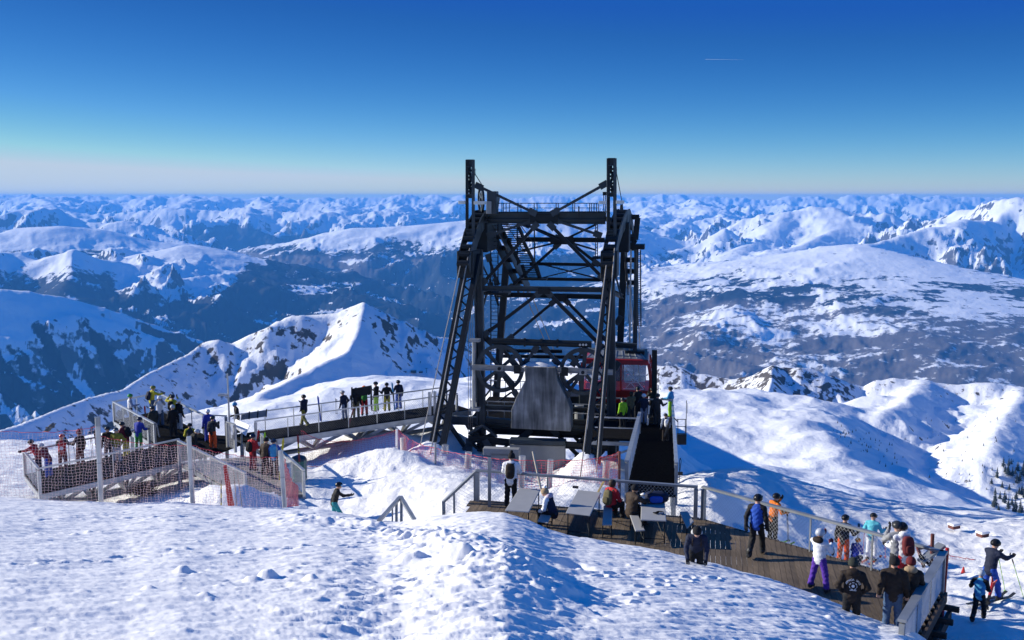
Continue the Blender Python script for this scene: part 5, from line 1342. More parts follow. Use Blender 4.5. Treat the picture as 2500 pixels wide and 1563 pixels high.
def child_mesh(name, me, m, parent, loc, rot=None, scale=None):
    key = (me.name, m.name)
    if key not in CH: c = me.copy(); c.materials.clear(); c.materials.append(m); CH[key] = c
    o = bpy.data.objects.new(name, CH[key]); COL.objects.link(o); o.parent = parent; o.location = loc
    if rot is not None: o.rotation_mode = 'QUATERNION'; o.rotation_quaternion = rot
    if scale: o.scale = (scale,) * 3 if isinstance(scale, (int, float)) else scale
    return o
CH = {}
ARMS = dict(down=((.07, -.03, -.28), (.09, .05, -.53)), pocket=((.13, -.09, -.26), (.01, .07, -.46)), rail=((.06, .10, -.25), (.05, .37, -.30)), photo=((.07, .20, -.16), (-.09, .33, .10)), phone=((.08, .14, -.24), (-.05, .36, -.12)),
            side=((.27, .06, -.05), (.52, .12, -.02)), pole=((.12, .06, -.26), (.17, .30, -.24)), reach=((.05, .24, -.12), (.02, .50, -.10)), lap=((.08, .06, -.27), (-.04, .28, -.34)), hip=((.16, -.06, -.24), (.05, .06, -.38)),
            low=((.07, .12, -.27), (.04, .30, -.46)), back=((.09, -.10, -.27), (.07, -.16, -.50)), up=((.20, .05, .02), (.04, .12, .22)))
PEOPLE = []
def person(label, px, Y, z, face, H=1.75, jacket='black', trousers='black', head=('helmet', 'black'), arms=('down', 'down'), lean=0, legs='stand', accent=None, pack=None, gog=None, boots='char', gloves='black', turn=0, fine=False, hy=1150, hood=None, group=None, bulk=1.0, skin_face=True, side=0, tilt=0):
    """one figure; face = heading in degrees (0 = looking away from the viewer, 90 = to the left)"""
    s = H / 1.75; fw = Vector((0, 1, 0)); X = 0.0
    J = {}
    hipz = .92
    le = R(lean); sd = R(side)
    if legs == 'sit': hipz = .50
    elif legs == 'crouch': hipz = .62
    hip = Vector((0, 0, hipz))
    rot = Matrix.Rotation(-le, 3, 'X') @ Matrix.Rotation(sd, 3, 'Y')
    def tor(x, y, zz): return hip + rot @ Vector((x, y, zz))
    chest = tor(0, .0, .36); neck = tor(0, .01, .55); headc = tor(0, .035, .70)
    if turn or tilt or lean > 25: headc = neck + (rot @ Vector((0, .03, .15))).lerp(Vector((0, .03, .15)), .35)
    prim = []   # a, b, r1, r2, flat, mat
    SK, JA, TR, BO, AC = 0, 1, 2, 3, 4
    b_ = bulk
    prim += [(tor(0, 0, -.02), tor(0, 0, .10), .165 * b_, .17 * b_, .76, JA), (tor(0, 0, .10), tor(0, 0, .40), .168 * b_, .185 * b_, .72, JA), (tor(-.10, 0, .46), tor(.10, 0, .46), .115 * b_, .115 * b_, .8, AC if accent else JA), (tor(0, 0, .48), neck, .075, .062, 1, JA),
             (neck, headc, .056, .06, 1, SK), (headc + Vector((0, -.012, .012)), headc + Vector((0, .012, .03)), .093, .093, 1, SK), (headc + Vector((0, .035, -.055)), headc + Vector((0, .045, -.07)), .056, .05, 1, SK), (headc + Vector((0, .098, -.005)), headc + Vector((0, .112, -.03)), .013, .016, 1, SK)]
    hands = []
    for sx, an in ((1, arms[0]), (-1, arms[1])):
        e, w_ = ARMS[an]; sh = tor(.185 * b_ * sx, 0, .475)
        el = sh + rot.lerp(Matrix.Identity(3), .6) @ Vector((e[0] * sx, e[1], e[2])); wr = sh + rot.lerp(Matrix.Identity(3), .6) @ Vector((w_[0] * sx, w_[1], w_[2]))
        prim += [(sh, el, .078 * b_, .062 * b_, 1, AC if accent else JA), (el, wr, .062 * b_, .05, 1, AC if accent else JA)]
        hands.append((wr, (wr - el).normalized(), sx))
    for sx in (1, -1):
        hp = hip + Vector((.09 * sx, 0, -.02))
        if legs == 'sit': kn, an = hip + Vector((.14 * sx, .42, -.02)), Vector((.14 * sx, .44, .10))
        elif legs == 'crouch': kn, an = Vector((.15 * sx, .30, .52)), Vector((.14 * sx, .02, .10))
        elif legs == 'walk': kn, an = Vector((.10 * sx, .10 + .12 * sx, .50)), Vector((.10 * sx, -.02 + .30 * sx, .10 + (.03 if sx < 0 else 0)))
        elif legs == 'wide': kn, an = Vector((.18 * sx, .03, .50)), Vector((.24 * sx, 0, .10))
        elif legs == 'kneel': kn, an = Vector((.12 * sx, .30, .12)), Vector((.14 * sx, -.12, .10))
        else: kn, an = Vector((.115 * sx, .03, .50)), Vector((.13 * sx, -.01, .10))
        prim += [(hp, kn, .105 * b_, .082, 1, TR), (kn, an + Vector((0, 0, .05)), .082, .078, 1, TR), (an, an + Vector((0, .15, -.035)), .068, .052, 1, BO), (an + Vector((0, -.03, -.02)), an + Vector((0, .02, .12)), .06, .066, 1, BO)]
    h = .0225 if fine else .029
    pts = np.array([p for a, b, *_ in prim for p in (tuple(a), tuple(b))]); lo = pts.min(0) - .24; hi = pts.max(0) + .24; lo[2] = -.04
    n = np.ceil((hi - lo) / h).astype(int) + 1
    G = np.stack(np.meshgrid(*[lo[i] + h * np.arange(n[i]) for i in range(3)], indexing='ij'), -1)
    fdir = np.array(rot @ fw)
    def dist(Q, pr):
        a, b, r1, r2, fl, _ = pr; a, b = np.array(a), np.array(b); ab = b - a; L2 = max(ab @ ab, 1e-9)
        t = np.clip(((Q - a) @ ab) / L2, 0, 1); q = Q - a - t[..., None] * ab
        if fl != 1: q = q + (q @ fdir)[..., None] * fdir * (1 / fl - 1)
        return np.sqrt((q * q).sum(-1)) - (r1 + (r2 - r1) * t)
    D = None
    for pr in prim:
        d = dist(G, pr)
        if D is None: D = d
        else:
            k = .035; hh = np.clip(.5 + .5 * (D - d) / k, 0, 1); D = D * (1 - hh) + d * hh - k * hh * (1 - hh)
    # cloth folds
    D = D + .010 * np.sin(G[..., 2] * 46 + 5 * np.sin(G[..., 0] * 17 + px)) * np.sin(G[..., 0] * 31 + G[..., 1] * 23 + px) * ((G[..., 2] < headc.z - .16))
    V, Fq = surface_nets(D, lo, h)
    dm = np.stack([dist(V, pr) for pr in prim]); mid = np.array([pr[5] for pr in prim])[dm.argmin(0)]
    fm = mid[Fq[:, 0]]
    # stand the figure so that its head comes where the photograph has it
    ho = Matrix.Rotation(R(face), 3, 'Z') @ (headc * s)
    for _ in range(6):
        zf = z(X, Y) if callable(z) else z
        w = PZ(px, hy, zf + ho.z); X, Y = w.x - ho.x, w.y - ho.y
    z = z(X, Y) if callable(z) else z
    t = thing("person", label, "person", (X, Y, z), R(face), group)
    t.scale = (s, s, s)
    me = bpy.data.meshes.new("body"); me.from_pydata([tuple(v) for v in V], [], [tuple(int(i) for i in f) for f in Fq])
    jc, tc = COLS[jacket], COLS[trousers]
    for m in (SKIN, cloth(jc), cloth(tc), cloth(COLS[boots], .45), cloth(COLS[accent] if accent else jc)): me.materials.append(m)
    me.polygons.foreach_set("material_index", fm.astype(np.int32)); me.polygons.foreach_set("use_smooth", [True] * len(me.polygons)); me.update()
    b = bpy.data.objects.new("body", me); COL.objects.link(b); b.parent = t
    hq = Matrix.Rotation(R(turn), 3, 'Z') @ Matrix.Rotation(-R(tilt if tilt else lean * .35), 3, 'X'); hq = hq.to_quaternion()
    if head[0] == 'helmet':
        child_mesh("helmet", HELM, cloth(COLS[head[1]], .25), t, headc + Vector((0, 0, .03)), hq)
        child_mesh("goggles", GOGG, cloth(COLS[gog] if gog else (.02, .02, .03), .15), t, headc + hq @ (Vector((0, -.012, .035)) if gog else Vector((0, -.012, .075))), hq, None if gog else (.98, .94, .75))
    elif head[0] == 'beanie':
        child_mesh("beanie", BEAN, cloth(COLS[head[1]], .9), t, headc + Vector((0, -.005, .02)), hq)
        if len(head) > 2: child_mesh("pompom", POM, cloth(COLS[head[2]], .95), t, headc + Vector((0, -.005, .19)))
    elif head[0] == 'hair':
        child_mesh("hair", HAIR, cloth(COLS[head[1]] if head[1] in COLS else (.05, .03, .02), .6), t, headc + hq @ Vector((0, -.03, .01)), hq)
    for wr, dr, sx in hands:
        qd = Vector((0, 0, -1)).rotation_difference(dr)
        child_mesh("hand", HANDM, SKIN if gloves == 'skin' else cloth(COLS[gloves], .7), t, wr, qd, (sx * 1.15, 1.15, 1.1) if gloves != 'skin' else (sx, 1, 1))
    if pack:
        q3 = rot.to_quaternion(); pc = COLS[pack]
        o = child_mesh("backpack", PACKM, cloth(pc, .8), t, tor(0, -.215 * b_, .28), q3)
        child_mesh("pocket", PACKP, cloth(tuple(c * .7 for c in pc), .8), o, (0, -.10, -.08))
        for sx in (-1, 1):
            q = MB(); q.path([(sx * .10, -.13, .50), (sx * .105, .02, .575), (sx * .11, .135 * b_, .48), (sx * .11, .145 * b_, .30)], .017, 5)
            vv = [hip + rot @ (Vector(v)) for v in q.v]; om = bpy.data.meshes.new("strap"); om.from_pydata([tuple(v) for v in vv], [], q.f); om.materials.append(cloth(pc, .8)); om.update()
            so = bpy.data.objects.new("strap", om); COL.objects.link(so); so.parent = t
    if hood: child_mesh("hood", HOODM, cloth(COLS[hood], .8), t, tor(0, -.09, .56), rot.to_quaternion())
    PEOPLE.append(t)
    t['_hd'] = tuple(Matrix.Rotation(R(face), 3, 'Z') @ (headc * s) + Vector((X, Y, z)))
    return t
def local(t, x, y, zz):
    """world point from a figure's own coordinates"""
    return Vector(t.location) + Matrix.Rotation(t.rotation_euler.z, 3, 'Z') @ (Vector((x, y, zz)) * t.scale[0])

SKIM = {}
def ski_pair(label, base, top, col, wdir=(1, 0, 0), col2=None):
    """a pair of skis: narrow waisted plates with upturned tips and bindings"""
    base, top = Vector(base), Vector(top); L = (top - base).length; ax = (top - base).normalized()
    wv = Vector(wdir); wv = (wv - ax * wv.dot(ax)).normalized(); nv = ax.cross(wv).normalized()
    t = thing("ski_pair", label, "skis", base)
    for s_ in (-1, 1):
        q = MB(); n = 12; top_v, bot_v = [], []
        for k in range(n + 1):
            u = k / n; wid = .052 - .016 * math.sin(math.pi * min(1, u * 1.05)); wid *= (1 if u < .93 else max(.25, (1 - u) / .07)) * (1 if u > .03 else .7)
            bend = s_ * (.012 + (.09 * max(0, u - .86) / .14 * (u - .86) / .14 if u > .86 else 0))
            c = base + ax * (L * u) + nv * bend
            for d in (-.007, .007):
                for e in (-1, 1): q.v.append(tuple(c + wv * (wid * e) + nv * d))
        for k in range(n):
            a = k * 4; b = a + 4
            for i, j in ((0, 1), (1, 3), (3, 2), (2, 0)): q.f.append((a + i, a + j, b + j, b + i)); q.m.append(1 if (col2 and .25 < k / n < .6) else 0)
        q.f.append((0, 2, 3, 1)); q.m.append(0)
        q.build("ski", [cloth(COLS[col], .3), cloth(COLS[col2 or col], .3)], t)
        for u in (.42, .52):
            MB().box(base + ax * (L * u) + nv * s_ * .045, .06, .06, .09).build("binding", cloth(COLS['char'], .4), t)
    return t
def ski_poles(label, tops, bottoms, col='char'):
    t = thing("ski_poles", label, "ski poles", bottoms[0])
    for a, b in zip(tops, bottoms):
        a, b = Vector(a), Vector(b); d = (b - a).normalized()
        q = MB(); q.tube(a, b, .011, .008, n=6); o = q.build("shaft", cloth(COLS[col], .4), t)
        MB().tube(a - d * .02, a + d * .12, .018, n=8).build("grip", cloth(COLS['char'], .6), t)
        MB().tube(b - d * .07, b - d * .06, .045, n=10).build("basket", cloth(COLS[col], .5), t)
    return t

def GZF(x, y): return near_z(x, y) + .03
# ---- far left platform
A = LZ
person("person in red jacket leaning over the left platform end, arm stretched out left", 75, 45.2, A, 82, 1.74, 'red', 'navy', ('helmet', 'black'), ('rail', 'side'), 28, gog='brown', hy=1081)
person("person in silver helmet and dark red jacket leaning beside the pointing one", 100, 45.0, A, 70, 1.72, 'dred', 'blue', ('helmet', 'silver'), ('rail', 'rail'), 34, legs='stand', hy=1090)
pbadge = person("person in red jacket with white badge on the back, left platform", 151, 46.2, A, 15, 1.76, 'red', 'maroon', ('helmet', 'red'), ('photo', 'photo'), 4, accent='char', hy=1067)
p4 = person("person in dark jacket and brown beanie holding skis upright, left platform", 192, 47.2, A, 60, 1.76, 'dbrown', 'maroon', ('beanie', 'dred', 'dred'), ('down', 'pole'), 0, hy=1058)
person("person in black helmet half hidden behind the yellow jacket, left platform", 262, 48.6, A, 190, 1.76, 'dbrown', 'char', ('helmet', 'char'), ('down', 'pocket'), 0, hy=1049)
person("person in mustard yellow jacket with goggles facing the camera, left platform", 283, 48.0, A, 175, 1.72, 'olive', 'lgrey', ('helmet', 'char'), ('pocket', 'pocket'), 0, bulk=1.14, gog='silver', hy=1052)
person("person in dark red jacket wearing a black pack, left platform", 297, 49.4, A, 70, 1.80, 'dred', 'yellow', ('helmet', 'char'), ('low', 'low'), 16, pack='black', hy=1037)
person("person in blue jacket and green trousers leaning on the pier railing", 341, 50.4, A, -12, 1.76, 'royal', 'green', ('helmet', 'navy'), ('rail', 'rail'), 12, hy=1025)
# ---- lookout pier
p9 = person("person in white vest and green helmet left of the pier railing", 318, 57.8, A, -60, 1.78, 'white', 'dbrown', ('helmet', 'green'), ('pole', 'down'), 0, accent='bluegrey', hy=968)
person("person in yellow jacket with blue pack standing high at the pier end", 374, 58.6, A + .45, -40, 1.80, 'yellow', 'jeans', ('helmet', 'olive'), ('reach', 'down'), 8, pack='navy', hy=948)
person("person in white jacket, white helmet and jeans on the lookout pier", 389, 56.0, A, 20, 1.76, 'white', 'jeans', ('helmet', 'white'), ('photo', 'photo'), 0, accent='grey', hy=973)
person("short person in dark patterned jacket at the left of the lookout pier", 371, 54.6, A, 60, 1.66, 'camo', 'char', ('helmet', 'char'), ('down', 'lap'), 8, bulk=1.1, legs='stand', hy=998)
person("person in yellow jacket with black pack, arms raised, on the lookout pier", 421, 57.2, A + .25, -10, 1.78, 'yellow', 'char', ('helmet', 'char'), ('up', 'up'), 0, pack='black', hy=970)
person("person all in black with pale helmet, back turned, lookout pier", 421, 53.6, A, 25, 1.76, 'black', 'black', ('helmet', 'lgrey'), ('down', 'down'), 0, hy=995)
person("person in black jacket and pale grey trousers on the lookout pier", 437, 54.6, A, -30, 1.80, 'black', 'lgrey', ('helmet', 'white'), ('down', 'rail'), 0, hy=980)
person("person in black helmet with yellow sleeves crouching on the landing", 463, 52.4, A, 20, 1.72, 'char', 'char', ('helmet', 'black'), ('lap', 'lap'), 20, legs='crouch', accent='yellow', hy=1040)
person("person in black bending far forward on the landing, grey helmet", 482, 51.4, A, -60, 1.74, 'black', 'black', ('helmet', 'silver'), ('low', 'low'), 48, hy=1055)
person("person in bright blue jacket and white helmet behind the orange trousers", 507, 53.4, A, 30, 1.76, 'royal', 'royal', ('helmet', 'white'), ('pocket', 'down'), 0, hy=1006)
person("person in dark jacket with pack and vivid orange trousers on the landing", 519, 51.6, A, -15, 1.76, 'char', 'oranger', ('helmet', 'char'), ('phone', 'phone'), 2, pack='char', hy=1022)
person("person in blue beanie with white bobble by the lamp pole at the bridge end", 573, 56.0, A, 120, 1.72, 'black', 'dbrown', ('beanie', 'lblue', 'white'), ('pocket', 'lap'), 8, hy=989)
# ---- ramp
p20 = person("person in red jacket and red trousers with black pack on the boarded ramp", 617, 46.8, A, -30, 1.78, 'red', 'dred', ('helmet', 'navy'), ('pole', 'reach'), 0, pack='black', hy=1067)
p21 = person("person in brown jacket and dark cap between two others on the ramp", 650, 45.8, A, -25, 1.78, 'brown', 'dbrown', ('beanie', 'black'), ('low', 'down'), 8, hy=1076)
p22 = person("person in bright blue jacket and dark trousers at the ramp's right", 668, 45.0, A, 10, 1.74, 'lblue', 'dbrown', ('helmet', 'navy'), ('pole', 'low'), 14, accent='blue', hy=1079)
# ---- footbridge
def onb(px, f): return (F(px, 1070 - (px - 674) * .1535) + bn_ * (BW * f)).y
person("person in navy jacket and olive trousers walking alone on the footbridge", 741, onb(741, .35), A, 60, 1.82, 'navy', 'olive', ('helmet', 'black'), ('phone', 'pocket'), 0, legs='walk', bulk=1.06, hy=970)
person("person in dark jacket and grey blue trousers looking down, footbridge", 836, onb(836, .5), A, 55, 1.72, 'navy', 'bluegrey', ('helmet', 'grey'), ('pocket', 'down'), 10, tilt=35, hy=960)
person("person in black with pale trousers left of the green backpack, footbridge", 869, onb(869, .45), A, 0, 1.78, 'black', 'khaki', ('helmet', 'black'), ('down', 'pole'), 0, hy=953)
person("person with green backpack and red trousers on the footbridge", 889, onb(889, .45), A, 8, 1.80, 'black', 'red', ('helmet', 'orange'), ('photo', 'down'), 0, pack='green', hy=948)
p28 = person("person in black jacket and lime green trousers on the footbridge", 917, onb(917, .5), A, 70, 1.82, 'black', 'lime', ('helmet', 'char'), ('pole', 'down'), 0, hy=938)
person("person in black jacket and yellow trousers on the footbridge", 944, onb(944, .5), A, 15, 1.76, 'black', 'yellow', ('helmet', 'black'), ('pole', 'pole'), 0, hy=940)
p30 = person("person in navy jacket and blue trousers nearest the tower on the footbridge", 972, onb(972, .6), A, 35, 1.80, 'navy', 'blue', ('helmet', 'black'), ('down', 'pole'), 0, hy=934)
person("snowboarder in black jacket and teal trousers walking up the snow dip", 828, 40, GZF, -75, 1.78, 'black', 'teal', ('helmet', 'black'), ('reach', 'back'), 14, legs='walk', gog='lblue', hy=1186)
# ---- walkway and boarding platform
def wz(Y): return W0.z + (W1.z - W0.z) * (Y - W0.y) / (W1.y - W0.y)
person("person in yellow jacket and black trousers beside the cabin", 1520, 54.6, zE, 30, 1.70, 'lime', 'black', ('helmet', 'char'), ('down', 'down'), 0, hy=977)
person("person in olive dark jacket right of the yellow one, below the cabin", 1541, 55.2, zE, 10, 1.76, 'khaki', 'char', ('hair', 'brown'), ('photo', 'down'), 0, hy=962)
person("person in black between the cabin and the white helmet, walkway end", 1557, 54.4, zE, 20, 1.84, 'black', 'black', ('helmet', 'black'), ('down', 'down'), 0, hy=950)
person("person in white helmet, navy jacket and pale blue trousers on the walkway", 1572, 50.6, (lambda x, y: wz(y)), 5, 1.74, 'navy', 'bluegrey', ('helmet', 'white'), ('down', 'photo'), 0, hy=967)
person("person in dark jacket in the middle of the walkway crowd", 1606, 51.4, (lambda x, y: wz(y)), -30, 1.78, 'char', 'char', ('helmet', 'char'), ('pole', 'down'), 0, hy=967)
person("person in bright blue jacket and lime trousers at the walkway's right rail", 1637, 53.2, (lambda x, y: wz(y) + .2), 60, 1.80, 'lblue', 'lime', ('beanie', 'char'), ('down', 'rail'), 0, hy=950)
person("child in dark jacket with white pack on the walkway", 1625, 48.0, (lambda x, y: wz(y)), 10, 1.38, 'navy', 'dbrown', ('helmet', 'char'), ('down', 'down'), 0, accent='bluegrey', pack='white', hy=1015)
person("person in black jacket holding skis beside the right walkway rail", 1592, 53.4, (lambda x, y: wz(y)), 10, 1.80, 'black', 'black', ('helmet', 'black'), ('down', 'photo'), 0, hy=952)
# ---- sun deck
person("person in white jacket and black beanie with dark pack leaning on the deck railing", 1249, 32.75, 0, -8, 1.80, 'white', 'black', ('beanie', 'black', 'black'), ('rail', 'rail'), 12, pack='dbrown', fine=True, bulk=1.08, hy=1117)
person("seated person in dark top with pale pink hood at the left table", 1330, 30.9, 0, 62, 1.68, 'navy', 'black', ('beanie', 'tan', 'white'), ('lap', 'lap'), 24, legs='sit', accent='white', hood='lilac', fine=True, bulk=1.08, hy=1203)
person("seated person in red jacket with brown shoulder bag on a bench", 1497, 31.0, 0, -42, 1.72, 'red', 'black', ('hair', 'brown'), ('lap', 'lap'), 6, legs='sit', pack='khaki', fine=True, turn=-40, hy=1181)
person("seated person in dark brown jacket at the right table", 1551, 30.4, 0, -58, 1.76, 'brown', 'black', ('beanie', 'black'), ('reach', 'lap'), 10, legs='sit', fine=True, bulk=1.18, hy=1195)
person("person in dark jacket with pack bending forward towards the camera", 1702, 28.3, 0, 172, 1.76, 'navy', 'black', ('beanie', 'black'), ('low', 'low'), 34, pack='dbrown', accent='navy', hood='lgrey', fine=True, bulk=1.06, hy=1300)
person("person in black helmet, blue and black jacket walking on the deck", 1851, 28.3, 0, -30, 1.80, 'blue', 'black', ('helmet', 'black'), ('down', 'back'), 2, legs='walk', accent='black', fine=True, hy=1219)
person("person in white jacket and purple trousers photographing on the deck", 2003, 26.4, 0, -48, 1.66, 'white', 'purple', ('helmet', 'silver'), ('phone', 'photo'), -3, legs='wide', hood='dbrown', gloves='dred', fine=True, bulk=1.03, hy=1303)
person("person in white jacket with big red pack at the deck railing", 2203, 25.6, 0.0, 6, 1.78, 'white', 'red', ('helmet', 'black'), ('rail', 'rail'), 10, pack='maroon', hood='white', fine=True, bulk=1.12, hy=1289)
person("person in grey jacket mostly hidden behind the white jacket at the railing", 2190, 26.1, 0.0, 0, 1.80, 'grey', 'char', ('helmet', 'char'), ('rail', 'photo'), 8, fine=True, hy=1286)
hoodie = person("person in dark brown hoodie with white lettering on the back", 2083, 24.2, -.02, -14, 1.80, 'dbrown', 'black', ('beanie', 'camo'), ('pocket', 'pocket'), 0, hood='dbrown', fine=True, bulk=1.08, hy=1378)
person("person in black brown puffer jacket and blue jeans holding a camera", 2184, 23.6, 0, -16, 1.82, 'dbrown', 'jeans', ('beanie', 'black'), ('down', 'down'), 0, fine=True, bulk=1.12, gloves='skin', hy=1375)
person("person in maroon beanie and tan scarf at the deck's right railing", 2224, 24.1, 0, -20, 1.74, 'dbrown', 'black', ('beanie', 'maroon'), ('rail', 'rail'), 14, hood='tan', fine=True, bulk=1.1, hy=1375)
# ---- ski run right of the deck
s46 = person("skier in orange jacket and black trousers beyond the railing", 1896, 40.5, GZF, -62, 1.78, 'orange', 'black', ('helmet', 'black'), ('pole', 'photo'), 8, legs='stand', fine=True, hy=1214)
s47 = person("skier in black jacket and orange trousers beyond the railing", 2064, 37.6, GZF, -35, 1.78, 'black', 'oranger', ('helmet', 'black'), ('pole', 'down'), 6, accent='black', fine=True, hy=1266)
person("child in orange helmet and blue suit crouching beyond the railing", 2095, 36.6, GZF, -50, 1.30, 'royal', 'navy', ('helmet', 'orange'), ('lap', 'lap'), 16, legs='crouch', fine=True, hy=1320)
s49 = person("skier in turquoise jacket and white trousers beyond the railing", 2133, 38.6, GZF, -35, 1.74, 'cyan', 'white', ('helmet', 'black'), ('pole', 'pole'), 4, tilt=28, fine=True, hy=1261)
s55 = person("skier in navy jacket and blue trousers leaning on poles, far right", 2431, 30.6, GZF, -62, 1.84, 'navy', 'blue', ('helmet', 'black'), ('reach', 'reach'), 12, legs='walk', fine=True, gog='navy', hy=1329)
s56 = person("child in black and blue jacket carrying red skis, bottom right", 2396, 27.6, GZF, -40, 1.42, 'lblue', 'black', ('helmet', 'silver'), ('lap', 'pole'), 4, legs='walk', accent='black', fine=True, hy=1402)

q = MB().tube((0, -.172, 1.12), (0, -.160, 1.12), .085, n=16); o = q.build('badge', WHITE, None, raw=True); o.parent = pbadge
# white print on the hoodie: arched lettering over a round emblem
def text_on(t, body, size, x, y, zz, rotx=90, mesh_name="print", curve=None, m=WHITE, rz=0.0):
    cu = bpy.data.curves.new(mesh_name, 'FONT'); cu.body = body; cu.size = size; cu.align_x = 'CENTER'; cu.align_y = 'CENTER'; cu.extrude = .002
    to = bpy.data.objects.new("tmp_text", cu); COL.objects.link(to)
    dg = bpy.context.evaluated_depsgraph_get(); me = bpy.data.meshes.new_from_object(to.evaluated_get(dg)); bpy.data.objects.remove(to)
    me.materials.clear(); me.materials.append(m)
    o = bpy.data.objects.new("lettering", me); COL.objects.link(o); o.parent = t; o.location = (x, y, zz); o.rotation_euler = (R(rotx), rz, 0)
    return o
word = "ARMADA SKIS"
for k, ch in enumerate(word):
    if ch == ' ': continue
    a = R(74 - 148 * k / (len(word) - 1)); rr = .150
    x, zz = -math.sin(a) * rr, 1.19 + math.cos(a) * rr * .92
    yb = -.155 + .32 * x * x * 3
    text_on(hoodie, ch, .066, x, yb - .012, zz, 90, "letter", rz=-a * .8)
q = MB(); n = 20
for k in range(n):
    t = 2 * math.pi * k / n; t2 = 2 * math.pi * (k + 1) / n
    q.add([(r_ * math.cos(tt_), -.168, 1.18 + r_ * math.sin(tt_)) for tt_, r_ in ((t, 0.0), (t, .035), (t2, .035))], [(0, 1, 2)])
    if k % 3: q.add([(r_ * math.cos(tt_), -.168, 1.18 + r_ * math.sin(tt_)) for tt_, r_ in ((t, .075), (t, .09), (t2, .09), (t2, .075))], [(0, 1, 2, 3)])
for k in range(5): q.add([(-.07 + .03 * k + dx, -.166, 1.07 + dz) for dx, dz in ((0, 0), (.02, 0), (.02, .02), (0, .02))], [(0, 1, 2, 3)])
o = q.build("emblem", WHITE, None, raw=True); o.parent = hoodie

# ---- skis and poles that belong to people but are things of their own
def up_skis(label, px, y0, y1, Y, col, dx=0, col2=None): return ski_pair(label, P(px, y1, Y), P(px + dx, y0, Y + .1), col, (1, .3, 0), col2)
up_skis("grey skis held upright by the person in brown beanie, left platform", 204, 1041, 1126, 47.1, 'silver', -6)
up_skis("dark skis leaning on the railing left of the thick net post", 239, 1048, 1122, 47.4, 'char', -9, 'lgrey')
ski_poles("pair of poles hanging by the dark skis, left platform", [P(221, 1073, 47.4), P(224, 1073, 47.4)], [P(224, 1118, 47.4), P(228, 1117, 47.4)])
ski_poles("poles of the person in brown beanie, left platform", [P(180, 1092, 46.9)], [P(186, 1130, 46.6)])
up_skis("red skis standing beside the dark patterned jacket on the pier", 356, 991, 1030, 55.2, 'red', -3)
ski_poles("poles of the person in white vest behind the pier railing", [P(330, 977, 57.3)], [P(331, 1020, 57.3)])
ski_poles("white poles leaning on the near end of the lookout pier", [P(380, 1028, 52.6), P(382, 1029, 52.6)], [P(388, 1067, 52.2), P(390, 1068, 52.2)], 'lgrey')
up_skis("yellow snowboard like skis under the arm, left platform", 307, 1052, 1104, 48.6, 'yellow', 2)
up_skis("short red skis on the shoulder of the red jacket on the ramp", 624, 1050, 1100, 46.6, 'red', 8)
up_skis("green tipped skis behind the brown jacket on the ramp", 643, 1056, 1140, 45.9, 'lime', 4, 'lgrey')
up_skis("yellow tipped skis held by the blue jacket at the ramp's right", 683, 1070, 1172, 44.9, 'yellow', 9, 'brown')
ski_poles("poles held by the blue jacket at the ramp's right", [P(676, 1076, 44.9)], [P(676, 1168, 44.8)], 'tan')
ski_poles("poles of the red jacket on the boarded ramp", [P(594, 1090, 46.9), P(597, 1091, 46.9)], [P(596, 1136, 46.7), P(601, 1137, 46.7)])
up_skis("tall blue and black skis standing alone on the footbridge railing", 783, 967, 1028, onb(783, .1), 'blue', -7, 'char')
ski_poles("poles standing alone on the footbridge left of the group", [P(819, 974, onb(820, .3)), P(822, 975, onb(820, .3))], [P(820, 1012, onb(820, .3)), P(823, 1012, onb(820, .3))])
up_skis("skis held upright between yellow and blue trousers on the footbridge", 964, 934, 1002, onb(960, .4), 'lblue', -7, 'char')
up_skis("red skis leaning on the near footbridge railing below the group", 852, 996, 1037, onb(855, .06), 'dred', 12)
up_skis("dark skis held upright beside the lime trousers on the footbridge", 908, 942, 1003, onb(908, .4), 'char', -2)
ski_poles("poles of the yellow trousers on the footbridge", [P(933, 954, onb(935, .45))], [P(936, 1000, onb(935, .45))])
up_skis("dark skis in front of the child on the walkway", 1622, 1018, 1066, 46.4, 'char', 16)
up_skis("pale skis standing among the walkway crowd", 1581, 990, 1038, 51.0, 'lgrey', 4)
# skis on the feet and poles on the run
def feet_skis(t, label, col, L=1.65, yaw=0):
    d = Matrix.Rotation(t.rotation_euler.z + R(yaw), 3, 'Z') @ Vector((0, 1, 0)); sd = Vector((d.y, -d.x, 0)); st = thing("ski_pair", label, "skis", t.location)
    for s_ in (-1, 1):
        c = Vector(t.location) + sd * (.13 * s_); q = MB(); pts = []
        for k in range(9):
            u = k / 8; p = c + d * (-.75 + L * u); zg = near_z(p.x, p.y) + .05 + (.09 * max(0, u - .88) / .12); pts.append(Vector((p.x, p.y, zg)))
        for a, b in zip(pts[:-1], pts[1:]): q.beam(a, b, .085, .02)
        q.build("ski", cloth(COLS[col], .3), st)
    return st
feet_skis(s46, "yellow green skis on the feet of the orange jacketed skier", 'lime', 1.7)
feet_skis(s47, "dark skis on the feet of the skier in orange trousers", 'char', 1.7)
feet_skis(s49, "red skis on the feet of the turquoise jacketed skier", 'oranger', 1.6)
feet_skis(s55, "dark skis on the feet of the skier at far right", 'char', 1.75)
ski_poles("black poles of the orange jacketed skier", [local(s46, .35, .33, 1.12), local(s46, .28, .36, 1.12)], [local(s46, .42, .38, .05), local(s46, .34, .40, .05)])
ski_poles("poles of the skier in orange trousers", [local(s47, .38, .30, 1.45), local(s47, .42, .30, 1.45)], [local(s47, .36, .35, .2), local(s47, .40, .35, .2)])
ski_poles("red poles of the turquoise jacketed skier", [local(s49, .36, .33, 1.1), local(s49, -.36, .33, 1.1)], [local(s49, .40, .38, .05), local(s49, -.40, .38, .05)], 'red')
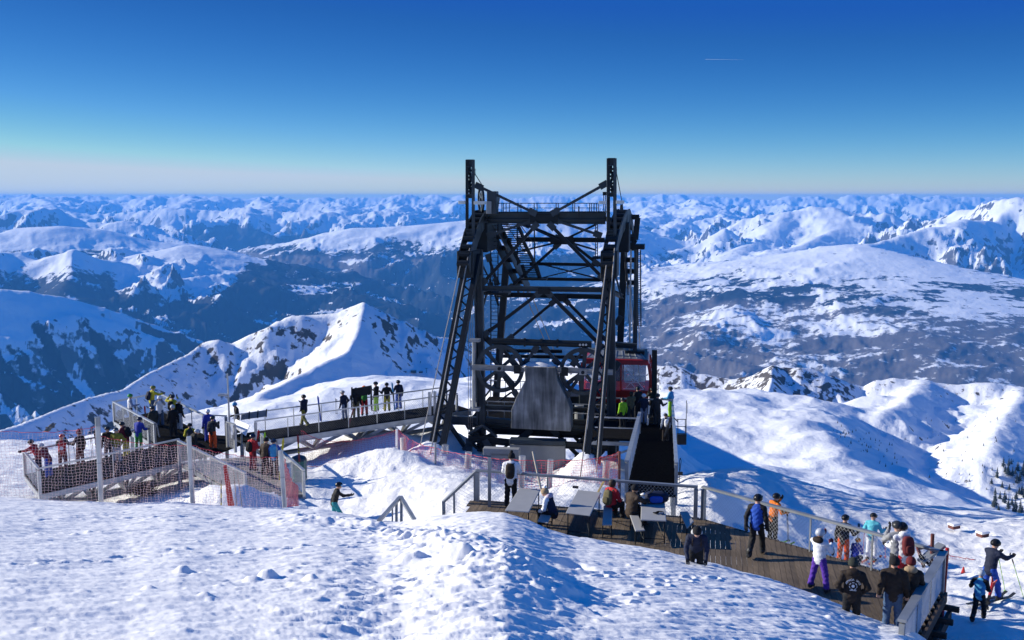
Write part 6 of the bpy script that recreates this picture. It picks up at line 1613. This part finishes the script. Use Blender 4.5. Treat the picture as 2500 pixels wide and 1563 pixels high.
ski_poles("yellow green poles of the skier at far right", [local(s55, .22, .62, 1.15), local(s55, -.22, .62, 1.15)], [local(s55, .30, 1.15, -.1), local(s55, -.22, 1.05, -.05)], 'lime')
ski_pair("red and black skis carried upright by the child, bottom right", P(2393, 1533, 27.3), P(2428, 1412, 27.2), 'red', (1, .3, 0), 'char')
# ================================================================== tables, benches, nets, poles and small things
TABLE = mat("pale_grey_table_top", (.33, .33, .325), .55, 0, .05, 3)
def quad_top(name, label, cat, pix, z, th, leg_in=.12, m=TABLE, skirt=True):
    c = [PZ(a, b, z) for a, b in pix]; ctr = sum(c, Vector()) / 4
    t = thing(name, label, cat, (ctr.x, ctr.y, 0))
    MB().prism([p - Vector((0, 0, th)) for p in c], (0, 0, th)).build("top" if cat == "table" else "seat", m, t, bevel=.02)
    for i in range(4):
        p = c[i].lerp(ctr, leg_in); q = MB(); q.tube((p.x, p.y, 0), (p.x, p.y, z - th), .018, n=8); q.build("leg", STEEL, t)
    for i, j in ((0, 1), (2, 3)):
        a, b = c[i].lerp(ctr, leg_in), c[j].lerp(ctr, leg_in)
        MB().tube((a.x, a.y, .12), (b.x, b.y, .12), .014, n=6).build("leg_brace", STEEL, t)
        MB().tube((a.x, a.y, .12), (ctr.x, ctr.y, z - th - .02), .010, n=6).build("leg_brace", STEEL, t)
    return t
quad_top("folding_table", "empty pale grey folding table left of the seated pink hood", "table", [(1268, 1191), (1320, 1195), (1292, 1249), (1233, 1245)], .74, .045)
quad_top("folding_table", "empty pale grey folding table in the middle of the deck", "table", [(1411, 1196), (1468, 1202), (1441, 1258), (1381, 1251)], .74, .045)
quad_top("folding_table", "pale grey folding table with a blue bag on it", "table", [(1566, 1218), (1622, 1212), (1627, 1271), (1564, 1268)], .74, .045)
quad_top("bench", "pale bench under the seated person in red, middle of the deck", "bench", [(1474, 1234), (1495, 1234), (1494, 1281), (1470, 1281)], .45, .04)
quad_top("bench", "pale bench behind the seated brown jacket", "bench", [(1537, 1256), (1558, 1255), (1575, 1294), (1551, 1296)], .45, .04)
quad_top("bench", "small pale bench under the seated pink hood", "bench", [(1322, 1250), (1350, 1247), (1338, 1276), (1312, 1272)], .45, .04)
quad_top("bench", "tilted pale bench beside the person bending forward", "bench", [(1659, 1249), (1679, 1248), (1694, 1272), (1677, 1290)], .45, .04)
# things on the right-hand table
bp = PZ(1603, 1226, .74)
bag = thing("duffel_bag", "blue and black sports bag lying on the right table", "bag", bp)
child_mesh("body", rbox_mesh("bag_body", .75, .42, .34), cloth(COLS['navy'], .7), bag, (0, 0, .17))
child_mesh("pocket", rbox_mesh("bag_pocket", .42, .12, .22), cloth(COLS['blue'], .6), bag, (-.04, -.20, .14))
MB().path([bp + Vector((-.25, -.1, .3)), bp + Vector((-.1, -.15, .45)), bp + Vector((.12, -.12, .44)), bp + Vector((.26, -.08, .3))], .018).build("handle", cloth(COLS['black'], .7), bag)
gp2 = PZ(1612, 1257, .745)
gg = thing("ski_goggles", "pair of ski goggles lying on the right table", "goggles", gp2)
child_mesh("frame", GOGG, cloth(COLS['black'], .5), gg, (0, 0, .04)); child_mesh("lens", GOGG, cloth(COLS['silver'], .1), gg, (.05, -.05, .045), None, .8)
MB().path([gp2 + Vector((-.12, .02, .03)), gp2 + Vector((-.2, .12, .03)), gp2 + Vector((.0, .16, .03)), gp2 + Vector((.14, .03, .03))], .015).build("strap", cloth(COLS['black'], .8), gg)
cr_ = PZ(1571, 1212, .75)
o = child_mesh("crumpled_paper", rbox_mesh("paper", .22, .16, .12, 1.4, 5), WHITE, None, cr_ + Vector((0, 0, .06))); tag(o, "crumpled white wrapper beside the bag on the right table", "wrapper")
q = MB().beam(P(1301, 1102, 33.6), P(1321, 1196, 33.3), .07, .04); o = q.build("ski_pole_stand", mat("pale_wood", (.45, .40, .33), .7), None); tag(o, "leaning pale pole behind the left table's railing", "pole")
o = MB().beam(P(1478, 1168, 36), P(1458, 1206, 35), .06, .05).build("shovel_handle", mat("yellow_wood", (.45, .32, .10), .6)); tag(o, "slanting yellow wooden handle left of the seated red jacket", "tool")
sgn = PZ(1400, 1190, .55)
MB_ = MB(); MB_.beam(P(1398, 1189, 33), P(1412, 1190, 33), .05, .08); o = MB_.build("wooden_block", TIMB); tag(o, "small dark wooden bar on the railing behind the middle table", "block")
dr = P(2000, 1355, 26.2)
mit = thing("mitten", "black mitten dangling from the photographing person's wrist", "mitten", P(2033, 1352, 26.0))
child_mesh("mitten_body", rbox_mesh("mitten_body", .10, .06, .22, 2.2, 6), cloth(COLS['navy'], .8), mit, (0, 0, .05))
MB().tube(P(2033, 1347, 26.0), P(2036, 1335, 26.0), .008, n=5).build("loop", cloth(COLS['navy'], .8), mit)

# ------------------------------------------------------------------ nets
def net_mat(name, c): return mat(name, c, .6, 0, .12, 2)
NETP, NETR, NETV = net_mat("pale_pink_net", (.72, .52, .52)), net_mat("red_net", (.55, .03, .06)), net_mat("violet_red_net", (.30, .06, .12))
def net(label, tops, bots, cell, r, m, sag=.0, edge=None, er=.012, name="safety_net", wave=.05):
    """knotted net between a top and a bottom line"""
    tops, bots = [Vector(p) for p in tops], [Vector(p) for p in bots]
    t = thing(name, label, "net", bots[0])
    L = sum((b - a).length for a, b in zip(tops[:-1], tops[1:])); H = (tops[0] - bots[0]).length
    nu, nv = max(3, int(L / cell)), max(3, int(H / cell)); seg = len(tops) - 1
    def pt(u, v):
        x = min(u * seg, seg - 1e-6); i = int(x); f = x - i
        a, b = tops[i].lerp(tops[i + 1], f), bots[i].lerp(bots[i + 1], f)
        p = a.lerp(b, v); sg = sag * 4 * f * (1 - f) * (1 - v * .85)
        return p + Vector((wave * .6 * math.sin(v * 9 + u * 31) + .018 * math.sin(v * nv * 2.1 + u * 60), wave * math.sin(v * 5 + u * 47), -sg + wave * .3 * math.sin(u * 71)))
    grid = [[pt(i / nu, j / nv) for j in range(nv + 1)] for i in range(nu + 1)]
    q = MB()
    for i in range(nu + 1):
        for j in range(nv): q.tube(grid[i][j], grid[i][j + 1], r, n=3, cap=False)
    for j in range(nv + 1):
        for i in range(nu): q.tube(grid[i][j], grid[i + 1][j], r, n=3, cap=False)
    o = q.build("netting", m, t); o['kind'] = 'stuff'
    if edge:
        for j in (0, nv):
            q = MB().path([grid[i][j] for i in range(nu + 1)], er, n=5); q.build("edge_rope", edge, t)
    return t
NY = 34.6
net("coarse pale pink safety net strung across the far left platform", [P(-160, 1058, NY), P(5, 1052, NY), P(240, 1042, NY)], [P(-160, 1230, NY), P(5, 1230, NY), P(240, 1236, NY)], .10, .0048, NETP, .12, NETR, .010)
net("coarse pale pink safety net between the two thick posts in front of the ramp", [P(246, 1066, NY), P(466, 1088, NY)], [P(246, 1236, NY), P(466, 1238, NY)], .10, .0048, NETP, .10, NETR, .010)
net("coarse pale pink safety net from the middle thick post to the right one", [P(470, 1088, NY), P(690, 1116, NY)], [P(470, 1238, NY), P(690, 1240, NY)], .10, .0048, NETP, .16, NETR, .010)
net("dense pink net hanging right of the last thick post near the ramp", [P(694, 1120, NY), P(712, 1176, 35.6), P(728, 1188, 36.2)], [P(694, 1238, NY), P(712, 1236, 35.6), P(728, 1234, 36.2)], .05, .006, net_mat("soft_pink_net", (.62, .25, .27)), 0, NETR, .012, wave=.02)
net("fine violet red net under the footbridge", [P(735, 1052, 47.8), P(820, 1078, 48.4), P(970, 1050, 49.2)], [P(735, 1138, 47.8), P(820, 1137, 48.4), P(970, 1128, 49.2)], .12, .0055, NETV, .15, NETR, .014)
net("fine red net sweeping down from the white post to the tower foot", [P(972, 1050, 49.2), P(1010, 1078, 48.2), P(1062, 1094, 46.5)], [P(972, 1132, 49.2), P(1010, 1148, 48.2), P(1062, 1182, 46.5)], .12, .0055, NETR, .05, NETR, .014)
net("fine violet net in front of the tower feet, left stretch", [P(1064, 1096, 46.5), P(1148, 1110, 44.8), P(1235, 1122, 43.5)], [P(1064, 1188, 46.5), P(1148, 1196, 44.8), P(1235, 1205, 43.5)], .12, .0055, NETV, .05, NETR, .014)
net("fine red net in front of the tower feet, right stretch", [P(1235, 1122, 43.5), P(1390, 1124, 42.5), P(1460, 1118, 42.5), P(1512, 1104, 42.5)], [P(1235, 1205, 43.5), P(1390, 1205, 42.5), P(1460, 1205, 42.5), P(1512, 1200, 42.5)], .12, .0055, NETR, .04, NETR, .014)
net("low red violet net on the run right of the deck", [P(2308, 1354, 35.5), P(2400, 1368, 35.5), P(2520, 1364, 36)], [P(2308, 1400, 35.5), P(2400, 1420, 35.5), P(2520, 1418, 36)], .11, .0055, NETV, .03, NETR, .014)
# thick net posts
def post(name, label, px, y0, y1, Y, r, m, dx=0, cat="post", cap=None):
    a, b = P(px + dx, y1, Y), P(px, y0, Y); t = thing(name, label, cat, a)
    MB().tube(a, b, r, n=14).build("tube", m, t, smooth=False)
    if cap: MB().tube(b, b + (b - a).normalized() * .32, r * 1.06, n=14).build("cap", cap, t)
    MB().tube(b.lerp(a, .45), b.lerp(a, .46), r * 1.12, n=14).build("collar", GALVD, t)
    return t
post("net_post", "thick zinc net post left of the ramp, tallest of the three", 239, 1040, 1236, NY - .15, .088, GALV, 8, cap=GALVD)
post("net_post", "thick zinc net post in the middle, before the boarded ramp", 461, 1066, 1240, NY - .15, .085, GALV, 10)
post("net_post", "thick zinc net post right of the boarded ramp", 685, 1100, 1242, NY - .15, .082, GALV, 10)
post("net_post", "white post with red tape at the corner of the violet net", 969, 1048, 1138, 49.1, .06, WHITE)
post("board_post", "broad pale board standing right of the white net post", 984, 1068, 1134, 49.0, .16, mat("pale_board", (.55, .5, .49), .6), 2)
post("net_post", "thin grey net post in front of the left tower strut", 1063, 1080, 1190, 46.3, .05, GALVD)
post("net_post", "thin red grey net post before the tower's right foot", 1512, 1102, 1196, 42.4, .06, RUST)
for px, y0, y1, Y, r, dx, lab in ((1016, 1098, 1140, 48.6, .14, -7, "short slanting zinc pipe stub right of the pale board"), (1084, 1086, 1150, 48.4, .17, -4, "stout zinc pipe stub at the foot of the left lattice strut"), (1141, 1104, 1152, 46.4, .16, -4, "stout zinc pipe stub left of the tower's lower wheel"),
                                  (1272, 1113, 1166, 44.0, .15, -4, "stout zinc pipe stub just right of the leaning white jacket"), (1341, 1122, 1168, 44.0, .13, -4, "zinc pipe stub in front of the pale lower concrete panel"), (1478, 1126, 1180, 42.8, .16, -1, "bright zinc pipe stub before the tower's right foot")):
    p = P(px, y1, Y); a = Vector((p.x, p.y, min(p.z, near_z(p.x, p.y) - .2))); b = P(px + 3, y0, Y)
    o = MB().tube(a, b, r, n=16).build("pipe_stub", GALV, None, smooth=False); tag(o, lab, "pipe", "zinc pipe stubs at the tower foot")
# thick red pad, marker canes in front of the ramp
pd = P(556, 1230, 36.0)
o = MB().prism([P(544, 1138, 36), P(552, 1136, 36), P(571, 1236, 36), P(556, 1238, 36)], (0, .12, 0)).build("red_pad", RED, None, bevel=.03); tag(o, "tall narrow red pad standing in the snow behind the net", "pad")
for px, y0, lab in ((540, 1172, "yellow and black marker cane left of the red pad"), (559, 1190, "yellow marker cane against the red pad")):
    t = thing("marker_cane", lab, "cane", P(px, 1238, 36.3))
    for k in range(6):
        a, b = P(px, 1238 + (y0 - 1238) * k / 6, 36.3), P(px, 1238 + (y0 - 1238) * (k + 1) / 6, 36.3); MB().tube(a, b, .022, n=8).build("band", cloth(COLS['yellow'] if k % 2 == 0 else COLS['char'], .5), t)
for px, d in ((570, 8), (579, 12)):
    o = MB().tube(P(px + d, 1238, 36.6), P(px, 1140 + d, 36.6), .018, n=6).build("bamboo_cane", mat("grey_cane", (.22, .20, .17), .7)); tag(o, "thin grey cane right of the red pad, " + ("nearer to it" if px == 570 else "farther from it"), "cane")
# lamp pole with floodlight at the bridge end
lp = thing("lamp_pole", "slim zinc pole with a floodlight at the left end of the footbridge", "lamp pole", F(562, 1075))
la = F(562, 1075); MB().tube(la - Vector((0, 0, .2)), P(555, 912, la.y), .055, .04, n=10).build("pole", GALV, lp)
MB().box(P(545, 964, la.y), .5, .3, .12).build("floodlight", GALV, lp, bevel=.02); MB().beam(P(550, 970, la.y), P(557, 972, la.y), .05).build("arm", GALV, lp)
# bright board facing the sun
wb = F(590, 1086)
wbo = thing("information_board", "white information board flashing in the sun at the bridge end", "board", wb)
bc = P(590, 1042, wb.y - .9); nx = (SUN_DIR * .8 + (Vector((0, 0, CZ)) - bc).normalized()).normalized(); 
def on_plane(px, py, o_, n_):
    d = ray(px, py); t = (Vector(o_) - Vector((0, 0, CZ))).dot(n_) / d.dot(n_); return Vector((0, 0, CZ)) + d * t
c4 = [on_plane(a, b, bc, nx) for a, b in ((570, 1042), (599, 1064), (609, 1038), (575, 1023))]
MB().prism(c4, nx * -.05).build("panel", mat('glossy_white_board', (.82, .83, .84), .5, 0, .03, 3), wbo)
MB().tube(bc - Vector((0, 0, .2)), wb, .05, n=8).build("post", GALVD, wbo)
# dark boards on the far railing
def slabq(name, label, pix, Y, m, cat):
    o = MB().prism([P(a, b, Y) for a, b in pix], (0, .06, 0)).build(name, m); tag(o, label, cat); return o
fy = onb(620, 1.0) + .1
t = thing("weather_screen", "grey glass weather screen on the far bridge railing, near the lamp pole", "screen", P(617, 1028, fy))
for k in range(3):
    x0, x1 = 588 + 21 * k, 608 + 21 * k
    MB().prism([P(x0, 1026 - k * 3, fy), P(x1, 1023 - k * 3, fy), P(x1 + 1, 1007 - k * 3, fy), P(x0 + 1, 1010 - k * 3, fy)], (0, .04, 0)).build("pane", mat("grey_screen_glass", (.20, .25, .31), .25, 0, .1, 2), t)
    MB().beam(P(x1, 1024 - k * 3, fy), P(x1 + 1, 1005 - k * 3, fy), .05).build("bar", STEEL, t)
fy = onb(885, 1.0) - .1
t = thing("panorama_board", "dark panorama board on the far bridge railing behind the group", "board", P(880, 990, fy))
MB().prism([P(858, 950, fy), P(907, 941, fy), P(907, 962, fy), P(858, 972, fy)], (0, .06, 0)).build("panel", STEEL, t)
for px in (859, 906): MB().beam(P(px, 946, fy), P(px, 1000 - (px - 859) * .16, fy), .08).build("post", STEEL, t)
# rubbish bin
bn0 = PZ(731, 1172, near_z(P(731, 1172, 44.2).x, 44.2) + .02)
BIN = mat("green_bin_bag", (.02, .16, .12), .35, 0, .5, 8, .8, 25)
bn = thing("rubbish_bin", "green wire rubbish bin right of the ramp railing", "bin", bn0)
prof_ = [(.30, 0), (.33, .1), (.32, .5), (.34, .85), (.36, .95), (.34, .99), (.30, .9)]
bm_ = lathe_mesh("bin_bag", prof_, 16); bm_.materials.append(BIN); ob = bpy.data.objects.new("bag", bm_); COL.objects.link(ob); ob.parent = bn
bm2 = lathe_mesh("bin_lid", [(.36, .96), (.37, 1.0), (.30, 1.12), (.1, 1.2)], 16); bm2.materials.append(mat("dark_lid", (.02, .04, .06), .4)); ob = bpy.data.objects.new("lid", bm2); COL.objects.link(ob); ob.parent = bn
for k in range(10):
    a = 2 * math.pi * k / 10; MB().tube(bn0 + Vector((.35 * math.cos(a), .35 * math.sin(a), 0)), bn0 + Vector((.37 * math.cos(a), .37 * math.sin(a), 1.0)), .012, n=5).build("wire", GALVD, bn)
for hz_ in (.15, .5, .8):
    MB().path([bn0 + Vector((.36 * math.cos(2 * math.pi * k / 14), .36 * math.sin(2 * math.pi * k / 14), hz_)) for k in range(15)], .012, 5).build("hoop", GALVD, bn)
up_skis("dark red and yellow skis stuck upright behind the rubbish bin", 731, 1062, 1128, 45.2, 'dred', -4, 'yellow')
# crossed timbers at the deck's far right corner, red tube and posts
for k, (a, b, r, m, lab) in enumerate((((2277, 1345), (2277, 1304), .05, RUST, "dark red post sticking up behind the deck's right corner"), ((2306, 1400), (2313, 1338), .05, RED, "red padded post just outside the deck's right corner"))):
    p0, p1 = P(*a, 26.6), P(*b, 26.6); p0.z = min(p0.z, near_z(p0.x, p0.y)); o = MB().tube(p0, p1, r, n=10).build("marker_post", m); tag(o, lab, "post")
cr = thing("rescue_sledge", "grey and red rescue sledge frame leaning behind the deck's right corner", "sledge", P(2262, 1380, 26.4))
MB().beam(P(2248, 1372, 26.5), P(2300, 1330, 26.8), .26, .08).build("board", GALVD, cr)
MB().beam(P(2238, 1330, 26.9), P(2256, 1385, 26.4), .07).build("arm", RUST, cr); MB().beam(P(2245, 1355, 26.6), P(2285, 1395, 26.2), .06).build("arm", STEEL, cr)
MB().beam(P(2240, 1340, 26.8), P(2275, 1334, 26.9), .06).build("arm", RUST, cr)
for px, py, Y, lab in ((2351, 1412, 33, "small red cone on the run below the violet net"),):
    p = P(px, py, Y); zz = near_z(p.x, p.y); o = MB().tube((p.x, p.y, zz - .05), (p.x, p.y, zz + .22), .09, .02, n=12).build("marker_cone", RED); tag(o, lab, "cone")
for px, py, Y, lab in ((2326, 1346, 42, "small hut shaped crate half sunk in snow behind the deck corner"), (2395, 1370, 40, "snow covered heap with red tape on the run")):
    p = P(px, py, Y); zz = near_z(p.x, p.y); t = thing("snowed_crate", lab, "crate", (p.x, p.y, zz))
    MB().box((p.x, p.y, zz + .12), .42, .32, .16, .4).build("box", RUST, t, bevel=.03); MB().box((p.x, p.y, zz + .23), .48, .38, .1, .4).build("snow_top", SNOW, t, bevel=.05)

# ------------------------------------------------------------------ far small things
ROCK = mat("dark_rock", (.075, .068, .062), .9, 0, .35, .4, .8, 2)
def outcrop(label, px, py, Y, w, hgt, dep, seed, rz=0):
    c = P(px, py, Y); rnd = random.Random(seed); bm = bmesh.new(); bmesh.ops.create_icosphere(bm, subdivisions=3, radius=1)
    for v in bm.verts:
        n = 1 + .35 * math.sin(v.co.x * 5 + seed) * math.sin(v.co.z * 6 + seed * 2) + rnd.uniform(-.14, .14)
        v.co = Vector((v.co.x * w * n, v.co.y * dep * n, v.co.z * hgt * n + v.co.x * hgt * .9))
    me = bpy.data.meshes.new("rock_outcrop"); bm.to_mesh(me); bm.free(); me.materials.append(ROCK)
    o = bpy.data.objects.new("rock_outcrop", me); COL.objects.link(o); o.location = c; o.rotation_euler = (0, 0, rz); ORG[o.name] = c; tag(o, label, "rock"); return o
outcrop("slanting dark rock on the snow ridge behind the far left platform", 122, 1044, 700, 3.6, 2.2, 3, 3)
bs = P(345, 1158, 47.5); bs.z = near_z(bs.x, bs.y)
tw = MB(); rnd = random.Random(3)
for k in range(260):
    a = bs + Vector((rnd.gauss(0, .35), rnd.gauss(0, .2), 0)); tw.tube(a, a + Vector((rnd.gauss(0, .25), rnd.gauss(0, .2), rnd.uniform(.2, .7))), .014, .005, n=3, cap=False)
o = tw.build("dry_shrub", mat("dry_twigs", (.11, .06, .035), .8)); tag(o, "dry brown shrub under the far left platform", "shrub")
# lift station on the ridge behind the footbridge
def ground_hit(px, py):
    """walk the viewing ray until it meets the bowl terrain"""
    d = ray(px, py); best = None
    for Yq in np.exp(np.linspace(math.log(200), math.log(2200), 500)):
        p = P(px, py, float(Yq)); i = int(np.argmin(np.abs(np.log(db) - math.log(math.hypot(p.x, p.y))))); a = math.degrees(math.atan2(p.x, p.y)); j = int(round((a - azb[0]) / (azb[1] - azb[0])))
        if 0 <= j < len(azb) and Zb[i, j] >= p.z: return Vector((p.x, p.y, float(Zb[i, j])))
    return None
st0 = ground_hit(1000, 912) or P(1000, 912, 1100)
ls = thing("lift_station", "tiny ski lift station with pylons on the snow shoulder behind the footbridge", "lift station", st0)
for k, (dx, dy, w, h_) in enumerate(((-9, 0, 9, 2.4), (5, 4, 7, 3.0), (15, 2, 5, 2.2))):
    MB().box(st0 + Vector((dx, dy, h_ / 2)), w, 4, h_).build("hut", STEEL2, ls); MB().box(st0 + Vector((dx, dy, h_ + .15)), w + .8, 4.8, .3).build("hut_roof", GALVD, ls)
for k in range(5):
    b = st0 + Vector((22 + 14 * k, 6 + 5 * k, -1 - k)); MB().tube(b, b + Vector((0, 0, 7)), .35, n=6).build("pylon", STEEL, ls); MB().beam(b + Vector((-2, 0, 6.6)), b + Vector((2, 0, 6.6)), .4).build("crossarm", STEEL, ls)
# contrail high in the sky
ca, cb = P(1722, 145, 60000), P(1815, 146, 60000)
m, n, l, b = nodes_of("contrail_vapour"); b.inputs['Base Color'].default_value = (.8, .82, .85, 1); b.inputs['Roughness'].default_value = 1
o = MB().tube(ca, cb, 7, 2, n=8).build("contrail", m); tag(o, "short faint white contrail high in the blue sky", "contrail")

# ------------------------------------------------------------------ trees on the slope at the right edge
NEEDLE = mat("conifer_needles", (.018, .028, .026), .85, 0, .4, .5)
BARK = mat("conifer_bark", (.05, .035, .028), .9, 0, .3, 1)
def conifer_mesh(seed, H, Rr):
    rnd = random.Random(seed); q = MB(); n = 15
    for k in range(n):
        z = H * (.10 + .88 * k / n); r = Rr * (1 - k / n) ** .85 * rnd.uniform(.75, 1.2); nb = 7
        for j in range(nb):
            a = 2 * math.pi * (j + rnd.random() * .7) / nb; rr = r * rnd.uniform(.6, 1.15); d = Vector((math.cos(a), math.sin(a), 0)); s_ = Vector((-d.y, d.x, 0))
            b0 = Vector((0, 0, z)); tip = b0 + d * rr + Vector((0, 0, -rr * .35)); wd_ = rr * .42
            q.add([b0 + Vector((0, 0, .35)), b0 + d * rr * .6 + s_ * wd_ - Vector((0, 0, rr * .25)), tip, b0 + d * rr * .6 - s_ * wd_ - Vector((0, 0, rr * .25))], [(0, 1, 2), (0, 2, 3)])
    me = bpy.data.meshes.new("crown"); me.from_pydata(q.v, [], q.f); me.materials.append(NEEDLE); me.update()
    q2 = MB().tube((0, 0, -1.0), (0, 0, H * .96), H * .022, H * .004, n=6); m2 = bpy.data.meshes.new("trunk"); m2.from_pydata(q2.v, [], q2.f); m2.materials.append(BARK); m2.update()
    return me, m2
KINDS = [conifer_mesh(s, H, r) for s, H, r in ((1, 10, 2.3), (2, 8, 2.1), (3, 12, 2.6), (4, 6, 1.9))]
rnd = random.Random(12)
TREES = []
for k in range(74):
    px = rnd.triangular(2395, 2560, 2520); py = rnd.uniform(1130, 1262)
    if px < 2395 + (1262 - py) * .25: continue
    TREES.append((px, py, rnd.choice(KINDS), rnd.uniform(.8, 1.5), "dark conifer in the cluster at the photograph's right edge", "conifers at the right edge"))
for k in range(60):
    t = rnd.random(); px = 2050 + 150 * t + rnd.gauss(0, 20); py = 1050 + 75 * t + rnd.gauss(0, 12)
    TREES.append((px, py, rnd.choice(KINDS), rnd.uniform(.22, .42), "tiny dark bush conifer on the shaded slope left of the gullied face", "bush conifers on the shaded slope"))
for k in range(46):
    px = rnd.uniform(2260, 2480); py = rnd.uniform(1010, 1200)
    TREES.append((px, py, rnd.choice(KINDS), rnd.uniform(.2, .45), "tiny dark bush conifer scattered on the sunlit gullied face", "bush conifers on the gullied face"))
for px, py, (me, tr), sc, lab, grp in TREES:
    g = ground_hit(px, py)
    if g is None: continue
    t = thing("conifer_tree", lab, "tree", g, rnd.uniform(0, 6.28), grp); t.scale = (sc,) * 3
    for nm, mm in (("crown", me), ("trunk", tr)):
        o = bpy.data.objects.new(nm, mm); COL.objects.link(o); o.parent = t
# ------------------------------------------------------------------ the air between the mountains
hz = MB().box((0, 15600, (-2200 + 66) / 2), 52000, 33000, 2266).build("haze", None, raw=True)
hz.data.materials.clear()
hm = bpy.data.materials.new("haze_air"); hm.use_nodes = True
hn, hl = hm.node_tree.nodes, hm.node_tree.links
hn.clear()
ho = hn.new('ShaderNodeOutputMaterial'); pv = hn.new('ShaderNodeVolumePrincipled')
pv.inputs['Color'].default_value = (.09, .40, 1.0, 1)
pv.inputs['Density'].default_value = 3.9e-5
pv.inputs['Anisotropy'].default_value = 0.0
hl.new(pv.outputs[0], ho.inputs['Volume'])
hz.data.materials.append(hm)
hz['kind'] = 'stuff'
